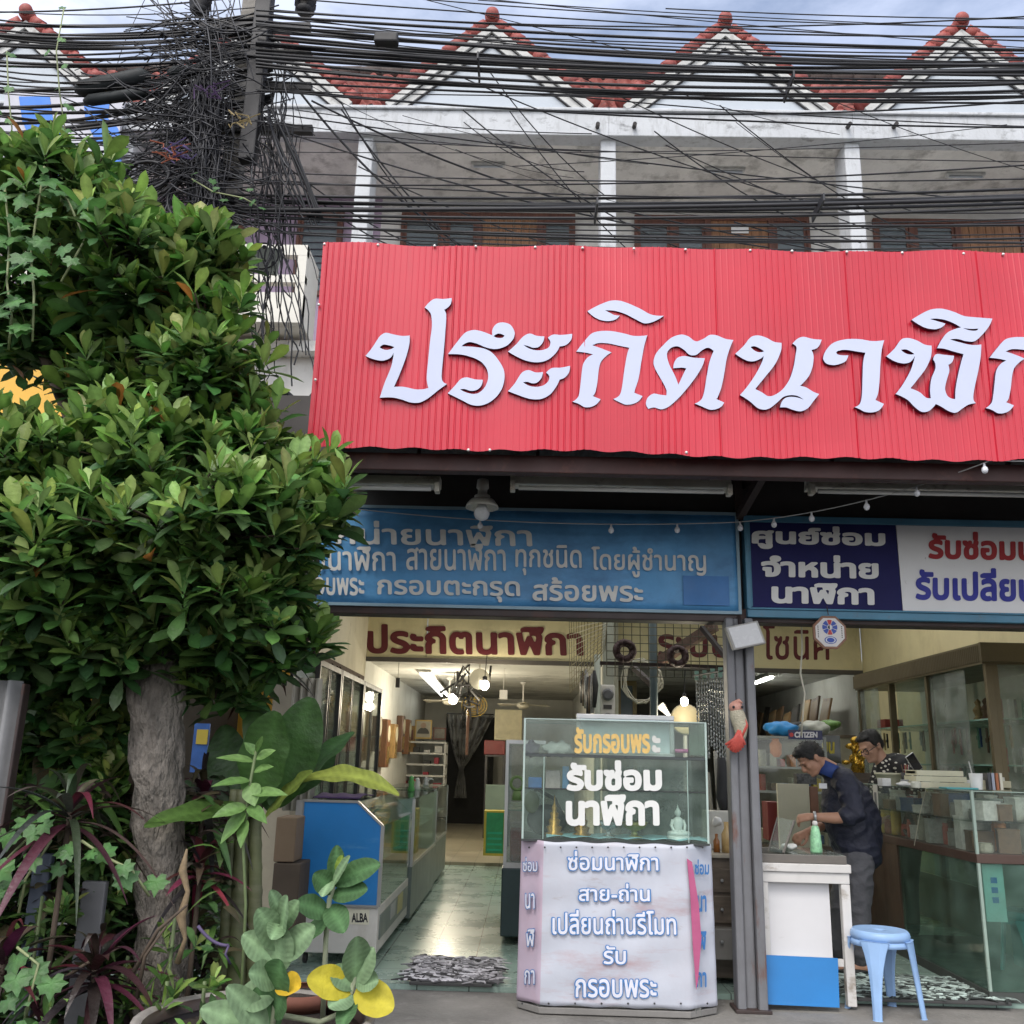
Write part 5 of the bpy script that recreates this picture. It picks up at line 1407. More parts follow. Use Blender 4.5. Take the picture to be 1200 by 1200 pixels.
for s in (-.06, .06):
    mb = MB(); mb.tube([a + V((s, 0, -.01)), b + V((s, 0, -.01))], .016, 8); mb.build('tube', m_emitt, t, smooth=True)
def fan(px, py, Y, label):
    p = P(px, py, Y); p.z = min(p.z, ZC - .4)
    t = thing('ceiling_fan', label, 'fan', p, 'ceiling fans of the left room')
    mb = MB(); mb.tube([p, V((p.x, p.y, ZC))], .015, 6); mb.lathe([(.03, .35), (.06, .38), (.06, .4)], p, 10); mb.build('stem', m_whl, t)
    mb = MB(); mb.lathe([(.03, .05), (.10, .03), (.12, -.02), (.08, -.06), (.02, -.07)], p, 14); mb.build('motor', mat('old_cream_metal', (.35, .33, .27), .5), t, smooth=True)
    for k in range(3):
        a_ = k * 2 * PI / 3 + .5; d = V((math.cos(a_), math.sin(a_), 0)); n_ = V((-d.y, d.x, .25))
        mb = MB(); mb.prism([p + d * .12 + n_ * .03, p + d * .5 + n_ * .07, p + d * .52 - n_ * .06, p + d * .12 - n_ * .03], (0, 0, .008)); mb.build('blade', MATS['old_cream_metal'], t)
fan(527, 803, 16.5, 'ceiling fan left of the lit bulbs'); fan(613, 826, 17.0, 'ceiling fan on the right of the left room ceiling')
t = thing('hanging_fan', 'yellowish caged fan with a short brown rod beside the lower lit bulb', 'fan', P(555, 828, 15.0))
p = P(556, 827, 15.0)
mb = MB()
for q in range(4): mb.tube([p + V((.2 * (1 - q * .22) * math.cos(a_), -.04 + .05 * q * (1 if q else -1) * .3, .17 * (1 - q * .22) * math.sin(a_))) for a_ in np.arange(0, 2 * PI, .35)], .006, 4, close=True)
for q in range(12): a_ = q * PI / 6; mb.tube([p + V((0, -.05, 0)), p + V((.2 * math.cos(a_), -.04, .17 * math.sin(a_)))], .004, 4)
mb.build('cage', mat('brass_wire', (.5, .36, .10), .35, metal=.5), t)
mb = MB(); mb.tube([p + V((-.1, .1, 0)), p + V((-.1, .1, -.75))], .022, 8); mb.build('pole', mat('copper_pole', (.16, .08, .055), .5), t)
t = thing('hanging_clutter', 'dark clump of hanging fans and cords beside the lit bulbs', 'clutter', P(548, 800, 14))
mb = MB(); p = P(549, 806, 14); r5 = random.Random(2)
for k in range(26):
    a = p + V((r5.gauss(0, .12), r5.gauss(0, .1), r5.gauss(0, .13))); mb.tube([a, a + V((r5.gauss(0, .1), 0, r5.gauss(0, .12))), a + V((r5.gauss(0, .15), 0, r5.gauss(0, .12)))], .018, 5)
mb.tube([p, V((p.x, p.y, ZC))], .01, 5); mb.build('cords', m_blackf, t)
p = P(562, 796, 13.8); mb = MB(); mb.lathe([(.14, 0), (.15, .02), (.02, .05)], p, 18, M=rx(PI / 2)); mb.tube([p, V((p.x, p.y, ZC))], .01, 5); tag(mb.build('wall_plate_clock', mat('dull_tin', (.25, .24, .2), .4, metal=.3)), 'round dull metal disc hanging above the brightest bulb', 'disc')
mb = MB(); p = P(590, 814, 14.5); mb.box((p.x - .06, p.y, p.z - .07), (p.x + .06, p.y + .08, p.z + .07)); mb.tube([p, V((p.x, p.y + .04, ZC))], .006, 5); tag(mb.build('junction_box', m_whl, bevel=.01), 'small white box hanging from the ceiling right of the bulbs', 'box')
mb = MB(); p = P(466, 800, 14.0); mb.box((p.x - .03, p.y, p.z - .07), (p.x + .03, p.y + .04, p.z + .07)); mb.tube([p, V((p.x, p.y + .02, ZC))], .004, 5); tag(mb.build('pull_switch', m_blackf, bevel=.006), 'small black pull switch hanging at the left of the inner ceiling', 'switch')

# ================================================================== mesh grids, wreaths, poles between the shops
m_wire = mat('olive_wire', (.07, .065, .035), .5, var=.2)
def grid(name, label, o, ex, ez, nx_, nz_, r=.0035, m=m_wire):
    mb = MB()
    for i in range(nx_ + 1): mb.tube([o + ex * (i / nx_), o + ex * (i / nx_) + ez], r, 4)
    for j in range(nz_ + 1): mb.tube([o + ez * (j / nz_) + V((0, -.004, 0)), o + ez * (j / nz_) + ex + V((0, -.004, 0))], r, 4)
    return tag(mb.build(name, m), label, 'wire grid')
YG = 8.2
o = P(711, 792, YG); e = P(850, 795, YG) - o; u = P(711, 715, YG) - o
grid('wire_grid', 'square wire grid facing the street above the cart, with wreaths on it', o, V((e.x, 0, 0)), V((0, 0, u.z)), 14, 8)
a = P(712, 745, YG); c = P(669, 812, 11.5)
o2 = V((c.x, 11.5, c.z)); 
mb = MB()
A, B, C_, D = P(712, 720, YG), P(709, 762, YG), P(668, 812, 12.2), P(667, 722, 12.2)
for k in range(13):
    u = k / 12; mb.tube([A + (D - A) * u, B + (C_ - B) * u], .004, 4); mb.tube([A + (B - A) * u, D + (C_ - D) * u], .004, 4)
tag(mb.build('wire_grid', mat('yellowish_wire', (.22, .19, .10), .5)), 'side wire grid running back into the shop left of the wreaths', 'wire grid')
def wreath(px, py, rpx, Y, label):
    c = P(px, py, Y); r = (P(px + rpx, py, Y) - c).length
    mb = MB(); rw = random.Random(px)
    for k in range(60):
        a_ = rw.uniform(0, 2 * PI); q = c + V((r * .68 * math.cos(a_), rw.uniform(-.015, .015), r * .68 * math.sin(a_)))
        tn = V((-math.sin(a_), 0, math.cos(a_))); rd = V((math.cos(a_), 0, math.sin(a_)))
        mb.tube([q - tn * r * .2 - rd * r * .12, q + V((0, -.03, 0)), q + tn * r * .2 + rd * r * .14], [.018, .026, .018], 5)
    mb.tube([c + V((r * .66 * math.cos(a_), 0, r * .66 * math.sin(a_))) for a_ in np.arange(0, 2 * PI, .3)], r * .31, 9, close=True)
    tag(mb.build('wreath', mat('brown_bead_wreath', (.085, .045, .045), .6, var=.4, vs=40), smooth=True), label, 'wreath')
wreath(732, 763, 14.5, YG - .06, 'brown bead wreath hung near the pale pillar, the larger one')
wreath(794, 769, 13.5, YG - .06, 'brown bead wreath hung nearer the steel pillar, the smaller one')
mb = MB(); q = P(765, 733, YG + .3); q2 = P(765, 870, YG + .3); mb.tube([q + V((0, 0, .5)), V((q.x, q.y, .06))], .035, 8); tag(mb.build('conduit_pole', mat('dark_teal_pipe', (.05, .08, .085), .5, var=.2, vs=4), smooth=True), 'dark teal pipe standing between the two wreaths', 'pipe')
mb = MB(); mb.bar(P(703, 777, YG + .1), P(850, 782, YG + .1), .03, .03); tag(mb.build('cross_bar', m_dark), 'dark cross bar along the lower edge of the wire grid', 'bar')
mb = MB(); mb.bar(P(768, 778, YG + .8), P(838, 733, YG + .05), .06, .09); tag(mb.build('timber_brace', mat('grey_brown_timber', (.15, .09, .07), .7, var=.2, wood=(2, 14, 14))), 'slanting brown timber brace behind the smaller wreath', 'timber')
mb = MB(); mb.bar(P(742, 782, YG + .9), P(768, 806, YG + .4), .04, .05); tag(mb.build('timber_brace', m_dark), 'short dark slanting bar left of the teal pipe', 'timber')
# electricity meters on the pale pillar
for k, (px, py, lb) in enumerate(((712, 818, 'electricity meter, upper one, on the pale pillar above the cart'), (712, 847, 'electricity meter, lower one, just above the framed sign'))):
    q = P(px, py, 11.5); t = thing('electricity_meter', lb, 'meter', q, 'electricity meters')
    mb = MB(); mb.box((q.x - .09, 11.5, q.z - .16), (q.x + .09, 11.6, q.z + .16)); mb.build('case', m_whl, t, bevel=.02)
    mb = MB(); mb.lathe([(.075, 0), (.07, .05), (.05, .07)], (q.x, 11.5, q.z + .04), 14, M=rx(PI / 2)); mb.build('dial', mat('meter_glass', (.12, .12, .13), .2), t)
    mb = MB(); mb.box((q.x - .05, 11.49, q.z - .13), (q.x + .05, 11.5, q.z - .08)); mb.build('plate', m_blackf, t)
q0, q1 = P(706, 735, 11.7), P(719, 850, 11.7)
mb = MB(); mb.box((q0.x, 11.62, .06), (q1.x, 11.8, 3.7)); tag(mb.build('meter_post', mat('sage_grey_post', (.28, .29, .24), .7, var=.2, vs=3, dirt=((.12, .1, .07), .6, 5, .5, .75, (1, 1, .3))), bevel=.01), 'greyish post carrying the electricity meters', 'post')
mb = MB(); q = P(700, 800, 11.4); mb.tube([V((q.x, 11.4, .06)), V((q.x, 11.4, 2.7))], .04, 8); tag(mb.build('drain_pipe', mat('pale_pvc', (.33, .36, .31), .5), smooth=True), 'pale pipe left of the electricity meters', 'pipe')
t = thing('glazed_door', 'narrow glazed door with brass-coloured frame between the meters and the teal pipe', 'door', P(734, 860, 14))
a, b = P(723, 900, 14), P(746, 798, 14)
mb = MB(); mb.box((a.x, 14, .1), (a.x + .06, 14.05, b.z)); mb.box((b.x - .06, 14, .1), (b.x, 14.05, b.z)); mb.box((a.x + .06, 14, b.z - .07), (b.x - .06, 14.05, b.z)); mb.box((a.x + .06, 14, b.z - 1.0), (b.x - .06, 14.05, b.z - .94)); mb.build('frame', mat('olive_brass', (.20, .15, .06), .4, var=.15), t)
mb = MB(); mb.box((a.x + .06, 14.02, .1), (b.x - .06, 14.03, b.z - .07)); mb.build('pane', mat('dim_blue_glass', (.13, .16, .18), .15, var=.3, vs=3), t)
# dark strings and beads hanging under the side grid
rb = random.Random(4)
for k in range(7):
    x = 682 + k * 2.4; Y = 11.2 - k * .25; q = P(x, 788 + rb.uniform(-4, 6), Y); L_ = rb.uniform(.35, .55)
    mb = MB(); mb.tube([q + V((0, 0, 0)), q + V((.01, 0, -L_ * .4)), q + V((.0, 0, -L_))], [.015, .035, .02], 6)
    tag(mb.build('bead_strand', mat(('black_beads', 'brown_beads', 'striped_beads')[k % 3], ((.02, .02, .022), (.10, .06, .03), (.25, .25, .25))[k % 3], .5, var=.6, vs=50), smooth=True), ('black', 'brown', 'grey speckled')[k % 3] + ' bead strand hanging under the side wire grid', 'beads', 'bead strands')
# curtain of silver chains
m_chain = mat('steel_chain', (.35, .36, .36), .35, metal=.6, var=.5, vs=120)
mb = MB(); mb.tube([P(812, 792, 8.5), P(847, 786, 7.6)], .008, 6); tag(mb.build('chain_rail', m_steel), 'thin rail from which the silver chains hang', 'rail')
for k in range(11):
    u = k / 10; q = P(816 + u * 31, 793 - u * 4, 8.5 - u * .9); L_ = rb.uniform(.55, .72)
    mb = MB(); pts = [q + V((.003 * math.sin(i * 2.2), .003 * math.cos(i * 2.2), -L_ * i / 40)) for i in range(41)]
    mb.tube(pts, [.005 if i % 2 else .0095 for i in range(41)], 5); tag(mb.build('silver_chain', m_chain), 'silver chain hanging in the row beside the steel pillar', 'chain', 'silver chains in a row')
    if k % 3 == 0:
        mb = MB(); mb.box((q.x - .015, q.y - .01, q.z - .03), (q.x + .02, q.y, q.z + .05)); tag(mb.build('price_tag', mat('mint_tag', (.30, .50, .42), .6)), 'mint green tag at the top of the silver chains', 'tag', 'mint green tags')
q = P(803, 843, 9.1); t = thing('desk_fan', 'cream round fan below the lit bulb beside the silver chains', 'fan', q)
mb = MB(); mb.lathe([(.13, 0), (.145, .02), (.13, .05), (.03, .07)], q, 20, M=rx(PI / 2)); mb.build('guard', mat('cream_plastic', (.52, .45, .28), .5, var=.1), t, smooth=True)
mb = MB(); mb.lathe([(.04, 0), (.045, .03), (.0, .035)], q + V((0, -.03, 0)), 14, M=rx(PI / 2)); mb.build('hub', mat('tan_plastic', (.4, .25, .1), .4), t, smooth=True)
mb = MB(); mb.tube([q, V((q.x, q.y + .05, 1.2))], .02, 6); mb.build('stand', m_whl, t)
mb = MB(); c = P(752, 792, 10); r6 = random.Random(8)
for k in range(8):
    mb.tube([c + V((r6.uniform(.8, 1.2) * .2 * math.cos(a_), .01 * k, r6.uniform(.9, 1.1) * .22 * math.sin(a_) - .05)) for a_ in np.arange(0, 2 * PI, .5)], .006, 4, close=True)
tag(mb.build('cord_hank', mat('off_white_cord', (.45, .43, .35), .6)), 'hank of off-white cord hanging right of the glazed door', 'cord')
mb = MB(); mb.prism([P(x, y, 8.8) for x, y in ((769, 829), (777, 823), (786, 838), (782, 839))], (0, .01, 0)); tag(mb.build('scrap_card', m_whl), 'small white triangular card sticking up behind the framed sign', 'card')
# ================================================================== wheeled display cart
m_ban = mat('white_vinyl_banner', (.50, .52, .59), .45, var=.1, vs=2, bump=.12, bs=9, dirt=[((.40, .20, .20), .6, 2.6, .53, .70, (.5, 1, 2.2)), ((.30, .22, .20), .7, 6, .60, .72, (.4, 1, 1.6)), ((.45, .40, .42), .5, 1.2, .45, .8, (1, 1, 1))])
m_banp = mat('pink_stained_banner', (.48, .39, .48), .5, var=.15, vs=3, dirt=((.6, .35, .4), .5, 3, .45, .8, (1, 1, .6)))
m_pinkt = mat('pink_tear_lining', (.42, .09, .20), .5, var=.15, vs=8)
YC = 5.98
za, zb_ = P(718, 1180, YC).z, P(718, 988, YC).z
cx0, cx1 = P(634, 1090, YC).x, P(806, 1090, YC).x
cl_, cr_ = P(609, 1090, YC + .13).x, P(836, 1090, YC + .13).x
t = thing('display_cart', 'wheeled cart with glass case over a white and pink vinyl banner printed in Thai', 'cart', ((cx0 + cx1) / 2, YC, .0))
plan = [(cl_, YC + .65), (cl_, YC + .13), (cx0, YC), (cx1, YC), (cr_, YC + .13), (cr_, YC + .65)]
mb = MB()
def along(u, pl):
    L_ = [math.dist(pl[i], pl[i + 1]) for i in range(len(pl) - 1)]; S = sum(L_); d = u * S
    for i, l in enumerate(L_):
        if d <= l or i == len(L_) - 1: k = d / l; return pl[i][0] + (pl[i + 1][0] - pl[i][0]) * k, pl[i][1] + (pl[i + 1][1] - pl[i][1]) * k, i
        d -= l
rw = random.Random(12)
NU, NVb = 120, 36
vs = []; seg = []
for j in range(NVb + 1):
    for i in range(NU + 1):
        u, v = i / NU, j / NVb
        x, y, s_ = along(u, plan)
        flare = (1 - v) * .018
        wr = .0025 * math.sin(u * 43 + 3 * math.sin(v * 6)) * math.sin(v * PI) + .003 * math.sin(u * 17 - v * 23) + .006 * math.exp(-((u - .63) ** 2) / .0002) * (.4 + .6 * v) + .005 * math.exp(-((u - .70) ** 2) / .0003)
        x += (x - (cx0 + cx1) / 2) * flare; y -= flare * .3 + wr
        zz = za + (zb_ - za) * v - (0.004 * math.sin(u * 60) if j in (0, NVb) else 0)
        vs.append((x, y, zz))
        if j < NVb and i < NU: seg.append((along((i + .5) / NU, plan)[2]))
fs = [(j * (NU + 1) + i, j * (NU + 1) + i + 1, (j + 1) * (NU + 1) + i + 1, (j + 1) * (NU + 1) + i) for j in range(NVb) for i in range(NU)]
mb.add(vs, fs); mb.m = [1 if s_ in (0, 1) else 0 for s_ in seg]
mb.build('banner', [m_ban, m_banp], t, smooth=True, solid=.002)
yb_ = lambda px, py: P(px, py, YC - .017)
mb = MB(); mb.prism([yb_(805, 1006), yb_(811, 1010), yb_(819, 1060), yb_(822, 1100), yb_(818, 1150), yb_(816, 1160), yb_(812, 1110), yb_(809, 1050)], (0, .006, 0)); mb.build('torn_strip', m_pinkt, t)
mb = MB()
for k in range(12):
    p = yb_(620 + k * 18.5, 993); mb.ball(p, .006, 6, 4)
for k in range(8):
    p = yb_(612 + k * 31, 1176); mb.ball(p, .006, 6, 4)
mb.build('tack_heads', m_blackf, t)
mb = MB(); pl2 = [(x + (x - (cx0 + cx1) / 2) * .012, y - .005) for x, y in plan]
mb.prism([V((x, y, za - .012)) for x, y in pl2], (0, 0, -.035)); mb.build('base_board', mat('grey_board_edge', (.20, .19, .18), .7, var=.2), t, bevel=.004)
mb = MB(); mb.prism([V((x * .985 + (cx0 + cx1) / 2 * .015, y + .03, za - .01)) for x, y in plan], (0, 0, zb_ - za)); mb.build('cabinet_core', m_inwall, t)
for x in (cx0 + .0, cx1 + .05):
    for y in (YC + .06, YC + .55):
        w_ = mb = MB(); mb.lathe([(.02, -.016), (.042, -.016), (.042, .016), (.02, .016)], (x, y, .073), 14, M=ry(PI / 2) if x < cx1 else ry(PI / 2) @ rx(.6)); mb.box((x - .025, y - .02, .10), (x + .025, y + .02, za - .045)); mb.build('caster', mat('grey_caster', (.16, .16, .15), .6, var=.3, vs=20), t, bevel=.003)
# glass case
zt = P(718, 845, YC + .03).z; zs1, zs2 = P(718, 887, YC + .03).z, P(718, 926, YC + .03).z
gl_, gr_ = P(613, 930, YC + .03).x, P(829, 930, YC + .03).x
g0, g1 = gl_ + .0, gr_ - .0
yf, ybk = YC + .03, YC + .58
mb = MB(); mb.box((g0, yf, zs1 + .012), (g1, yf + .005, zt)); mb.box((g0, yf, zs2 + .006), (g1, yf + .005, zs1 - .008)); mb.box((g0, yf, zb_ + .01), (g1, yf + .005, zs2 - .006)); mb.build('front_pane', g_green, t)
for x in (g0, g1):
    mb = MB(); mb.box((x - .003, yf + .006, zb_ + .01), (x + .003, ybk, zt)); mb.build('side_pane', g_green, t)
mb = MB(); mb.box((g0, yf + .0, zs1 - .007), (g1, ybk, zs1 + .010)); mb.build('shelf', mat('dark_shelf_edge', (.05, .06, .06), .3), t)
mb = MB(); mb.box((g0, yf + .001, zs2 - .005), (g1, ybk, zs2 + .005)); mb.build('shelf', g_green, t)
mb = MB(); mb.box((g0 - .006, yf - .002, zb_ - .004), (g1 + .006, ybk, zb_ + .009)); mb.box((g0, yf - .003, zs2 - .003), (g1, yf - .001, zs2 + .003)); mb.build('sill', mat('dark_sill', (.04, .045, .045), .5), t)
mb = MB(); mb.box((g0 - .004, yf - .004, zb_ + .01), (g0 + .008, yf - .001, zt)); mb.box((g1 - .008, yf - .004, zb_ + .01), (g1 + .004, yf - .001, zt)); mb.box((g0 - .004, yf - .004, zt), (g1 + .004, ybk, zt + .006)); mb.box((g0 + .008, ybk - .006, zt - .006), (g1 - .008, ybk, zt)); mb.build('glass_edge', mat('pale_glass_edge', (.42, .52, .48), .25), t)
for px in (637, 806):
    x = P(px, 930, yf - .004).x; mb = MB(); mb.box((x - .003, yf - .006, zb_ + .01), (x + .003, yf - .004, zs1 - .01)); mb.build('pane_joint', mat('pane_edge', (.30, .40, .36), .2), t)
mb = MB(); mb.box((g0 + .003, ybk, zb_ + .01), (g0 + .003 + .3 * (g1 - g0), ybk + .008, zs2)); mb.box((g0 + .5 * (g1 - g0), ybk + .012, zb_ + .01), (g1, ybk + .02, zs1)); mb.build('back_pane', glass('cart_back_glass', (.85, .88, .86), .42, (.60, .63, .60)), t)
pg = lambda px, py: P(px, py, yf - .010)
m_foam = mat('white_foam_letter', (.74, .74, .72), .7, var=.05)
lettering('รับซ่อม', 664, 776, 891, 927, pg, m_foam, t, .05, 38, .0, solid=.006)
lettering('นาฬิกา', 663, 773, 931, 968, pg, m_foam, t, .046, 38, .0, solid=.006)
m_bout = mat('blue_print_outline', (.05, .19, .47), .5); m_bin = mat('pale_print_fill', (.68, .68, .76), .5)
for s_, x0, x1_, y0, y1 in (('ซ่อมนาฬิกา', 664, 773, 996, 1021), ('สาย-ถ่าน', 677, 763, 1034, 1057), ('เปลี่ยนถ่านรีโมท', 646, 794, 1065, 1096), ('รับ', 706, 735, 1107, 1131), ('กรอบพระ', 673, 771, 1146, 1170)):
    lettering(s_, x0, x1_, y0, y1, yb_, m_bout, t, .054, 36, .005)
    lettering(s_, x0 + 1.4, x1_ - 1.4, y0 + 1.1, y1 - 1.1, lambda px, py: P(px, py, YC - .0180), m_bin, t, .016, 36, .005)
nl = V((YC - (YC + .13), -(cx0 - cl_), 0)).normalized(); nl = V((-.13, -(cx0 - cl_), 0)).normalized()
nr_ = V((.13, -(cr_ - cx1), 0)).normalized()
ol = V((cl_, YC + .13, 1)) + nl * .024; orr = V((cr_, YC + .13, 1)) + nr_ * .030
for s_, y0, y1, xl0, xl1 in (('ซ่อม', 1004, 1022, 612, 630), ('นา', 1046, 1066, 615, 627), ('ฬิ', 1088, 1110, 616, 627), ('กา', 1136, 1154, 614, 627)):
    lettering(s_, xl0, xl1, y0, y1, lambda px, py: PP(px, py, ol, nl), m_bout, t, .045, 24, .0)
    lettering(s_, xl0 + .6, xl1 - .6, y0 + .9, y1 - .9, lambda px, py: PP(px, py, ol + nl * .0015, nl), m_bin, t, .012, 24, .0)
    lettering(s_, xl0 + 202, xl1 + 201, y0 + 3, y1 + 3, lambda px, py: PP(px, py, orr, nr_), m_bout, t, .03, 24, .0)
# framed panel resting in the top of the case
YQ = YC + .14
a, b = P(675, 886, YQ), P(790, 839, YQ)
t = thing('framed_panel', 'pale blue panel in silver frame with yellow Thai letters atop the cart', 'sign', (a.x, YQ, a.z))
mb = MB(); mb.box((a.x, YQ, a.z), (b.x, YQ + .02, a.z + .03)); mb.box((a.x, YQ, b.z - .03), (b.x, YQ + .02, b.z)); mb.box((a.x, YQ + .001, a.z + .03), (a.x + .03, YQ + .02, b.z - .03)); mb.box((b.x - .03, YQ + .001, a.z + .03), (b.x, YQ + .02, b.z - .03)); mb.build('frame', m_silver, t, bevel=.004)
mb = MB(); mb.box((a.x + .02, YQ + .006, a.z + .02), (b.x - .02, YQ + .016, b.z - .02)); mb.build('panel', mat('pale_blue_panel', (.74, .82, .86), .5, var=.06, vs=20), t)
py_ = lambda px, py: P(px, py, YC + .022)
lettering('รับกรอบพร', 673, 762, 852, 883, py_, mat('yellow_foam_letter', (.72, .48, .16), .6, var=.15, vs=30), t, .04, 34, .0, solid=.004)
lettering('ะ', 764, 774, 862, 882, py_, mat('pale_foam_letter', (.62, .62, .58), .6), t, .04, 30, .0, solid=.004)
# things inside the cart
zl0 = zb_ + .012
def onshelf(px, z, Y): p = P(px, 930, Y); return V((p.x, Y, z))
monk(onshelf(794, zl0, YC + .15), .215, 'white seated Buddha statue in the bottom of the cart case', mat('white_resin', (.72, .74, .72), .45, var=.03), yaw=.1)
m_goldp = mat('gilded_resin', (.42, .22, .05), .3, metal=.6, var=.3, vs=40)
for px, h_, lb in ((650, .25, 'taller red-gold pagoda ornament in the cart case'), (682, .2, 'shorter red-gold pagoda ornament in the cart case')):
    p = onshelf(px, zl0, YC + .2); mb = MB()
    mb.lathe([(.055, 0), (.06, .02), (.04, .03), (.05, .06), (.03, .07), (.038, .10), (.022, .11), (.028, .14), (.014, .15), (.018, .175), (.006, .2), (.003, h_)], p, 10)
    tag(mb.build('pagoda_ornament', m_goldp, smooth=True), lb, 'ornament')
for px, m_, lb in ((713, mat('silver_bowl_metal', (.55, .57, .57), .25, metal=.8), 'silver footed offering bowl in the cart case'), (743, mat('gold_bowl_metal', (.42, .38, .15), .35, metal=.6, var=.2, vs=60), 'gold footed offering bowl in the cart case')):
    p = onshelf(px, zl0, YC + .16); w_ = .07 if px < 730 else .085; mb = MB()
    mb.lathe([(w_ * .6, 0), (w_ * .65, .012), (w_ * .25, .025), (w_ * .22, .05), (w_ * .8, .07), (w_, .105), (w_ * .92, .105), (w_ * .6, .075), (0.004, .06)], p, 18, cap=False)
    tag(mb.build('offering_bowl', m_, smooth=True), lb, 'bowl')
def sbox(px0, px1, py0, py1, Y, dep, m_, nm, lb, cat='box', bev=.004, grp=None):
    a, b = P(px0, py1, Y), P(px1, py0, Y); mb = MB(); mb.box((a.x, Y, a.z), (b.x, Y + dep, b.z)); return tag(mb.build(nm, m_, bevel=bev), lb, cat, grp)
sbox(619, 635, 911, 924, YC + .12, .1, mat('blue_carton', (.05, .14, .40), .4, var=.3, vs=30), 'small_carton', 'blue carton lying on the middle shelf of the cart')
sbox(639, 657, 903, 924, YC + .14, .06, mat('white_red_carton', (.55, .42, .42), .4, var=.35, vs=25), 'small_carton', 'whitish carton with red print on the middle shelf of the cart')
sbox(659, 667, 898, 924, YC + .12, .06, mat('pale_blue_carton', (.12, .28, .55), .4, var=.2, vs=30), 'small_carton', 'narrow upright light blue carton behind the white letters of the cart')
def crumple(px, py, Y, rx_, rz_, m_, nm, lb, seed, cat):
    c = P(px, py, Y); r_ = random.Random(seed); mb = MB(); mb.ball(c, (rx_, .06, rz_), 22, 14)
    mb.v = [tuple(V(v) + (V(v) - c) * .22 * math.sin(v[0] * 90 + seed) * math.cos(v[2] * 70 + seed * 2)) for v in mb.v]
    return tag(mb.build(nm, m_, smooth=True), lb, cat)
crumple(655, 878, YC + .2, .10, .05, mat('crumpled_paper', (.55, .54, .52), .8), 'paper_wad', 'crumpled white paper on the top shelf of the cart', 3, 'paper')
crumple(623, 877, YC + .3, .06, .05, mat('mauve_cloth', (.20, .16, .24), .8), 'cloth_wad', 'mauve cloth on the top shelf of the cart, left end', 5, 'cloth')
mb = MB(); mb.tube([P(791, 880, YC + .1), P(806, 880, YC + .1)], .013, 10); tag(mb.build('pink_tube', mat('pink_plastic', (.6, .13, .35), .35), smooth=True), 'pink tube lying right of the framed panel', 'tube')
sbox(808, 828, 847, 885, YC + .3, .006, mat('pale_green_card', (.30, .38, .30), .5), 'green_sheet', 'pale green sheet standing at the right end of the cart top', 'sheet', .001)
mb = MB(); a, b = P(640, 984, YC + .1), P(828, 984, YC + .1); mb.sheet(lambda u, v: V((a.x + u * (b.x - a.x), YC + .05 + v * .3, zl0 + .006 + .012 * abs(math.sin(u * 19 + v * 4)))), 40, 8); tag(mb.build('blue_cloth', mat('pale_cyan_cloth', (.30, .52, .58), .7, var=.15, vs=12), smooth=True, solid=.003), 'pale cyan cloth spread under the ornaments in the cart', 'cloth')
t = thing('handbag', 'black shoulder bag with olive lining behind the pagoda ornaments in the cart', 'bag', onshelf(630, zl0, YC + .35))
c = P(632, 955, YC + .36)
mb = MB(); mb.ball(c + V((.05, 0, -.03)), (.13, .04, .10), 16, 10); mb.build('body', mat('black_leather', (.02, .02, .022), .4), t, smooth=True)
mb = MB(); mb.ball(c + V((-.05, -.03, .08)), (.05, .02, .07), 14, 8); mb.build('flap', mat('olive_lining', (.14, .15, .07), .7), t, smooth=True)
mb = MB(); mb.tube([c + V((-.1, 0, .06)), c + V((-.02, .0, .16)), c + V((.1, 0, .1)), c + V((.16, 0, -.02))], .014, 7); mb.build('strap', MATS['black_leather'], t, smooth=True)

# ================================================================== right shop
# dresser between cart and pillar
m_dwood = mat('grey_brown_dresser', (.13, .10, .075), .5, var=.2, wood=(2, 10, 10))
t = thing('dresser', 'worn brown dresser with drawers standing between the cart and the steel pillar', 'dresser', P(845, 1120, 6.9))
a, b = P(832, 1120, 6.75), P(872, 1006, 6.75)
mb = MB(); mb.box((a.x - .3, 6.75, .1), (b.x + .06, 7.25, b.z)); mb.build('carcass', m_dwood, t, bevel=.006)
mb = MB(); mb.box((a.x - .32, 6.72, b.z), (b.x + .08, 7.27, b.z + .025)); mb.build('top', mat('pale_dresser_top', (.35, .31, .25), .5, var=.15), t, bevel=.004)
for k, (y0, y1) in enumerate(((1018, 1046), (1050, 1082), (1086, 1122))):
    z1, z0 = P(850, y0, 6.74).z, P(850, y1, 6.74).z; o_ = .10 if k == 2 else .018
    mb = MB(); mb.box((a.x + .0, 6.75 - o_, z0), (b.x + .03, 6.748, z1)); d_ = mb.build('drawer', mat('grey_drawer', (.20, .19, .175), .5, var=.15, vs=5) if k == 2 else m_dwood, t, bevel=.005)
    mb = MB(); q = P(846, (y0 + y1) / 2, 6.74 - o_); mb.ball((q.x, 6.745 - o_ - .008, q.z), .012, 8, 6); mb.build('knob', m_silver, d_)
zd = b.z + .027
for px, h_, r_, c_, lb in ((840, .12, .022, (.25, .09, .02), 'amber bottle with yellow label on the dresser'), (852, .2, .035, (.5, .34, .15), 'tall tan bottle on the dresser by the pillar')):
    p = P(px, 1000, 6.85); mb = MB(); mb.lathe([(r_, 0), (r_, h_ * .6), (r_ * .45, h_ * .78), (r_ * .5, h_)], (p.x, 6.85, zd), 12); tag(mb.build('bottle', mat('bottle_%d' % px, c_, .25), smooth=True), lb, 'bottle')
p = P(842, 965, 7.1); mb = MB(); mb.box((p.x - .1, 7.05, zd), (p.x + .1, 7.2, zd + .26)); tag(mb.build('carton', mat('pale_carton', (.48, .47, .43), .6, var=.15, vs=7), bevel=.006), 'pale carton on the dresser behind the bottles', 'carton')
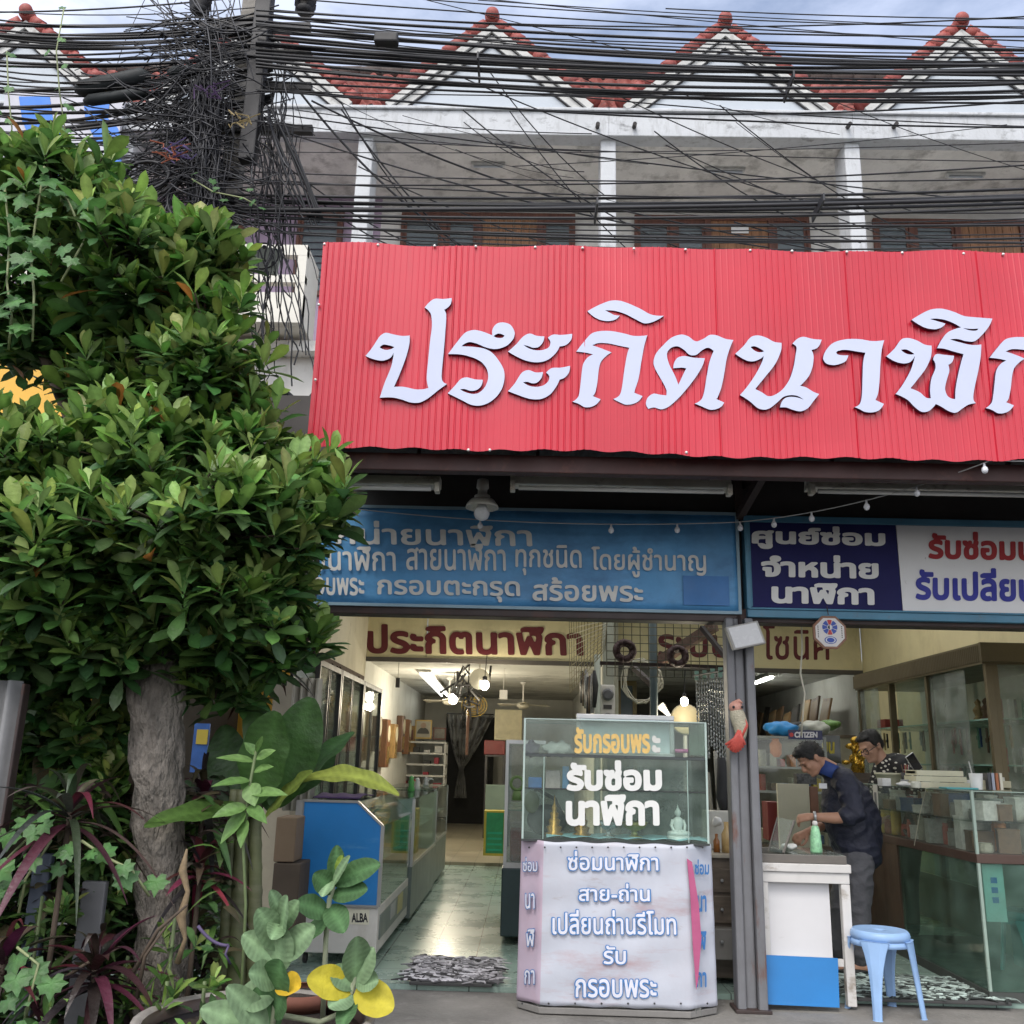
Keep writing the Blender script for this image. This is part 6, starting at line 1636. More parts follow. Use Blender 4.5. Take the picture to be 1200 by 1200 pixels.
crumple(840, 963, 6.95, .035, .035, mat('white_plastic_bag', (.65, .65, .65), .4), 'plastic_bag', 'tiny white plastic bag hanging above the dresser', 8, 'bag')
mb = MB(); mb.bar(P(838, 880, 7.4), P(846, 1000, 7.4), .025, .025); mb.bar(P(830, 905, 7.45), P(838, 1000, 7.45), .02, .02); tag(mb.build('stick', mat('pale_stick', (.42, .40, .34), .6)), 'pale sticks leaning behind the cart next to the pillar', 'stick')
mb = MB(); mb.tube([P(845, 888, 7.3), P(848, 910, 7.3), P(846, 935, 7.3), P(849, 955, 7.3)], [.03, .05, .045, .02], 8); tag(mb.build('umbrella', mat('black_nylon', (.02, .02, .022), .7), smooth=True), 'black folded umbrella hanging left of the steel pillar', 'umbrella')
mb = MB(); mb.box((P(884, 900, 6.5).x, 6.5, .06), (P(888, 900, 6.5).x, 6.53, P(884, 850, 6.5).z)); tag(mb.build('teal_upright', mat('teal_enamel', (.05, .25, .33), .4)), 'thin teal upright bar just right of the steel pillar', 'bar')

# white work table with white panel and blue sheet
YT = 6.3
m_wt = mat('chipped_white_paint', (.60, .58, .56), .55, var=.06, vs=4, dirt=[((.25, .2, .15), .85, 9, .56, .68, (.4, 1, .6)), ((.4, .38, .36), .5, 2, .5, .75, (1, 1, .3))])
zt = P(940, 1012, YT).z
xa, xb = P(889, 1060, YT).x, P(1000, 1100, YT).x
t = thing('work_table', 'white painted work table with a white panel and a missing side', 'table', ((xa + xb) / 2, YT, .06))
mb = MB(); mb.box((xa, YT - .015, zt - .05), (xb + .01, YT + .62, zt)); mb.build('top', m_wt, t, bevel=.005)
mb = MB(); mb.box((xa + .01, YT, zt - .115), (xb, YT + .03, zt - .052)); mb.box((xb - .03, YT + .03, zt - .115), (xb, YT + .6, zt - .052)); mb.build('apron', m_wt, t, bevel=.004)
for x, y in ((xa + .01, YT), (xb - .055, YT), (xa + .01, YT + .55), (xb - .055, YT + .55)):
    mb = MB(); mb.box((x, y + .002, .05), (x + .055, y + .055, zt - .117)); mb.build('leg', m_wt, t, bevel=.004)
mb = MB(); a, b = P(894, 1122, YT + .06), P(971, 1034, YT + .06); mb.box((a.x, YT + .06, .3), (b.x, YT + .075, zt - .06)); mb.build('white_panel', mat('white_board_panel', (.62, .61, .62), .5, var=.05, vs=2, dirt=((.4, .38, .36), .6, 5, .62, .75, (.4, 1, 1))), t)
mb = MB(); mb.box((a.x, YT + .02, .27), (xb - .06, YT + .05, .31)); mb.build('rail', m_wt, t)
mb = MB(); a, b = P(896, 1180, YT - .05), P(984, 1121, YT - .05)
mb.prism([P(896, 1177, YT - .06), P(984, 1181, YT - .06), P(982, 1123, YT - .012), P(895, 1119, YT - .012)], (0, .006, .0)); tag(mb.build('blue_sheet', m_bluep, bevel=.001), 'sky blue plastic sheet leaning against the front of the white work table', 'sheet')
for xx, lb in ((946, 'grey teal plank leaning under the work table, the one nearer the white panel'), (957, 'grey teal plank leaning under the work table, the one nearer the open side')):
    mb = MB(); mb.bar(P(xx, 1060, YT + .3), P(xx + 8, 1125, YT + .2), .02, .05); tag(mb.build('teal_plank', mat('grey_teal_slat', (.07, .10, .11), .5)), lb, 'plank')
# tray with glass lid on the table
ztr = P(940, 1002, YT).z
t = thing('tool_tray', 'shallow grey wooden tray with open glass lid on the white work table', 'tray', (xa, YT, zt))
m_tray = mat('grey_brown_tray', (.14, .125, .11), .5, var=.15, vs=5)
x0, x1_ = P(892, 1010, YT + .01).x, P(992, 1010, YT + .01).x
mb = MB(); mb.box((x0, YT + .005, zt + .002), (x1_, YT + .03, ztr)); mb.box((x0, YT + .5, zt + .002), (x1_, YT + .525, ztr)); mb.box((x0, YT + .03, zt + .002), (x0 + .025, YT + .5, ztr)); mb.box((x1_ - .025, YT + .03, zt + .002), (x1_, YT + .5, ztr)); mb.build('rim', m_tray, t, bevel=.003)
mb = MB(); mb.box((x0 + .025, YT + .03, zt + .003), (x1_ - .025, YT + .5, zt + .01)); mb.build('bottom', mat('tray_lining', (.25, .26, .23), .7, var=.3, vs=12), t)
mb = MB(); mb.box((x0 + .2, YT + .02, ztr), (x1_ - .01, YT + .51, ztr + .006)); mb.build('glass_lid', g_dusty, t)
mb = MB()
A, B, C_, D = P(900, 998, YT + .15), P(918, 1000, YT + .06), P(931, 962, YT + .25), P(911, 958, YT + .35)
mb.prism([A, B, C_, D], (0.004, .004, 0)); mb.build('raised_lid', g_clear, t)
mb = MB(); mb.bar(B, C_, .012, .014); mb.bar(A, D, .006, .008); mb.build('lid_edge', m_tray, t)
crumple(925, 992, YT + .3, .05, .02, mat('white_tissue', (.62, .62, .6), .8), 'tissue', 'crumpled white tissue in the tool tray under the hands', 4, 'tissue')
p = P(957, 1003, YT + .12)
t = thing('spray_bottle', 'green patterned plastic bottle with white cap on the tray', 'bottle', V((p.x, YT + .12, ztr + .007)))
z0 = ztr + .007; H = P(957, 962, YT + .12).z - z0
mb = MB(); mb.lathe([(.036, 0), (.038, .01), (.036, H * .3), (.031, H * .6), (.024, H * .8), (.016, H * .85)], (p.x, YT + .12, z0), 16); mb.build('body', mat('green_bottle_print', (.26, .52, .30), .3, var=.45, vs=45), t, smooth=True)
mb = MB(); mb.lathe([(.017, H * .85), (.017, H * .97), (.01, H)], (p.x, YT + .12, z0), 12); mb.build('cap', m_whl, t, smooth=True)

# blue plastic stool
def stool(loc, m, label, h=.46, rot=.35, seat_r=.165):
    t = thing('plastic_stool', label, 'stool', loc); t['_local'] = 1
    mb = MB(); mb.lathe([(seat_r * 1.02, h - .055), (seat_r * 1.05, h - .03), (seat_r * 1.02, h - .012), (seat_r * .96, h - .002), (seat_r * .90, h - .004), (seat_r * .3, h - .006), (.03, h - .006), (.028, h - .012), (.002, h - .012)], n=32, cap=False)
    mb.build('seat', m, t, smooth=True, solid=.004)
    mb = MB(); mb.lathe([(seat_r * 1.03, h - .055), (seat_r * 1.09, h - .085), (seat_r * 1.07, h - .085), (seat_r * 1.0, h - .055)], n=32, cap=False); mb.build('apron', m, t, smooth=True, solid=.003)
    for k in range(4):
        a_ = k * PI / 2 + PI / 4; d = V((math.cos(a_), math.sin(a_), 0)); s_ = V((-d.y, d.x, 0))
        mb = MB(); n_ = 6; vs = []
        for i in range(n_ + 1):
            u = i / n_; c = d * (seat_r * (.98 + .30 * u)) + V((0, 0, (h - .05) * (1 - u))); wd = .05 * (1 - u) ** 3 + .034 - .008 * u
            for q in ((-1, .0), (-1, .012), (-.45, .022), (.45, .022), (1, .012), (1, .0), (.6, -.006), (-.6, -.006)):
                vs.append(c + s_ * (q[0] * wd) + d * q[1])
        fs = [(i * 8 + k_, i * 8 + (k_ + 1) % 8, (i + 1) * 8 + (k_ + 1) % 8, (i + 1) * 8 + k_) for i in range(n_) for k_ in range(8)] + [tuple(range(8)), tuple(n_ * 8 + k_ for k_ in range(7, -1, -1))]
        mb.add(vs, fs); mb.build('leg', m, t, bevel=.003)
    t.rotation_euler = (0, 0, rot)
    return t
p = PZ(1041, 1190, .03)
stool(V((p.x, p.y + .05, .03)), mat('lavender_blue_plastic', (.26, .41, .66), .45, var=.1, vs=6, dirt=[((.45, .47, .55), .6, 14, .6, .74, (1, 1, .4)), ((.16, .2, .32), .5, 4, .55, .78, (1, 1, 1))]), 'lavender blue plastic stool on the pavement before the work table', h=.47, rot=.25)

# tall glazed showcase on the right wall
XS = 3.9
m_br = mat('bronze_aluminium', (.13, .105, .06), .4, metal=.3, var=.12, vs=4)
Yn = PX(1163, 820, XS).y; Yfar = PX(1009, 830, XS).y
ztop = PX(1160, 775, XS).z
t = thing('tall_showcase', 'tall bronze-framed glass showcase along the right wall', 'showcase', (XS, Yn, .06))
mb = MB(); n = 90
vs = []; fs = []
for i in range(n * 4 + 1):
    y = Yn + (Yfar - Yn) * i / (n * 4); x = XS - .06 - (.012 if (i % 4) < 2 else 0)
    vs += [(x, y, ztop), (x, y, ztop + .14)]
fs = [(2 * i, 2 * i + 2, 2 * i + 3, 2 * i + 1) for i in range(n * 4)]
mb.add(vs, fs); mb.box((XS - .055, Yn, ztop - .02), (XR - .01, Yfar, ztop + .16)); mb.box((XS - .07, Yn - .03, ztop - .0), (XR - .01, Yn - .0, ztop + .16)); mb.build('ribbed_cornice', m_br, t)
mb = MB()
pys = [PX(x, 880, XS).y for x in (1012, 1052, 1056, 1103, 1116)] + [Yn + .06]
for y in (Yfar - .05, PX(1051, 880, XS).y, PX(1098, 900, XS).y, Yn):
    mb.box((XS - .03, y, .1), (XS + .03, y + .05, ztop - .021))
mb.box((XS + .031, Yn, .1), (XS + .07, Yn + .04, ztop - .021)); mb.box((XS + .07, Yn + .001, .84), (XR - .02, Yn + .04, .9)); mb.box((XS - .04, Yn + .05, .1), (XS - .031, Yfar - .05, .5))
mb.build('frame', m_br, t)
for k, (pa, pb__, o_) in enumerate(((1036, 1010, 0), (1098, 1057, .012), (1141, 1099, 0))):
    y0, y1 = PX(pa, 880, XS).y, PX(pb__, 880, XS).y
    mb = MB(); mb.box((XS - .02 + o_, y0, .5), (XS - .014 + o_, y1, ztop - .03)); mb.build('sliding_door', g_dusty if k != 1 else g_green, t)
mb = MB(); mb.box((XS + .07, Yn + .015, .1), (XR - .02, Yn + .021, ztop - .021)); mb.build('end_pane', g_dusty, t)
mb = MB(); mb.box((XR - .06, Yn + .05, .1), (XR - .04, Yfar, ztop)); mb.build('back_panel', mat('pale_green_back', (.58, .62, .54), .4, var=.25, vs=3), t)
for z in (.75, 1.12, 1.5, 1.88):
    mb = MB(); mb.box((XS + .03, Yn + .05, z), (XR - .07, Yfar - .05, z + .012)); mb.build('shelf', m_shelf, t)
rs = random.Random(21)
wc = [(.03, .03, .035), (.30, .05, .05), (.04, .08, .22), (.10, .22, .16), (.45, .43, .4), (.12, .07, .04), (.32, .22, .10)]
wm = [mat('strap_%d' % k, c_, .5, var=.3, vs=60) for k, c_ in enumerate(wc)]
cn = ['black', 'red', 'navy', 'green', 'pale', 'brown', 'tan']
for z in (1.12, 1.5, 1.86):
    for k in range(30):
        y = Yn + .1 + k * (Yfar - Yn - .25) / 30 + rs.uniform(-.02, .02); L_ = rs.uniform(.14, .24); i = rs.randrange(7)
        x = XS + rs.uniform(.08, .3)
        mb = MB(); mb.box((x, y, z - .02 - L_), (x + .012, y + .022, z - .02)); mb.box((x - .006, y - .006, z - .02 - L_ * .6), (x + .012, y + .028, z - .02 - L_ * .42))
        tag(mb.build('hanging_watch', wm[i]), cn[i] + ' watch hanging on a peg inside the tall showcase, ' + {1.12: 'lowest', 1.5: 'middle', 1.86: 'upper'}[z] + ' row', 'watch', 'watches hanging in the tall showcase')
for k in range(9):
    x = XS + .1 + .06 * k; i = (k * 3 + 1) % 7
    for z in (1.05, 1.45, 1.85):
        mb = MB(); mb.box((x, Yn + .08, z), (x + .02, Yn + .09, z + .2)); tag(mb.build('hanging_watch', wm[i]), cn[i] + ' watch hanging behind the end glass of the tall showcase', 'watch', 'watches behind the end glass')
for px, py, c_, lb in ((1040, 822, (.35, .05, .04), 'red box on the far shelf of the tall showcase'), (1143, 797, (.35, .25, .12), 'tan figurine on the top shelf of the tall showcase'), (1152, 796, (.12, .07, .04), 'dark brown figurine on the top shelf of the tall showcase')):
    y = PX(px, py, XS + .2).y; z = 1.892
    mb = MB(); mb.lathe([(.05, 0), (.05, .02), (.03, .04), (.05, .1), (.02, .14), (.03, .17), (.004, .2)], (XS + .2, y, z), 10) if 'figurine' in lb else mb.box((XS + .1, y - .15, z), (XS + .3, y + .1, z + .1))
    tag(mb.build('figurine' if 'figurine' in lb else 'red_box', mat('sc_%d' % px, c_, .5, var=.2, vs=15)), lb, 'figurine' if 'figurine' in lb else 'box')

# glass counter on the right, end towards the street
XA, YA = P(1160, 1158, 6.5).x, 6.5
YBk = 8.55
zc = P(1150, 928, YA).z; zsh = P(1146, 963, YA).z; zbt = P(1147, 1006, YA).z
XB2 = XA + 1.05
t = thing('repair_counter', 'long two-tier glass repair counter on the right, crammed with watch parts', 'counter', (XA, YA, .06))
mb = MB(); mb.box((XA, YA, zc - .01), (XB2, YBk, zc)); mb.build('top_glass', g_green, t)
mb = MB(); mb.box((XA, YA + .01, zsh - .005), (XB2, YBk, zsh + .004)); mb.build('middle_shelf', g_green, t)
mb = MB(); mb.box((XA, YA + .006, zbt + .03), (XA + .006, YBk, zc - .011)); mb.build('side_glass', g_clear, t)
mb = MB(); mb.box((XA, YA, zbt + .03), (XB2, YA + .006, zc - .011)); mb.build('end_glass', g_clear, t)
mb = MB(); mb.box((XA - .008, YA - .008, zbt - .03), (XB2, YBk, zbt + .028)); mb.build('tray_board', mat('dark_brown_tray_board', (.07, .04, .03), .5, var=.2, vs=4), t, bevel=.004)
mb = MB(); mb.box((XA + .004, YA + .01, .12), (XA + .010, 7.85, zbt - .031)); mb.build('lower_side_glass', glass('deep_green_glass', (.72, .86, .79), .14, (.22, .33, .28)), t)
mb = MB(); mb.box((XA, YA, .12), (XB2, YA + .006, zbt - .031)); mb.build('lower_end_glass', MATS['deep_green_glass'], t)
mb = MB(); mb.box((XA - .004, 7.87, .1), (XA + .03, YBk + .02, zbt - .031)); mb.build('brown_panel', mat('brown_plywood', (.075, .042, .025), .55, var=.15, wood=(8, 8, 1)), t)
mb = MB(); mb.box((XA - .01, YA - .01, .06), (XB2, YBk, .118)); mb.build('plinth', mat('dark_plinth', (.05, .055, .05), .6), t)
mb = MB(); mb.box((XA - .006, YA - .006, .12), (XA + .012, YA + .012, zc)); mb.box((XA - .003, YA - .003, zc), (XA + .012, YBk, zc + .006)); mb.box((XA + .012, YA - .003, zc), (XB2, YA + .012, zc + .006)); mb.build('edge_trim', mat('pale_green_edge', (.28, .36, .31), .3), t)
mb = MB(); mb.box((XA + .75, YA + .02, .12), (XA + .77, 7.85, zbt - .04)); mb.build('lower_back', mat('sage_board', (.34, .40, .29), .6, var=.15, vs=2), t)
for y0, y1, z0, z1, c_, lb, nm in ((6.75, 7.3, .14, .52, (.03, .22, .26), 'teal board leaning inside the lower glass of the repair counter', 'teal_board'), (6.62, 6.7, .2, .72, (.02, .02, .02), 'black board end inside the lower glass of the repair counter', 'black_board'), (6.9, 7.0, .5, .74, (.3, .04, .03), 'red packet inside the lower glass of the repair counter', 'red_packet'), (6.58, 6.66, .14, .3, (.22, .08, .05), 'rusty brown box low inside the repair counter', 'brown_box')):
    mb = MB(); mb.box((XA + .55, y0, z0), (XA + .6, y1, z1)); tag(mb.build(nm, mat(nm + '_paint', c_, .5, var=.15, vs=4)), lb, nm.split('_')[1])
# pale packet with a blue mark hanging inside the end glass
mb = MB(); a, b = P(1157, 1080, YA + .03), P(1174, 1010, YA + .03); mb.box((a.x, YA + .03, a.z), (b.x, YA + .045, b.z))
q = P(1165, 1035, YA + .028)
for k in range(3): mb.box((q.x - .02, YA + .027, q.z - k * .06), (q.x + .02, YA + .0295, q.z - k * .06 + .035), 1)
tag(mb.build('packet', [mat('pale_cyan_packet', (.45, .60, .66), .4, var=.1), mat('packet_blue_mark', (.04, .15, .5), .5)]), 'pale blue packet hanging upright inside the end glass of the repair counter', 'packet')
stool(V((P(1215, 1140, 7.1).x, 7.1, .06)), mat('teal_plastic', (.05, .30, .36), .4), 'teal plastic stool half seen through the end glass of the repair counter', rot=.2)  # solid stool added to stand in for a reflection in the glass
# clutter in the two tiers
rk = random.Random(33)
kinds = [('clear_box', (.45, .47, .42), 'cloudy clear plastic box'), ('part_jar', (.38, .36, .28), 'small jar of watch parts'), ('grey_tin', (.22, .22, .2), 'grey tin'), ('white_box', (.58, .57, .52), 'white cardboard box'), ('blue_box', (.08, .14, .28), 'blue box'), ('red_tin', (.35, .07, .05), 'red tin'), ('yellow_pot', (.55, .38, .04), 'yellow pot'), ('orange_pot', (.55, .18, .03), 'orange pot'), ('brown_case', (.15, .09, .05), 'brown watch case')]
for tier, zz, hmax in (('upper', zsh + .006, .15), ('lower', zbt + .03, .22)):
    yy = YA + .05
    while yy < YBk - .15:
        for xo in (.02, .17, .34, .52):
            nm, c_, lb = rk.choice(kinds if rk.random() < .62 else kinds[:4]); w_, d_, h_ = rk.uniform(.06, .16), rk.uniform(.07, .15), rk.uniform(.04, hmax)
            mb = MB(); x = XA + xo + rk.uniform(0, .05)
            if 'jar' in nm or 'pot' in nm or 'tin' in nm:
                r_ = w_ * .35; mb.lathe([(r_ * .9, 0), (r_, .01), (r_, h_ * .8), (r_ * .85, h_ * .85), (r_ * .9, h_)], (x + .06, yy + d_ / 2, zz), 12)
            else:
                a_ = rk.uniform(-.4, .4); M_ = T(x + w_ / 2, yy + d_ / 2, zz) @ rz(a_); mb.box((-w_ / 2, -d_ / 2, 0), (w_ / 2, d_ / 2, h_), 0, M_); mb.box((-w_ / 2 - .003, -d_ / 2 - .003, h_), (w_ / 2 + .003, d_ / 2 + .003, h_ + .012), 0, M_)
            tag(mb.build(nm, mat('ctr_' + nm, c_, .4, var=.3, vs=25)), lb + ' in the ' + tier + ' tier of the repair counter', nm.split('_')[1], 'watch parts crammed in the repair counter')
        yy += .125
# coiled things in the lower tier
for k, yq in enumerate((7.6, 7.9, 8.2)):
    mb = MB(); c = V((XA + .12, yq, zbt + .12))
    mb.tube([c + V((.01 * math.sin(a_ * 2), .09 * math.cos(a_), .08 * math.sin(a_))) for a_ in np.arange(0, 2 * PI, .3)], .018, 6, close=True); tag(mb.build('strap_loop', wm[5 - 5 * (k % 2)], smooth=True), 'dark watch strap loop pressed against the side glass of the repair counter', 'strap', 'strap loops in the repair counter')
# things on top
def ontop(px, Y, off=0): p = P(px, 915, Y); return V((p.x, Y, zc + .007 + off))
m_crm = mat('cream_plastic_tub', (.55, .53, .38), .4, var=.1, vs=12)
p = ontop(1043, 7.75); mb = MB(); mb.lathe([(.085, 0), (.105, .08), (.115, .08), (.115, .095), (.10, .095), (.08, .02), (.003, .015)], p, 20, cap=False); tag(mb.build('plastic_tub', m_crm, smooth=True), 'cream plastic tub at the inner end of the repair counter top', 'tub')
for k in range(3):
    p = ontop(1096, 7.35, k * .042); mb = MB(); mb.box((p.x - .2 + .01 * k, p.y - .12, p.z), (p.x + .2 - .02 * k, p.y + .1, p.z + .012)); mb.box((p.x - .2 + .01 * k, p.y - .12, p.z + .012), (p.x + .2 - .02 * k, p.y - .11, p.z + .038)); mb.box((p.x + .19 - .02 * k, p.y - .11, p.z + .012), (p.x + .2 - .02 * k, p.y + .1, p.z + .038)); mb.box((p.x - .2 + .01 * k, p.y - .11, p.z + .012), (p.x - .19 + .01 * k, p.y + .1, p.z + .038)); mb.box((p.x - .18, p.y - .09, p.z + .0125), (p.x + .16, p.y + .08, p.z + .03), 1)
    tag(mb.build('parts_tray', [m_crm, mat('mixed_parts', (.3, .28, .22), .6, var=.6, vs=60)]), ('bottom', 'middle', 'top')[k] + ' tray of the cream tray stack on the repair counter', 'tray', 'stacked cream trays')
p = ontop(1062, 7.6); mb = MB(); mb.lathe([(.03, 0), (.035, .1), (.03, .1), (.025, .02), (.003, .02)], p, 12, cap=False); tag(mb.build('pen_cup', m_blackf, smooth=True), 'black cup between the tub and the cream trays', 'cup')
r7 = random.Random(4)
for k in range(5):
    q = p + V((r7.uniform(-.015, .015), r7.uniform(-.015, .015), .03)); mb = MB(); mb.tube([q, q + V((r7.uniform(-.03, .03), r7.uniform(-.02, .02), .13))], .004, 5); tag(mb.build('tool_stick', wm[(1, 6, 1, 5, 4)[k]]), ('red', 'tan', 'slim red', 'brown', 'pale')[k] + ' stick in the black cup', 'stick', 'sticks in the black cup')
p = ontop(1078, 7.45, .12); mb = MB(); mb.box((-.035, -.006, 0), (.035, .006, .14), 0, T(*p) @ ry(-.6) @ rx(.2)); mb.box((-.033, -.007, .003), (.033, -.0062, .137), 1, T(*p) @ ry(-.6) @ rx(.2)); tag(mb.build('phone', [m_silver, mat('black_screen', (.01, .01, .012), .1)], bevel=.003), 'black mobile phone tilted up on the cream trays', 'phone')
p = ontop(1144, 6.9); mb = MB(); mb.lathe([(.036, 0), (.046, .11), (.042, .11), (.032, .01), (.003, .01)], p, 16, cap=False); tag(mb.build('paper_cup', mat('white_cup', (.66, .66, .64), .5), smooth=True), 'white cup with a stick standing on the repair counter', 'cup')
mb = MB(); mb.tube([p + V((-.01, 0, .02)), p + V((-.04, 0, .19))], .004, 5); tag(mb.build('stirring_stick', m_whl), 'thin pale stick standing in the white cup', 'stick')
for k, c_ in enumerate(((.05, .05, .06), (.3, .32, .38), (.35, .12, .05), (.6, .56, .46))):
    p = ontop(1154 + k * 4.6, 6.92); mb = MB(); mb.box((p.x, p.y - .05, p.z), (p.x + .019, p.y + .06, p.z + .115)); tag(mb.build('booklet', mat('book_%d' % k, c_, .5, var=.1)), ('black', 'grey blue', 'rust red', 'cream')[k] + ' booklet standing right of the white cup', 'booklet', 'booklets by the white cup')
p = ontop(1122, 6.85); mb = MB(); mb.box((p.x - .1, p.y - .05, p.z), (p.x + .12, p.y + .08, p.z + .012)); tag(mb.build('teal_plate', mat('teal_plate_plastic', (.06, .30, .32), .4), bevel=.003), 'flat teal plate in front of the cream trays', 'plate')
rt = random.Random(40)
for k in range(16):
    px = rt.choice((1030, 1052, 1085, 1105, 1118, 1128)); p = ontop(px, rt.uniform(6.75, 8.3)); h_ = rt.uniform(.02, .09); w_ = rt.uniform(.03, .07); i = k % 4; p.x += rt.uniform(-.05, .35)
    mb = MB(); M_ = T(*p) @ rz(rt.uniform(-.6, .6))
    if i == 1: mb.lathe([(w_ * .5, 0), (w_ * .55, h_ * .8), (w_ * .4, h_)], p, 12)
    else: mb.box((-w_, -w_ * .7, 0), (w_, w_ * .7, h_), 0, M_)
    tag(mb.build(('white_carton', 'glue_jar', 'cream_case', 'grey_case')[i], mat('top_%d' % i, ((.62, .62, .6), (.5, .5, .42), (.52, .48, .34), (.25, .26, .26))[i], .45, var=.2, vs=20), bevel=.003), ('small white carton', 'small cream jar', 'small cream case', 'small grey case')[i] + ' among the clutter on top of the repair counter', ('carton', 'jar', 'case', 'case')[i], 'clutter on the repair counter top')
crumple(1060, 919, 7.3, .06, .02, MATS['white_tissue'], 'white_rag', 'crumpled white rag on the counter edge under the cream trays', 6, 'rag')
mb = MB(); q = P(1054, 925, 7.2); q.x = XA - .008; mb.tube([V((q.x, 7.2, zc)), V((q.x - .005, 7.35, zc - .2)), V((q.x - .002, 7.5, zc - .42))], .003, 5); tag(mb.build('thin_cord', MATS['cream_cord']), 'thin pale cord hanging down the side glass of the repair counter', 'cord')
mb = MB(); q = PX(1026, 930, XA - .01); mb.box((XA - .012, q.y - .05, zc - .28), (XA - .008, q.y + .05, zc + .0)); mb.box((XA - .0135, q.y - .025, zc - .2), (XA - .0122, q.y + .025, zc - .06), 1); tag(mb.build('price_strip', [m_whl, mat('grey_print', (.15, .15, .16), .5)]), 'white printed strip stuck on the side glass of the repair counter', 'label')

# cabinets behind the man
t = thing('back_showcase', 'low glass showcase with navy shop plate behind the bending man', 'showcase', P(930, 960, 9.2))
YH = 9.2
a, b = P(889, 985, YH), P(968, 864, YH)
mb = MB(); mb.box((a.x, YH, .1), (b.x, YH + .5, .75)); mb.build('base', m_dwood, t)
mb = MB()
for z in (b.z, b.z - .28, b.z - .5): mb.box((a.x, YH, z - .02), (b.x, YH + .5, z))
for x in (a.x, b.x - .025): mb.box((x, YH - .002, .75), (x + .025, YH + .03, b.z - .02 + .018))
mb.build('frame', mat('grey_shelf_frame', (.25, .27, .25), .4), t)
mb = MB(); mb.box((a.x + .025, YH + .004, .75), (b.x - .025, YH + .01, b.z - .021)); mb.build('front_glass', g_clear, t)
a2, b2 = P(924, 866, YH - .01), P(956, 856, YH - .01)
mb = MB(); mb.box((a2.x, YH - .012, a2.z), (b2.x + .06, YH - .002, b2.z)); mb.build('shop_plate', mat('navy_plate', (.02, .025, .09), .4), t)
lettering('CITIZEN', 931, 958, 857.5, 864.5, lambda x, y: P(x, y, YH - .016), mat('pale_plate_letter', (.6, .6, .65), .5), t, .05, 24, .0)
mb = MB(); vs, fs = disc(P(927.5, 861, YH - .014), .02, 12); mb.add(vs, fs); mb.build('red_mark', mR, t)
rq = random.Random(14)
for z in (.76, b.z - .5, b.z - .28):
    for k in range(6):
        x = a.x + .06 + k * .1; c_ = rq.choice(kinds); h_ = rq.uniform(.05, .17)
        mb = MB(); mb.box((x, YH + .1, z), (x + rq.uniform(.04, .08), YH + .25, z + h_)); tag(mb.build(c_[0], mat('ctr_' + c_[0], c_[1], .4, var=.3, vs=25), bevel=.004), c_[2] + ' on a shelf of the low showcase behind the man', c_[0].split('_')[1], 'goods in the low showcase')
p = P(909, 876, YH + .12); mb = MB(); mb.lathe([(.03, -.09), (.055, -.06), (.06, .03), (.035, .06), (.035, .09)], p, 12); tag(mb.build('amber_lamp', mat('amber_glow', (.40, .13, .03), .4, emit=.12), smooth=True), 'glowing amber lamp in the low showcase behind the man', 'lamp')
def bag(px0, px1, py0, py1, Y, m_, lb, seed):
    a_, b_ = P(px0, py1, Y), P(px1, py0, Y); c = (a_ + b_) / 2
    mb = MB(); mb.ball(c, ((b_.x - a_.x) / 2, .12, (b_.z - a_.z) / 2), 26, 14); mb.v = [tuple(V(v) + (V(v) - c) * .16 * math.sin(v[0] * 40 + seed) * math.cos(v[2] * 55 + v[1] * 30)) for v in mb.v]; return tag(mb.build('plastic_bag', m_, smooth=True), lb, 'bag')
bag(896, 936, 846, 862, YH + .2, mat('bright_blue_bag', (.03, .26, .62), .35, var=.15, vs=15), 'bright blue plastic bag on top of the low showcase', 2)
bag(938, 972, 845, 862, YH + .3, mat('greyish_bag', (.45, .46, .40), .4, var=.15, vs=15), 'whitish plastic bag on top of the low showcase', 4)
bag(960, 984, 844, 855, YH + .45, mat('lime_bag', (.16, .30, .08), .4, var=.15, vs=15), 'lime green bag at the right of the low showcase top', 6)
bag(924, 945, 846, 854, YH + .42, mat('dark_bag', (.03, .03, .03), .4), 'black bag between the blue and whitish bags', 7)
t = thing('dark_plate', 'dark glass plate with yellow Thai letters behind the man', 'sign', P(970, 890, 9.6))
mb = MB(); a3, b3 = P(958, 905, 9.6), P(984, 862, 9.6); mb.box((a3.x, 9.6, a3.z), (b3.x, 9.62, b3.z)); mb.build('plate', mat('smoky_plate', (.06, .07, .06), .2, var=.2), t)
lettering('ยน', 963, 978, 869, 883, lambda x, y: P(x, y, 9.594), mat('yellow_letter', (.60, .50, .05), .5), t, .04, 24, .02)
mb = MB(); a3, b3 = P(914, 990, 8.3), P(948, 919, 8.3); mb.box((a3.x, 8.3, .1), (b3.x, 8.34, b3.z)); mb.box((b3.x + .002, 8.29, .1), (b3.x + .07, 8.5, b3.z - .02), 1); tag(mb.build('cupboard', [mat('beige_cupboard', (.47, .44, .33), .6, var=.08, vs=3), mat('reddish_side', (.16, .07, .04), .5, var=.2)], bevel=.003), 'beige cupboard end with reddish side just left of the man', 'cupboard')
sbox(934, 957, 907, 919, 8.32, .1, mat('floral_black_tin', (.03, .03, .03), .4, var=2.5, vs=40), 'floral_box', 'black floral box on top of the beige cupboard')
sbox(901, 914, 940, 985, 8.6, .2, mat('deep_red_cabinet', (.17, .02, .02), .4, var=.2), 'red_cabinet', 'deep red cabinet end left of the beige cupboard', 'cabinet')
t = thing('golden_statue', 'cluster of golden ornaments between the two people', 'ornament', P(1003, 900, 9.5))
mb = MB(); c = P(1004, 888, 9.5); rg = random.Random(6); mb.tube([c + V((0, 0, -.2)), c + V((.01, 0, 0)), c + V((0, 0, .16))], [.07, .055, .03], 8)
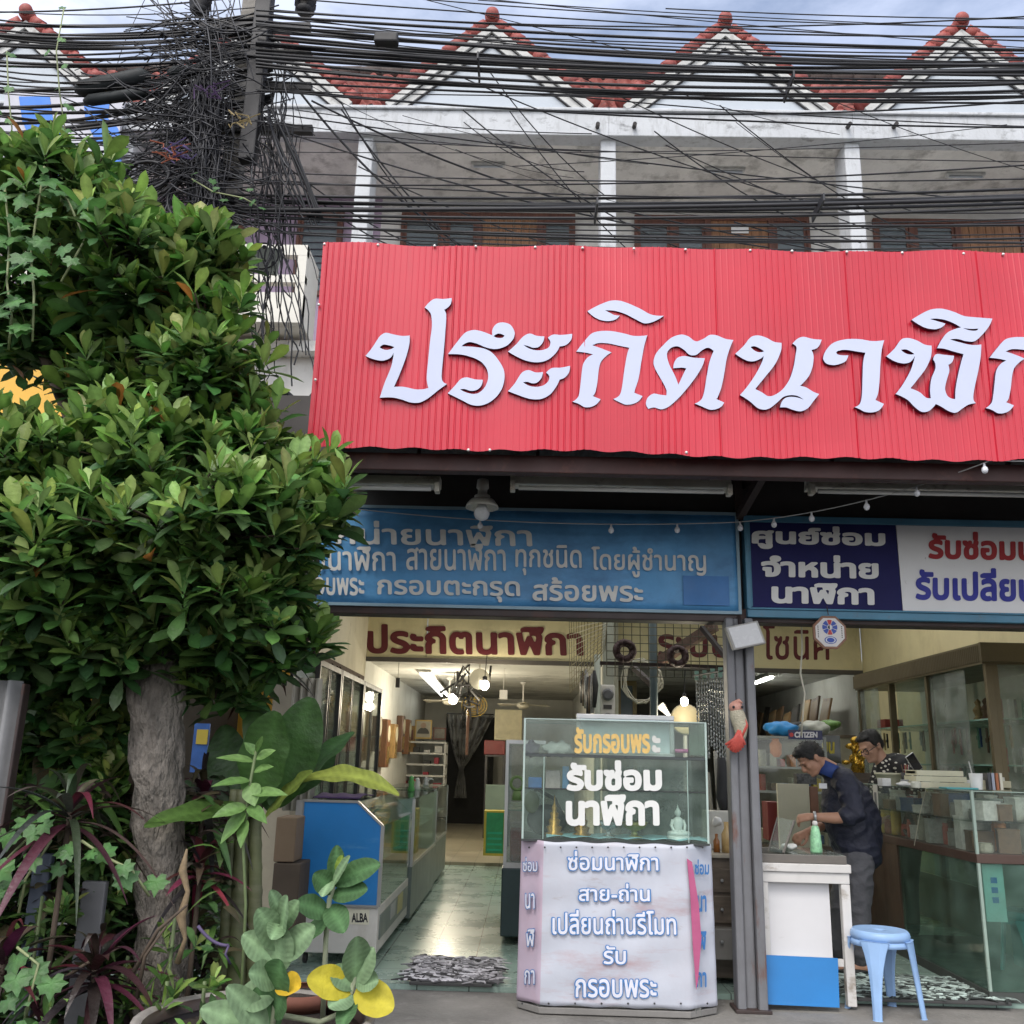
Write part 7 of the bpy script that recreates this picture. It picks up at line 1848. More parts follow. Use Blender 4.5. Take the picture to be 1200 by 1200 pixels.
for k in range(16): mb.ball(c + V((rg.gauss(0, .045), rg.gauss(0, .04), rg.gauss(0, .09))), (rg.uniform(.02, .06), .04, rg.uniform(.02, .06)), 8, 6)
mb.build('gilt_cluster', mat('bright_gold', (.62, .38, .06), .28, metal=.8, var=.2, vs=30), t, smooth=True)
mb = MB(); mb.box((c.x - .16, 9.4, .1), (c.x + .2, 9.8, c.z - .14)); mb.build('stand', m_dwood, t)
# boards and frames leaning along the inner right wall
XW = XR - .05
t = thing('wall_cabinet', 'low dark cabinet under the row of leaning boards', 'cabinet', (XW - .3, 16, .1))
mb = MB(); mb.box((XW - .5, YB + .3, .1), (XW, 21, 1.86)); mb.build('carcass', mat('pale_cabinet', (.30, .28, .22), .6, var=.15, vs=2), t)
mb = MB(); mb.box((XW - .52, YB + .28, 1.861), (XW, 21, 1.9)); mb.build('top', m_dwood, t)
rp = random.Random(17)
for k in range(13):
    y = YB + .35 + k * .5; h_ = rp.uniform(.42, .6); ln = rp.uniform(-.25, .1)
    M_ = T(XW - .38, y, 1.905) @ ry(.22) @ rx(ln); mb = MB(); mb.box((-.03, 0, 0), (.0, .36, h_), 0, M_); mb.box((-.033, .04, .05), (-.0305, .32, h_ - .05), 1, M_)
    i = k % 4
    tag(mb.build('clock_board', [mat('board_wood_%d' % i, ((.22, .13, .06), (.12, .07, .04), (.30, .19, .09), (.05, .045, .04))[i], .5, var=.2, wood=(8, 8, 1)), mat('board_face_%d' % i, ((.25, .17, .09), (.16, .10, .05), (.30, .22, .12), (.07, .065, .06))[i], .5, var=.2)]), ('tan', 'dark brown', 'light wooden', 'blackish')[i] + ' framed board leaning in the row on top of the inner cabinet', 'framed board', 'framed boards leaning along the right inner wall')
t = thing('tube_lamp', 'single dim tube lamp on the ceiling of the right inner room', 'tube lamp', P(890, 797, 17))
a3, b3 = PZ(877, 803, ZC - .05), PZ(905, 793, ZC - .05)
mb = MB(); mb.bar(a3 + V((0, 0, .03)), b3 + V((0, 0, .03)), .12, .04); mb.build('housing', m_whl, t)
mb = MB(); mb.tube([a3 + V((0, 0, -.01)), b3 + V((0, 0, -.01))], .018, 8); mb.build('tube', mat('bright_lit_tube', (.95, .97, .90), .3, var=0, emit=14), t, smooth=True)

# mats on the floor
def rag_mat(px0, px1, py0, py1, lab, seed, m1, m2, gc=(1, .97, 1.03)):
    a_, b_ = PZ(px0, py1, .07), PZ(px1, py0, .07); c = (a_ + b_) / 2
    t = thing('floor_mat', lab, 'mat', V((c.x, c.y, .06)), 'mats on the green floor')
    mb = MB(); mb.box((a_.x + .03, a_.y, .064), (b_.x - .03, b_.y, .082)); mb.build('base', m2, t, bevel=.004)
    mb = MB(); r_ = random.Random(seed)
    for k in range(420):
        x, y = r_.uniform(a_.x, b_.x), r_.uniform(a_.y + .04, b_.y); a = r_.gauss(0, .6); L_ = r_.uniform(.04, .10)
        d = V((math.cos(a), math.sin(a), 0)); q = V((x, y, .086)); e = V((-d.y, d.x, 0)) * r_.uniform(-.03, .03); mb.tube([q - d * L_, q - d * L_ * .4 + e + V((0, 0, r_.uniform(.0, .016))), q + d * L_ * .4 - e + V((0, 0, r_.uniform(.0, .016))), q + d * L_], [.007, .012, .011, .006], 5, col=(lambda g: (g * gc[0], g * gc[1], g * gc[2]))(r_.choice((.03, .10, .25, .42, .6))))
    mb.v = [(x, y, .082 + (z - .082) * .55) for x, y, z in mb.v]
    mb.build('rag_pile', m1, t); return t
rag_mat(474, 586, 1126, 1153, 'grey rag mat on the green tiles at the open doorway', 3, mat('grey_rags', rough=.9, attr='tone'), mat('dark_mat_base', (.05, .05, .05), .9))
t = rag_mat(1000, 1134, 1149, 1172, 'worn grey-green mat on the floor behind the blue stool', 8, mat('grey_rags'), MATS['dark_mat_base'], (.7, .85, .78))
# ================================================================== people
from mathutils import noise as mnoise
def organic(name, shapes, m, parent, voxel=.008, it=6, fac=.5, crease=0.):
    """one continuous surface grown round overlapping balls and tapered limbs"""
    mb = MB()
    for s in shapes:
        if s[0] == 'b': mb.ball(s[1], s[2], 20, 14, M=s[3] if len(s) > 3 else None)
        else:
            pts, r = s[1], s[2]; mb.tube(pts, r, 14)
            mb.ball(pts[0], r[0] * .98, 14, 8); mb.ball(pts[-1], r[-1] * .98, 14, 8)
    me = bpy.data.meshes.new(name); me.from_pydata(mb.v, [], mb.f); me.update()
    o = bpy.data.objects.new(name, me); COL.objects.link(o)
    a = o.modifiers.new('remesh', 'REMESH'); a.mode = 'VOXEL'; a.voxel_size = voxel; a.adaptivity = 0
    b = o.modifiers.new('smooth', 'SMOOTH'); b.factor = fac; b.iterations = it
    dg = bpy.context.evaluated_depsgraph_get(); dg.update()
    me2 = bpy.data.meshes.new_from_object(o.evaluated_get(dg))
    bpy.data.objects.remove(o); bpy.data.meshes.remove(me)
    if crease:      # cloth creases
        ds = []
        for v in me2.vertices:
            p = v.co; q = V((p.x * 7 + p.z * 4, p.y * 8, p.z * 11 - p.x * 6)); a = mnoise.noise(q); b = mnoise.noise(V((p.x * 16, p.y * 16, p.z * 9)) + V((7, 3, 1)))
            ds.append(v.normal * crease * ((1 - 2.6 * abs(a)) + .4 * b))
        for v, d_ in zip(me2.vertices, ds): v.co += d_
    me2.materials.clear(); me2.materials.append(m)
    me2.polygons.foreach_set('use_smooth', [True] * len(me2.polygons)); me2.update()
    return link(name, me2, parent)
def tufts(ho, c, n=520):
    """short uneven strands over the hair"""
    r_ = random.Random(5); me = ho.data; mb = MB(); N = len(me.vertices)
    for k in range(n):
        v = me.vertices[r_.randrange(N)]; d = (v.normal + V((r_.gauss(0, .5), r_.gauss(0, .5), r_.gauss(-.3, .4)))).normalized()
        mb.tube([v.co - v.normal * .004, v.co + d * r_.uniform(.006, .016)], [.0028, .0008], 3, cap=False)
    mb.build('loose_strands', m_hair, ho)
def frame(f, u):
    f = V(f).normalized(); u = V(u); u = (u - f * u.dot(f)).normalized(); r = f.cross(u)
    return Matrix(((r.x, f.x, u.x, 0), (r.y, f.y, u.y, 0), (r.z, f.z, u.z, 0), (0, 0, 0, 1)))
def head_shapes(c, Mf, neck, s=1.0):
    q = lambda x, y, z: V(c) + (Mf @ V((x, y, z))) * s
    B = lambda x, y, z, rx_, ry_, rz_: ('b', q(x, y, z), (rx_ * s, ry_ * s, rz_ * s), Mf)
    S = [B(0, -.012, .035, .074, .094, .082), B(0, .026, -.03, .060, .062, .082), B(0, .045, -.086, .042, .040, .030), B(0, -.03, -.02, .064, .066, .07),
         B(0, .080, .020, .046, .016, .012), B(.034, .066, -.024, .022, .020, .020), B(-.034, .066, -.024, .022, .020, .020),
         ('t', [q(0, .086, .008), q(0, .106, -.022), q(0, .104, -.034)], [.009 * s, .012 * s, .014 * s]), B(.013, .094, -.036, .010, .010, .008), B(-.013, .094, -.036, .010, .010, .008),
         B(0, .086, -.058, .022, .010, .006), B(0, .084, -.068, .020, .010, .007), B(0, .078, -.095, .020, .014, .013)]
    for k in (-1, 1):
        S += [B(k * .076, -.012, -.012, .009, .020, .030), B(k * .080, -.018, -.002, .008, .018, .018)]
    S.append(('t', [q(0, -.03, -.05), V(neck)], [.054 * s, .062 * s]))
    return S, q, B
def hand_shapes(wrist, palm_dir, back, curl, side, s=1.0):
    """palm, four unequal bent fingers and a thumb leaving the side of the palm"""
    d = V(palm_dir).normalized(); n = V(back); n = (n - d * n.dot(d)).normalized(); l = d.cross(n) * side
    w_ = V(wrist); S = []
    P0 = lambda a, b, c_: w_ + (d * a + l * b + n * c_) * s
    S.append(('t', [P0(-.02, 0, 0), P0(.03, 0, .0), P0(.075, 0, .0)], [.024 * s, .028 * s, .026 * s]))
    for k in (-1, 0, 1): S.append(('t', [P0(.02, k * .02, 0), P0(.08, k * .025, .002)], [.017 * s, .014 * s]))
    for k, (b, L_) in enumerate(((-.033, .058), (-.011, .075), (.011, .08), (.033, .068))):
        p = P0(.085, b, .0); ang = .25; pts = [P0(.06, b * .9, 0), p]; rr = [.0115 * s, .0105 * s]
        for j, seg in enumerate((.42, .32, .26)):
            ang += curl * (1.0 + .1 * k); p = p + (d * math.cos(ang) - n * math.sin(ang)) * (L_ * seg * s); pts.append(p); rr.append((.0098 - .0012 * j) * s)
        S.append(('t', pts, rr))
    S.append(('t', [P0(.015, .026, -.004), P0(.045, .048, -.018), P0(.068, .052, -.036), P0(.085, .046, -.05)], [.017 * s, .013 * s, .011 * s, .009 * s]))
    return S
m_skin = mat('skin', (.40, .215, .14), .5, var=.08, vs=14, spec=.35)
m_hair = mat('black_hair', (.012, .011, .011), .45, var=.4, vs=60, bump=.6, bs=160)
m_jack = mat('navy_jacket', (.012, .014, .030), .65, var=.3, vs=7, bump=.5, bs=30)
m_trou = mat('grey_trousers', (.085, .085, .095), .85, var=.15, vs=6, bump=.4, bs=30)
m_shoe = mat('black_sandal', (.02, .02, .02), .6)

YM = 7.35
m_ = lambda px, py, o=0.: P(px, py, YM + o)
t = thing('person', 'man in navy jacket and grey trousers bending over the tray on the work table', 'person', V((m_(1000, 1000).x, YM, .06)))
hc = m_(950, 889, -.02); Mf = frame((-.74, -.10, -.66), (-.66, .02, .75))
neck = m_(976, 903)
S, q, B = head_shapes(hc, Mf, neck, 1.0)
sh_n, sh_f = m_(991, 917, -.17), m_(980, 915, .19)
el_n, el_f = m_(1004, 957, -.26), m_(978, 962, .24)
wr_n, wr_f = m_(950, 957, -.20), m_(944, 976, .08)
hip = m_(1001, 1002); chest = m_(991, 940)
S += [('t', [neck, m_(984, 915)], [.062, .075]), ('t', [m_(984, 915), chest, m_(996, 972), hip], [.09, .13, .125, .125]),
      ('t', [sh_n, el_n], [.055, .042]), ('t', [el_n, (el_n + wr_n) / 2 + V((0, 0, -.01)), wr_n], [.044, .040, .027]), ('t', [sh_f, el_f], [.055, .042]), ('t', [el_f, wr_f], [.042, .027]),
      ('t', [sh_f, m_(985, 912), sh_n], [.06, .07, .06])]
S += hand_shapes(wr_n, m_(930, 960, -.16) - wr_n, V((-.2, -.6, .75)), .55, 1, .95)
S += hand_shapes(wr_f, m_(926, 986, .0) - wr_f, V((-.3, -.6, .7)), .5, -1, .95)
zf = .07
kn, kf = V((m_(999, 1060).x, YM - .10, .47)), V((m_(993, 1060).x, YM + .10, .47))
an, af = V((m_(1001, 1112).x, YM - .10, .12)), V((m_(990, 1112).x, YM + .12, .12))
for k_, a_, hp in ((kn, an, hip + V((0, -.09, -.05))), (kf, af, hip + V((0, .09, -.05)))):
    S += [('t', [hp, k_, a_], [.09, .06, .04]), ('t', [a_ + V((.04, 0, -.02)), a_ + V((-.08, 0, -.03)), a_ + V((-.15, 0, -.035))], [.036, .035, .026])]
organic('body', S, m_skin, t, .0065, 4)
hs = [B(0, -.020, .050, .081, .096, .078), B(0, -.058, .005, .072, .058, .070), B(.068, -.004, .030, .014, .045, .040), B(-.068, -.004, .030, .014, .045, .040), B(0, .030, .092, .060, .060, .030)]
ho = organic('hair', hs, m_hair, t, .006, 3); tufts(ho, hc)
mb = MB()
for k in (-1, 1):
    mb.ball(q(k * .03, .090, .014), (.017, .005, .004), 8, 6, M=Mf); mb.ball(q(k * .03, .084, -.004), (.013, .006, .003), 8, 6, M=Mf)
mb.build('eyebrows', m_hair, t, smooth=True)
# jacket: torso, standing collar, sleeves rolled to the elbow
J = [('t', [m_(981, 912), m_(988, 928), chest + V((.0, 0, 0)), m_(996, 965), m_(1003, 988), m_(1006, 998)], [.10, .155, .175, .175, .17, .165]),
     ('t', [m_(986, 915, .0), m_(1000, 935), m_(1010, 962), m_(1012, 985)], [.09, .13, .135, .125]),
     ('t', [sh_f, m_(985, 912), sh_n], [.085, .095, .085]),
     ('t', [sh_n, (sh_n + el_n) / 2, el_n, el_n + (wr_n - el_n) * .22], [.085, .078, .070, .060]), ('t', [sh_f, el_f, el_f + (wr_f - el_f) * .3], [.085, .068, .058]),
     ('t', [m_(980, 906), m_(974, 905)], [.072, .075])]
o = organic('jacket', J, m_jack, t, .009, 5, crease=.011)
mb = MB(); a = el_n + (wr_n - el_n) * .22; d_ = (wr_n - el_n).normalized()
mb.tube([a - d_ * .05, a - d_ * .02, a + d_ * .012, a + d_ * .016], [.066, .069, .064, .050], 16, cap=False); mb.build('rolled_cuff', m_jack, t, smooth=True)
mb = MB(); mb.tube([m_(969, 911, -.02), m_(972, 903, -.02), m_(975, 896, -.02)], [.075, .078, .080], 18, cap=False); mb.build('collar', mat('blue_collar', (.02, .05, .20), .6), t, smooth=True, solid=.006)
mb = MB(); mb.box((-.028, -.002, -.018), (.028, .002, .018), 0, T(*m_(964.5, 921, -.19)) @ rz(-.5)); mb.build('chest_patch', mat('white_embroidery', (.6, .6, .62), .6), t)
mb = MB(); mb.tube([wr_n + (el_n - wr_n) * .12 + V((0, 0, 0)), wr_n + (el_n - wr_n) * .06], [.036, .034], 16, cap=False); mb.build('bracelet', m_silver, t, smooth=True, solid=.004)
organic('trousers', [('t', [m_(1003, 990), hip], [.14, .148]), ('t', [hip + V((0, -.08, -.04)), kn, V((an.x, an.y, .17))], [.115, .086, .073]), ('t', [hip + V((0, .08, -.04)), kf, V((af.x, af.y, .17))], [.115, .086, .073])], m_trou, t, .009, 5, crease=.010)
for a_ in (an, af):
    mb = MB(); mb.ball(a_ + V((-.055, 0, -.045)), (.13, .048, .022), 16, 8); mb.build('sandal', m_shoe, t, smooth=True)

# second person behind the counter
YW = 8.75
n_ = lambda px, py, o=0.: P(px, py, YW + o)
t = thing('person', 'person in glasses and a black polka-dot shirt standing behind the repair counter', 'person', V((n_(1045, 1000).x, YW, .06)))
hc = n_(1020, 875); Mf = frame((-.80, -.42, -.42), (-.34, -.02, .94))
neck = n_(1038, 899)
S, q, B = head_shapes(hc, Mf, neck, 1.12)
ch = n_(1050, 922); hp = n_(1055, 985)
s1_, s2_ = n_(1063, 899, -.2), n_(1037, 899, .2)
e1, e2 = n_(1080, 955, -.22), n_(1018, 955, .2); w1, w2 = n_(1046, 958, -.38), n_(1012, 962, -.1)
S += [('t', [neck, ch, hp], [.075, .15, .14]), ('t', [s1_, n_(1049, 896), s2_], [.06, .08, .06]), ('t', [s1_, e1, w1], [.055, .045, .03]), ('t', [s2_, e2, w2], [.055, .045, .03])]
S += hand_shapes(w1, V((-.8, -.4, .1)), V((0, 0, 1)), .4, 1) + hand_shapes(w2, V((-.5, -.8, 0)), V((0, 0, 1)), .4, -1)
for o_ in (-.1, .1):
    S.append(('t', [hp + V((0, o_, 0)), V((hp.x, YW + o_, .5)), V((hp.x, YW + o_, .12))], [.1, .07, .045])); S.append(('t', [V((hp.x, YW + o_, .1)), V((hp.x - .16, YW + o_ - .03, .09))], [.04, .03]))
organic('body', S, mat('paler_skin', (.47, .27, .19), .5, var=.06, vs=14, spec=.35), t, .008, 4)
ho = organic('hair', [B(0, -.026, .056, .082, .098, .076), B(0, -.062, .004, .074, .058, .074), B(.069, -.012, .036, .015, .046, .042), B(-.069, -.012, .036, .015, .046, .042), B(0, .042, .088, .062, .046, .026)], m_hair, t, .007, 3); tufts(ho, hc)
mb = MB()
for k in (-1, 1):
    c = q(k * .033, .098, -.008); r_ = Mf @ V((1, 0, 0)); u_ = Mf @ V((0, 0, 1)); mb.tube([c + (r_ * math.cos(a_) * .030 + u_ * math.sin(a_) * .024) for a_ in np.arange(0, 2 * PI, .35)], .0035, 5, close=True)
    mb.tube([q(k * .064, .092, -.004), q(k * .082, .03, .002), q(k * .084, -.02, .0)], .0035, 5)
mb.tube([q(-.008, .104, -.004), q(.008, .104, -.004)], .0035, 5)
mb.build('glasses', mat('black_spectacles', (.015, .012, .012), .3), t)
mb = MB()
for k in (-1, 1):
    mb.ball(q(k * .032, .088, .016), (.018, .005, .004), 8, 6, M=Mf); mb.ball(q(k * .032, .084, -.006), (.012, .006, .004), 8, 6, M=Mf)
mb.build('eyebrows', m_hair, t, smooth=True)
m = bpy.data.materials.new('polka_dot_cotton'); m.use_nodes = True; nt_ = m.node_tree; L = nt_.links.new
vo = _n(nt_, 'ShaderNodeTexVoronoi'); vo.inputs['Scale'].default_value = 30; vo.inputs['Randomness'].default_value = .12
mp_ = _n(nt_, 'ShaderNodeMapping'); mp_.inputs['Scale'].default_value = (1, .3, 1); mp_.inputs['Rotation'].default_value = (0, .5, 0); tc_ = _n(nt_, 'ShaderNodeTexCoord')
ma = _n(nt_, 'ShaderNodeMath', operation='LESS_THAN'); ma.inputs[1].default_value = .30
mx = _n(nt_, 'ShaderNodeMix', data_type='RGBA'); mx.inputs['A'].default_value = (.012, .012, .014, 1); mx.inputs['B'].default_value = (.6, .58, .52, 1)
L(tc_.outputs['Object'], mp_.inputs['Vector']); L(mp_.outputs['Vector'], vo.inputs['Vector']); L(vo.outputs['Distance'], ma.inputs[0]); L(ma.outputs[0], mx.inputs['Factor']); L(mx.outputs['Result'], nt_.nodes['Principled BSDF'].inputs['Base Color']); nt_.nodes['Principled BSDF'].inputs['Roughness'].default_value = .8
organic('shirt', [('t', [n_(1043, 900), ch, n_(1053, 960), hp], [.12, .20, .20, .19]), ('t', [s1_, n_(1049, 897), s2_], [.095, .105, .095]), ('t', [s1_, (s1_ + e1) / 2, e1], [.095, .085, .072]), ('t', [s2_, (s2_ + e2) / 2, e2], [.095, .085, .072])], m, t, .01, 5, crease=.009)
organic('trousers', [('t', [hp + V((0, o_, 0)), V((hp.x, YW + o_, .5)), V((hp.x, YW + o_, .15))], [.15, .09, .075]) for o_ in (-.09, .09)], mat('black_trousers', (.02, .02, .022), .8), t, .012, 4)
# ================================================================== plants
def leafmat(name, rough=.45, trans=.32, spec=.45):
    return mat(name, rough=rough, var=.26, vs=13, attr='tone', trans=trans, spec=spec, bump=.25, bs=45)
m_leaf = leafmat('broad_leaf')
m_bark = mat('grey_brown_bark', (.20, .175, .15), .95, var=.5, vs=14, bump=1.0, bs=30, bd=.07, dirt=[((.05, .045, .04), .8, 5, .5, .7, (1, 1, .6)), ((.30, .28, .25), .6, 7, .58, .78, (1, 1, .7))], stretch=(1, 1, .45))
m_twig = mat('brown_twig', (.07, .05, .035), .85, var=.3, vs=20)
m_gstem = mat('green_stem', (.11, .15, .06), .6, var=.25, vs=15)
rl = random.Random(42)
SHP = {'obov': lambda t: max(.03, (t ** .9) * (1 - t ** 5) * 1.25) if t < .999 else .03,
       'oval': lambda t: max(.03, math.sin(PI * min(1, t * .97 + .02)) ** .55),
       'strap': lambda t: max(.05, min(1, .45 + 2.2 * t) * (1 - t ** 3)),
       'lance': lambda t: max(.03, math.sin(PI * t ** .8) ** .9)}
def blade(mb, base, d, up, L_, wd, droop=0., fold=.25, shp='obov', col=(.04, .1, .03), n=6, five=False, vein=1.35, wave=0., curl=0.):
    d = V(d).normalized(); up = V(up); sd = d.cross(up)
    if sd.length < 1e-4: sd = d.orthogonal()
    sd.normalize(); nr = sd.cross(d).normalized()
    f = SHP[shp]; vs = []; cols = []; fs = []
    ks = (-1, -.5, 0, .5, 1) if five else (-1, 0, 1)
    m = len(ks); p = V(base); dirn = d.copy()
    for i in range(n + 1):
        t = i / n
        c = V(base) + d * (L_ * t) + V((0, 0, -droop * L_ * t * t)) - nr * (curl * L_ * t * t)
        w_ = wd / 2 * f(t)
        for k in ks:
            off = sd * (k * w_) + nr * (abs(k) * w_ * fold + wave * w_ * math.sin(t * 17 + k * 5) * abs(k))
            vs.append(c + off)
            g = vein if k == 0 else (1.0 if not five else (1.16 if (i + (abs(k) > .7)) % 2 and vein > 1.2 else .92))
            cols.append((col[0] * g, col[1] * g, col[2] * g))
    o = len(mb.v)
    for i in range(n):
        for j in range(m - 1): fs.append((i * m + j, i * m + j + 1, (i + 1) * m + j + 1, (i + 1) * m + j))
    mb.v += [tuple(x) for x in vs]; mb.f += [tuple(i + o for i in f_) for f_ in fs]; mb.m += [0] * len(fs); mb.c += cols
def lerp3(a, b, t): return tuple(a[i] + (b[i] - a[i]) * t for i in range(3))
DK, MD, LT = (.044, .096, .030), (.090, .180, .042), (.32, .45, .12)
def shoot(mb, p, ax, s, n=9, r=rl):
    ax = V(ax).normalized(); a0 = r.uniform(0, 6.28); e1 = ax.orthogonal().normalized(); e2 = ax.cross(e1)
    yg = r.random() ** .8
    for k in range(n):
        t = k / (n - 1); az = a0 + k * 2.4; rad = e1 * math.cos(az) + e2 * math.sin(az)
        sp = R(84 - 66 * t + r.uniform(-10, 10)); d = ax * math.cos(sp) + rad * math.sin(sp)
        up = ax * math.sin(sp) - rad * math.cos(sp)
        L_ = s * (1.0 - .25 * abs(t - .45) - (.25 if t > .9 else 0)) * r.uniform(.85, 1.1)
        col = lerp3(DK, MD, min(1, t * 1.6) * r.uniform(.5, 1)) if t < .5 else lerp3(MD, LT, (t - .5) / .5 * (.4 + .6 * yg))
        col = tuple(c * r.uniform(.8, 1.2) for c in col)
        if r.random() < .004: col = (.30, .12, .03)
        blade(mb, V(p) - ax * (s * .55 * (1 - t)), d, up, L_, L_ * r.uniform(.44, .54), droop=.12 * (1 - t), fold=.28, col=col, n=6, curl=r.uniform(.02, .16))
YTR = 4.6
ELL = [(70, 235, 75, 55, -.1), (20, 330, 55, 90, .1), (150, 320, 85, 62, -.05), (225, 315, 50, 48, 0), (85, 400, 60, 45, .35), (250, 420, 62, 75, -.1), (165, 440, 75, 60, .25), (50, 560, 105, 62, -.1), (180, 540, 85, 62, -.2), (305, 550, 78, 55, .0), (225, 620, 120, 62, -.25), (368, 585, 36, 32, -.1), (312, 662, 52, 46, -.1), (105, 650, 120, 72, -.15), (235, 705, 110, 50, -.1), (25, 735, 80, 65, 0), (150, 765, 90, 36, .1), (105, 835, 45, 60, .3), (325, 745, 45, 38, .15), (40, 850, 50, 55, .45), (112, 905, 42, 60, .4), (55, 800, 60, 55, .25), (262, 782, 48, 34, .2), (118, 1000, 34, 40, .4)]
t = thing('broadleaf_tree', 'dense broadleaf street tree with thick grey trunk and glossy rosettes of leaves', 'tree', V((P(188, 1130, YTR).x, YTR, 0)))
cr = MB(); lmb = MB()
ells = []
for px, py, rx_, ry_, dy in ELL:
    Y = YTR + dy; c = P(px, py, Y); k = (c - CAM).dot(_f) / F_PX; ells.append((c, V((rx_ * k, min(.55, rx_ * k * 1.05), ry_ * k))))
sat = []
for c, r_ in ells:
    for k in range(3):
        a = rl.uniform(0, 2 * PI); e = rl.uniform(-.5, 1.1); d = V((math.cos(a) * math.cos(e), -abs(math.sin(a)) * math.cos(e) * .6, math.sin(e))); k_ = rl.uniform(.22, .4)
        sat.append((c + V((d.x * r_.x, d.y * r_.y, d.z * r_.z)) * 1.02, r_ * k_))
ells0 = list(ells); ells = ells + sat
tips = []
for c, r_ in ells:
    area = (r_.x * r_.z + r_.x * r_.y + r_.y * r_.z) / 3 * 4 * PI; n = max(8, int(area / .0145))
    for k in range(n):
        z = rl.uniform(-1, 1); a = rl.uniform(0, 2 * PI); s_ = math.sqrt(1 - z * z); d = V((s_ * math.cos(a), s_ * math.sin(a), z))
        f = rl.choice((rl.uniform(.55, 1.0), rl.uniform(.9, 1.25))); p = c + V((d.x * r_.x, d.y * r_.y, d.z * r_.z)) * f
        if any(((p - c2).x / r2.x) ** 2 + ((p - c2).y / r2.y) ** 2 + ((p - c2).z / r2.z) ** 2 < .30 for c2, r2 in ells if c2 is not c): continue
        if d.y > .75 and rl.random() < .6: continue
        ax = d * .42 + V((rl.gauss(0, .22), rl.gauss(0, .22) - .15, .95 + .25 * d.z))
        shoot(cr, p, ax, rl.uniform(.13, .215), rl.choice((7, 8, 9, 10, 11))); tips.append((p, V(ax).normalized(), c))
# tall shoots standing above the outline
for px, py in ((208, 268), (250, 272), (25, 205), (62, 182), (185, 290), (285, 345), (405, 560), (150, 262)):
    shoot(cr, P(px, py, YTR - .25), (rl.gauss(0, .12), -.1, 1), .19, 9)
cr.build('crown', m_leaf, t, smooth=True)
tr = MB(); pts = []; rr = []
for y, x0, x1_ in ((1215, 162, 222), (1130, 162, 220), (1060, 163, 217), (980, 160, 215), (900, 156, 214), (830, 152, 214), (770, 156, 216), (700, 165, 215), (620, 160, 200)):
    p = P((x0 + x1_) / 2, y, YTR + .05); k = (p - CAM).dot(_f) / F_PX; pts.append(p); rr.append((x1_ - x0) / 2 * k)
pts.insert(0, V((pts[0].x, pts[0].y, 0))); rr.insert(0, rr[0] * 1.15)
pp2 = []; rr2 = []
for i in range(len(pts) - 1):
    for j in range(5): pp2.append(pts[i].lerp(pts[i + 1], j / 5)); rr2.append(rr[i] + (rr[i + 1] - rr[i]) * j / 5)
pp2.append(pts[-1]); rr2.append(rr[-1])
tr.tube(pp2, rr2, 40)
tr.v = [tuple(V(v) + (V(v) - V((pts[0].x, YTR + .05, v[2]))).normalized() * (.014 * math.sin(v[2] * 21 + math.atan2(v[1] - YTR, v[0] - pts[0].x) * 5) + .006 * math.sin(v[2] * 60 + v[0] * 90) + rl.uniform(-.007, .007))) for v in tr.v]
tr.build('trunk', m_bark, t, smooth=True)
top = pts[-3]
for c, r_ in ells0:
    mb = MB(); a = pts[-2].lerp(pts[-4], rl.random()); b = c + V((0, .05, -.2 * r_.z)); m_2 = a.lerp(b, .5) + V((rl.gauss(0, .05), rl.gauss(0, .05), .08))
    mb.tube([a, m_2, b], [.055, .038, .022], 8); mb.build('limb', m_twig, t, smooth=True)
for p, ax, c in tips:
    if rl.random() < .7: lmb.tube([c.lerp(p, .25), c.lerp(p, .65) + V((0, 0, -.03)), p - ax * .02], [.010, .007, .005], 4, cap=False)
lmb.build('twigs', m_twig, t, smooth=True)

# climbing vine with lobed leaves
def lobed(mb, p, nrm, tipd, s, col, r=rl):
    nrm = V(nrm).normalized(); tipd = V(tipd); tipd = (tipd - nrm * tipd.dot(nrm)).normalized(); sd = tipd.cross(nrm)
    prof = [(0, -.12), (.25, -.38), (.55, -.30), (.50, -.05), (.80, .10), (.55, .28), (.50, .50), (.22, .50), (0, .92)]
    out = [(x, y) for x, y in prof] + [(-x, y) for x, y in prof[-2:0:-1]]
    vs = [V(p) + tipd * (.05 * s)]; cols = [tuple(c * 1.5 for c in col)]
    for x, y in out:
        vs.append(V(p) + sd * (x * s * r.uniform(.92, 1.08)) + tipd * (y * s) - nrm * (s * .18 * (x * x + .5 * y * y))); cols.append(tuple(c * r.uniform(.85, 1.1) for c in col))
    n = len(out); o = len(mb.v); mb.v += [tuple(v) for v in vs]; mb.f += [(o, o + 1 + k, o + 1 + (k + 1) % n) for k in range(n)]; mb.m += [0] * n; mb.c += cols
VG1, VG2 = (.085, .20, .055), (.045, .115, .035)
def vine(label, path, Y, nl, s, seed, group='climbing vines on the tree'):
    r_ = random.Random(seed); t = thing('climbing_vine', label, 'vine', P(*path[0], Y), group)
    pts = [P(x, y, Y + r_.uniform(-.04, .04)) for x, y in path]
    mb = MB(); mb.tube(pts, .006, 5); mb.build('stem', mat('pale_vine_stem', (.22, .25, .12), .6, var=.2), t, smooth=True)
    mb = MB()
    for k in range(nl):
        u = (k + r_.uniform(0, .8)) / nl * (len(pts) - 1); i = min(int(u), len(pts) - 2); p = pts[i].lerp(pts[i + 1], u - i)
        off = V((r_.uniform(-.10, .10), r_.uniform(-.10, .02), r_.uniform(-.05, .05)))
        lobed(mb, p + off, (r_.gauss(0, .35), -.8, .55 + r_.gauss(0, .25)), (r_.gauss(0, .5), -.15, -.9), s * r_.uniform(.7, 1.15), lerp3(VG2, VG1, r_.random()), r_)
    mb.build('leaves', m_leaf, t, smooth=False)
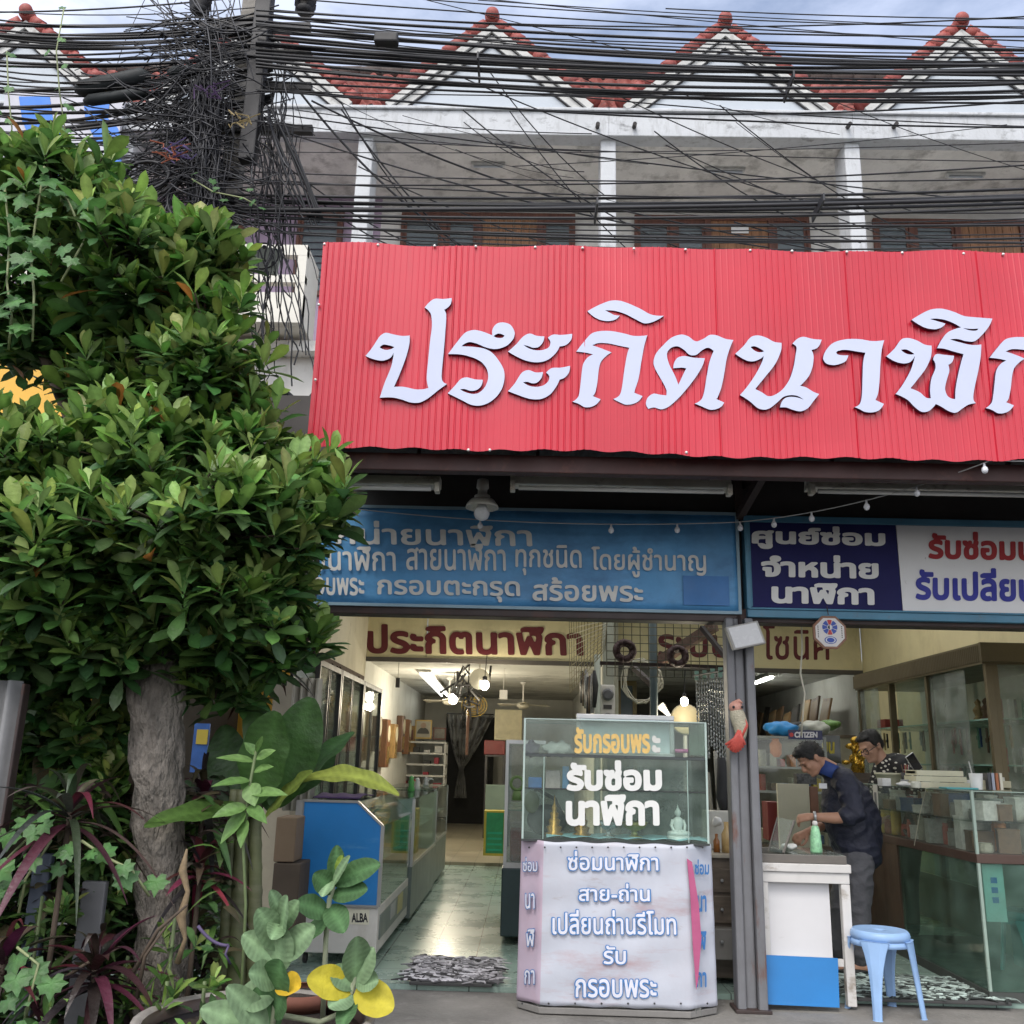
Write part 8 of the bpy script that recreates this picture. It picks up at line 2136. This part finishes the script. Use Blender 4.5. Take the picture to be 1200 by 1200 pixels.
vine('climbing vine with pale stem draped down the upper left of the tree', [(52, 195), (42, 260), (36, 300), (40, 345), (38, 400)], 4.1, 16, .085, 1)
vine('lobed-leaf vine along the left edge of the frame beside the crown', [(5, 215), (12, 280), (8, 330), (14, 370), (10, 410)], 4.15, 14, .085, 2)
vine('lobed-leaf vine mat topping the crown under the cables', [(20, 250), (60, 215), (80, 235), (100, 280), (72, 330)], 4.12, 14, .08, 3)
vine('thin vine strand hanging from the cables before the blue strokes', [(75, 10), (66, 60), (70, 110), (78, 165)], 6.6, 9, .07, 4, 'vine strands on the cables')
vine('thin vine strand hanging at far left from the cables', [(8, 60), (10, 110), (14, 150), (12, 190)], 6.6, 7, .07, 5, 'vine strands on the cables')
vine('small vine clinging to the lower cable tangle right of the pole', [(225, 210), (250, 225), (285, 232), (300, 240)], 6.6, 10, .05, 6, 'vine strands on the cables')
vine('bright lobed-leaf vine creeping over the maroon plant at lower left', [(5, 1010), (30, 985), (48, 960), (60, 985), (30, 1030), (22, 1070)], 4.2, 15, .075, 7, 'low vines')
vine('lobed-leaf vine strand crossing below the trunk', [(95, 985), (125, 1005), (155, 1020), (175, 1050)], 4.1, 8, .07, 8, 'low vines')
vine('drooping low vine with a few large leaves at the bottom left', [(20, 1110), (45, 1130), (35, 1170), (30, 1195)], 4.0, 7, .09, 9, 'low vines')

# strap-leaved maroon plants
def cordyline(label, px, py, Y, n, L_, cols, seed, lean=(0, 0)):
    r_ = random.Random(seed); c = P(px, py, Y); t = thing('cordyline', label, 'plant', V((c.x, Y, 0)), 'maroon strap-leaved plants')
    mb = MB(); mb.tube([V((c.x + lean[0], Y + lean[1], 0)), V((c.x + lean[0] * .4, Y, c.z * .5)), c], [.013, .012, .012], 8); mb.build('stem', m_twig, t, smooth=True)
    mb = MB()
    for k in range(n):
        a = k * 2.4 + r_.uniform(-.3, .3); e = R(80 - 95 * (k / n) ** .8 + r_.uniform(-10, 10)); e = max(e, R(-35)); d = V((math.cos(a) * math.cos(e), math.sin(a) * math.cos(e), math.sin(e)))
        col = r_.choice(cols); col = tuple(x * r_.uniform(.7, 1.3) for x in col)
        blade(mb, c + V((0, 0, -.10 * k / n)), d, V((0, 0, 1)) + d * .1, L_ * r_.uniform(.7, 1.1), r_.uniform(.035, .06), droop=r_.uniform(.35, .95), fold=.4, shp='strap', col=col, n=10, vein=1.15)
    mb.build('leaves', leafmat('strap_leaf', .4, .15), t, smooth=True)
CR1 = [(.06, .018, .026), (.035, .022, .020), (.030, .036, .022), (.11, .022, .04), (.075, .065, .045), (.04, .045, .03)]
CR2 = [(.035, .014, .018), (.022, .016, .016), (.065, .018, .03), (.05, .045, .035)]
cordyline('maroon strap-leaved plant with grey-green drooping leaves, left of the trunk', 83, 945, 4.25, 30, .50, CR1, 3)
cordyline('low dark maroon strap-leaved plant at the foot of the trunk', 112, 1130, 4.15, 34, .42, CR2, 5)
cordyline('dark strap-leaved plant behind and right of the trunk', 240, 925, 4.9, 26, .42, CR2, 8)
cordyline('maroon strap-leaved plant cut by the left edge of the frame', 5, 1120, 4.1, 24, .40, CR1, 11)
cordyline('slender dark-leaved plant with bare stems below the shop corner', 315, 770, 5.3, 18, .36, [(.03, .035, .02), (.045, .02, .02), (.02, .028, .016)], 13)
cordyline('reddish strap-leaved plant between the trunk and the ringed stems', 236, 1010, 4.6, 22, .30, CR2 + [(.16, .03, .05)], 15)

# large-leaved banana-like plant
def pleaf(mb, base, tip, wpx, Y0, Y1, col, shp='oval', droop=.0, fold=.15, n=14, wave=.05, vein=1.5, face=(0, -.8, .6), mid=None):
    a, b = P(*base, Y0), P(*tip, Y1); k = ((a + b) / 2 - CAM).dot(_f) / F_PX
    blade(mb, a, b - a + V((0, 0, droop * (b - a).length)), face, (b - a).length, wpx * k, droop, fold, shp, col, n, True, vein, wave)
t = thing('banana_plant', 'banana-like plant with broad paddle leaves and ringed green stems right of the trunk', 'plant', V((P(285, 1120, 4.7).x, 4.7, 0)))
mb = MB()
for base, tip, w_, Y0, Y1, col, dr, fc in (((322, 945), (366, 815), 62, 4.75, 4.7, (.05, .115, .03), .02, (.2, -.9, .3)), ((296, 940), (326, 832), 66, 4.7, 4.55, (.055, .125, .03), .02, (-.1, -.9, .4)), ((318, 950), (296, 805), 40, 4.8, 4.9, (.05, .11, .03), .0, (0, -1, .3)), ((330, 935), (422, 850), 40, 4.75, 4.9, (.05, .12, .035), .12, (-.4, -.6, .7)), ((310, 960), (372, 897), 34, 4.7, 4.5, (.15, .20, .04), .15, (-.2, -.6, .8)), ((355, 915), (474, 930), 40, 4.6, 4.5, (.22, .26, .05), .42, (.1, -.45, .9)), ((300, 955), (166, 968), 44, 4.7, 4.4, (.07, .135, .03), .30, (.0, -.5, .9)), ((275, 945), (262, 850), 50, 4.85, 4.95, (.03, .07, .02), .0, (0, -1, .2)), ((345, 930), (396, 872), 34, 4.95, 5.0, (.04, .09, .03), .1, (0, -.9, .3))):
    pleaf(mb, base, tip, w_, Y0, Y1, col, droop=dr, face=fc, n=26, wave=.10, vein=1.45)
mb.build('paddle_leaves', m_leaf, t, smooth=True)
for x0, x1_, r_ in ((282, 285, .055), (305, 300, .045), (262, 275, .04)):
    mb = MB(); a, b = P(x0, 1190, 4.72), P(x1_, 925, 4.72); a.z = 0; N = 50
    mb.tube([a.lerp(b, i / N) for i in range(N + 1)], [r_ * (1 - .45 * i / N) * (1.0 + (.10 if i % 4 == 0 else 0)) for i in range(N + 1)], 12); mb.build('ringed_stem', mat('ringed_stem_skin', (.075, .085, .035), .6, var=.4, vs=8, dirt=((.16, .15, .10), .6, 6, .5, .75, (.3, .3, 2))), t, smooth=True)
t = thing('banana_leaf_plant', 'dark broad banana leaf behind the maroon plant at the left', 'plant', V((P(60, 1000, 5.2).x, 5.2, 0)))
mb = MB(); pleaf(mb, (62, 985), (66, 815), 70, 5.2, 5.1, (.035, .075, .02)); pleaf(mb, (40, 990), (22, 880), 46, 5.3, 5.3, (.03, .06, .02)); pleaf(mb, (80, 990), (48, 870), 40, 5.0, 4.9, (.16, .12, .05)); mb.build('leaves', m_leaf, t, smooth=True)
mb = MB(); a = P(62, 985, 5.2); mb.tube([V((a.x, 5.2, 0)), a], .03, 8); mb.build('stem', m_gstem, t, smooth=True)
# light green seedling
t = thing('seedling', 'slender sapling with fresh light green leaves before the ringed stems', 'plant', V((P(292, 1110, 4.3).x, 4.3, 0)))
mb = MB(); st = [P(x, y, 4.3) for x, y in ((292, 1130), (288, 1060), (285, 990), (291, 930), (300, 880))]; st[0].z = 0; mb.tube(st, .007, 6); mb.build('stem', m_gstem, t, smooth=True)
mb = MB()
for b_, t_, w_ in (((300, 885), (285, 868), 14), ((300, 890), (325, 878), 14), ((298, 893), (252, 888), 14), ((297, 905), (322, 898), 16), ((294, 915), (248, 922), 18), ((293, 918), (298, 942), 24), ((292, 930), (338, 932), 18), ((290, 945), (250, 958), 20), ((289, 950), (262, 985), 22), ((288, 960), (283, 990), 18), ((290, 945), (312, 965), 16), ((301, 882), (308, 860), 9)):
    pleaf(mb, b_, t_, w_, 4.3, 4.3 - rl.uniform(0, .12), lerp3((.11, .21, .06), (.17, .29, .09), rl.random()), 'lance', .15, .2, 8, .05, 1.3, (rl.gauss(0, .3), -.6, .8))
mb.build('leaves', m_leaf, t, smooth=True)
# milkweed shrubs with felted oval leaves
def milkweed(label, foot, stem, leaves, Y):
    t = thing('milkweed_shrub', label, 'plant', V((P(*foot, Y).x, Y, .0)), 'grey-green milkweed shrubs')
    pts = [P(x, y, Y) for x, y in stem]; mb = MB(); mb.tube(pts, .011, 7); mb.build('stem', mat('felted_stem', (.30, .33, .22), .8, var=.2, vs=15), t, smooth=True)
    mb = MB()
    for b_, t_, w_, tone in leaves:
        col = {'g': lerp3((.14, .22, .115), (.20, .29, .165), rl.random()), 'd': (.06, .125, .05), 'y': (.50, .43, .04), 'o': (.58, .38, .03), 'p': (.30, .42, .08)}[tone]
        pleaf(mb, b_, t_, w_, Y, Y - rl.uniform(.02, .14), col, 'oval', .10, .16, 18, .04, 1.75 if tone in 'gd' else 1.15, (rl.gauss(0, .25), -.85, .55))
    mb.build('leaves', leafmat('felted_leaf', .6, .2, .25), t, smooth=True)
milkweed('grey-green milkweed shrub nearest the trunk, with one orange-yellow leaf', (330, 1200), [(318, 1215), (325, 1150), (326, 1110), (330, 1060)], [((328, 1112), (300, 1060), 34, 'g'), ((328, 1100), (338, 1045), 30, 'g'), ((330, 1090), (352, 1052), 26, 'g'), ((326, 1130), (282, 1092), 36, 'g'), ((328, 1125), (372, 1082), 34, 'g'), ((325, 1140), (332, 1078), 40, 'g'), ((324, 1150), (290, 1140), 36, 'g'), ((325, 1152), (352, 1158), 30, 'o'), ((322, 1165), (278, 1172), 40, 'g'), ((322, 1175), (330, 1120), 44, 'd'), ((320, 1190), (336, 1160), 36, 'd'), ((318, 1215), (232, 1180), 40, 'g'), ((318, 1218), (262, 1150), 36, 'g'), ((318, 1215), (300, 1150), 40, 'd'), ((330, 1075), (316, 1040), 18, 'g'), ((330, 1078), (318, 1100), 24, 'g')], 3.9)
milkweed('dark-leaved milkweed shrub in front of the blue counter panel', (380, 1140), [(378, 1200), (382, 1100), (386, 1055), (396, 1020)], [((392, 1040), (395, 985), 22, 'd'), ((390, 1045), (366, 1022), 28, 'd'), ((392, 1035), (448, 1012), 30, 'd'), ((390, 1050), (432, 1042), 28, 'd'), ((388, 1040), (412, 1000), 16, 'g'), ((386, 1062), (403, 1092), 30, 'd'), ((384, 1070), (345, 1058), 30, 'd'), ((394, 1028), (402, 1000), 12, 'p'), ((388, 1030), (378, 1050), 18, 'g'), ((384, 1075), (362, 1100), 26, 'd')], 4.15)
milkweed('milkweed shrub with big yellow leaves at the bottom centre', (410, 1200), [(330, 1190), (375, 1198), (405, 1185), (415, 1150), (417, 1125)], [((416, 1150), (418, 1092), 36, 'g'), ((416, 1155), (440, 1106), 30, 'g'), ((415, 1158), (386, 1132), 30, 'g'), ((412, 1160), (358, 1146), 40, 'y'), ((416, 1162), (460, 1182), 42, 'y'), ((414, 1165), (385, 1180), 28, 'g'), ((417, 1150), (444, 1150), 28, 'g'), ((413, 1170), (400, 1205), 24, 'd')], 3.95)
# round-leaved shoots at the foot of the tree
def weed(label, px, py, Y, n, s, seed, col0=MD, col1=LT):
    r_ = random.Random(seed); c = P(px, py, Y); t = thing('young_shrub', label, 'plant', V((c.x, Y, 0)), 'young shrubs at the foot of the tree')
    mb = MB(); mb.tube([V((c.x, Y, 0)), c], .008, 6); mb.build('stem', m_gstem, t, smooth=True)
    mb = MB()
    for k in range(n): 
        ax = V((r_.gauss(0, .4), r_.gauss(0, .3) - .2, 1)); shoot(mb, c + V((r_.gauss(0, .06), r_.gauss(0, .05), r_.uniform(-.2, .02))), ax, s, 7, r_)
    mb.build('leaves', m_leaf, t, smooth=True)
weed('fresh green shrub among the maroon leaves, left of the grey board', 50, 1050, 4.3, 6, .10, 21); weed('yellow-green shrub at the foot of the trunk, behind the dead branches', 150, 1120, 4.35, 6, .10, 22); weed('fresh green shrub beneath the maroon plant at mid left', 110, 1035, 4.55, 6, .11, 23)
weed('young green shrub left of the dark pot', 196, 1150, 4.1, 4, .11, 1); weed('young green shrub just above the pot rim', 240, 1150, 4.05, 3, .10, 2); weed('young shrub with grey-green leaves beside the dry leaf', 205, 1075, 4.3, 3, .10, 3); weed('young shrub high behind the maroon plant, left of the trunk', 120, 930, 4.75, 5, .14, 4); weed('young shrub at the lower left corner of the planting', 60, 1180, 4.0, 4, .11, 6); weed('leafy young shrub against the trunk at mid height', 135, 1000, 4.75, 5, .12, 9)
t = thing('dry_leaf', 'long dry tan leaf hanging in front of the trunk foot', 'leaf', P(215, 1060, 4.2))
mb = MB(); mb.tube([P(x, y, 4.2 + .02 * (i % 2)) for i, (x, y) in enumerate(((219, 995), (214, 1020), (220, 1045), (212, 1075), (217, 1100), (208, 1128)))], [.004, .018, .010, .021, .008, .014], 7); mb.build('blade', mat('dry_leaf_tan', (.20, .145, .085), .9, var=.4, vs=30), t, smooth=True)
mb = MB()
for k in range(4300):       # dense low growth filling the bed round the trunk
    x, y = rl.uniform(-60, 262), rl.uniform(925, 1215); Y = rl.uniform(4.85, 5.3) if 125 < x < 250 else rl.uniform(4.45, 5.2); p = P(x, y, Y)
    if p.z < .02: p.z = rl.uniform(.02, .3)
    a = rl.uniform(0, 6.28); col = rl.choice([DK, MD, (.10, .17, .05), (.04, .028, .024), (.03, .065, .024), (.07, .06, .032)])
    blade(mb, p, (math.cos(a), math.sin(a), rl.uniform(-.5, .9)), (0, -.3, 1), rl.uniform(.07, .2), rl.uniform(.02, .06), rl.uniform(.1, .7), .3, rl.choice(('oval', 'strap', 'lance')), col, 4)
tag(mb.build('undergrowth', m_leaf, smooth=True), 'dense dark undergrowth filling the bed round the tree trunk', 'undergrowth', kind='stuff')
# pot, posts, boards round the planting
p = P(300, 1195, 3.95)
t = thing('plant_pot', 'big dark glazed pot with pale rim holding the milkweed at the bottom edge', 'pot', V((p.x, 3.95, 0)))
zr = P(290, 1170, 4.25).z
mb = MB(); mb.lathe([(.22, 0), (.30, .08), (.40, .22), (.42, zr - .05), (.44, zr - .02), (.44, zr), (.41, zr), (.40, zr - .04)], (p.x, 3.95, 0), 40, cap=False); mb.build('body', mat('dark_glazed_clay', (.05, .035, .03), .4, var=.3, vs=6), t, smooth=True)
mb = MB(); mb.lathe([(.43, zr - .03), (.452, zr - .01), (.452, zr + .008), (.43, zr + .012), (.415, zr)], (p.x, 3.95, 0), 40, cap=False); mb.build('rim', mat('worn_grey_rim', (.24, .22, .20), .7, var=.3, vs=12), t, smooth=True)
mb = MB(); mb.lathe([(.40, 0), (.36, .02), (.001, .03)], (p.x, 3.95, zr - .07), 24, cap=False); mb.build('soil', mat('dark_soil', (.035, .025, .02), .95, var=.4, vs=20, bump=1, bs=60), t, smooth=True)
t = thing('clay_pot', 'reddish clay pot partly hidden behind the yellow milkweed leaves', 'pot', V((P(352, 1180, 4.35).x, 4.35, 0)))
q_ = P(352, 1160, 4.35); mb = MB(); mb.lathe([(.09, 0), (.13, q_.z - .05), (.15, q_.z - .05), (.15, q_.z), (.13, q_.z)], (q_.x, 4.35, 0), 24, cap=False); mb.build('body', mat('red_clay', (.20, .075, .05), .8, var=.2), t, smooth=True)
mb = MB(); mb.lathe([(.13, q_.z - .02), (.001, q_.z - .015)], (q_.x, 4.35, 0), 20, cap=False); mb.build('soil', MATS['dark_soil'], t)
def slab(px0, px1, py0, py1, Y, th, m_, nm, lb, cat, lean=0., corr=0):
    pm = (py0 + py1) / 2; a, b = P(px0, py1, Y), P(px1, py0, Y); a.x, b.x = P(px0, pm, Y).x, P(px1, pm, Y).x; mb = MB()
    if corr: mb.sheet(lambda u, v: V((a.x + u * (b.x - a.x), Y + .025 * math.cos(u * 2 * PI * corr), a.z + v * (b.z - a.z))), 60, 2); o = mb.build(nm, m_, smooth=True, solid=.004)
    else: mb.box((a.x, Y, a.z), (b.x, Y + th, b.z)); o = mb.build(nm, m_, bevel=.008)
    return tag(o, lb, cat)
m_zinc = mat('weathered_zinc', (.20, .20, .205), .7, metal=.0, var=.25, vs=4, dirt=((.15, .13, .12), .7, 5, .52, .75, (1, 1, .3)))
slab(-130, -8, 797, 1215, 4.3, .05, m_zinc, 'zinc_sheet', 'weathered corrugated zinc sheet standing at the left edge', 'metal sheet', corr=6)
slab(-7, -3, 800, 1215, 4.27, .06, m_dark, 'dark_upright', 'thin dark upright at the edge of the zinc sheet', 'post')
slab(84, 113, 1033, 1215, 4.45, .04, mat('grey_post_metal', (.13, .13, .14), .5, var=.2, vs=5), 'grey_board', 'grey metal board standing low in the planting, left of the trunk', 'board')
slab(24, 46, 1000, 1215, 4.5, .04, mat('slate_blue_board', (.10, .12, .17), .6, var=.2), 'slate_board', 'slate blue board standing among the maroon leaves', 'board')
slab(322, 346, 958, 1010, 6.6, .25, mat('brown_cardboard', (.17, .12, .075), .8, var=.1), 'cardboard_box', 'brown cardboard box, upper one, left of the blue counter panel', 'box')
slab(316, 348, 1012, 1125, 6.6, .3, mat('dark_cardboard', (.07, .052, .036), .8, var=.15), 'cardboard_box', 'darker cardboard box, lower one, left of the blue counter panel', 'box')
slab(336, 372, 795, 950, 7.2, .04, mat('beige_corr_sheet', (.36, .34, .29), .6, var=.12), 'ribbed_sheet', 'beige ribbed sheet behind the paddle leaves, left of the cabinets', 'sheet', corr=4)
t = thing('poster', 'small blue poster with yellow patch half hidden right of the trunk', 'poster', P(236, 880, 6.4))
a, b = P(222, 905, 6.4), P(246, 848, 6.4); mb = MB(); mb.box((a.x, 6.4, a.z), (b.x, 6.42, b.z)); mb.build('sheet', mat('poster_blue', (.03, .10, .32), .5, var=.3, vs=12), t)
mb = MB(); a, b = P(229, 872, 6.39), P(244, 855, 6.39); mb.box((a.x, 6.393, a.z), (b.x, 6.397, b.z)); mb.build('patch', mat('poster_yellow', (.5, .38, .05), .5), t)
mb = MB(); mb.tube(catenary(P(232, 1085, 4.1), P(268, 1108, 4.1), .02, 8), .007, 6); mb.tube([P(268, 1108, 4.1), P(264, 1118, 4.08), P(270, 1130, 4.1)], .005, 5); tag(mb.build('rope', mat('purple_rope', (.075, .055, .12), .7), smooth=True), 'short purple rope tied low on a stem left of the milkweed', 'rope')
mb = MB()
for pth in (((150, 1150), (185, 1090), (220, 1060)), ((55, 1160), (100, 1130), (140, 1110)), ((160, 1170), (170, 1120), (195, 1085))): mb.tube([P(x, y, 4.15) for x, y in pth], [.010, .008, .005], 6)
tag(mb.build('dead_branch', m_twig, smooth=True), 'bare dead branches leaning over the low plants before the trunk', 'branch')
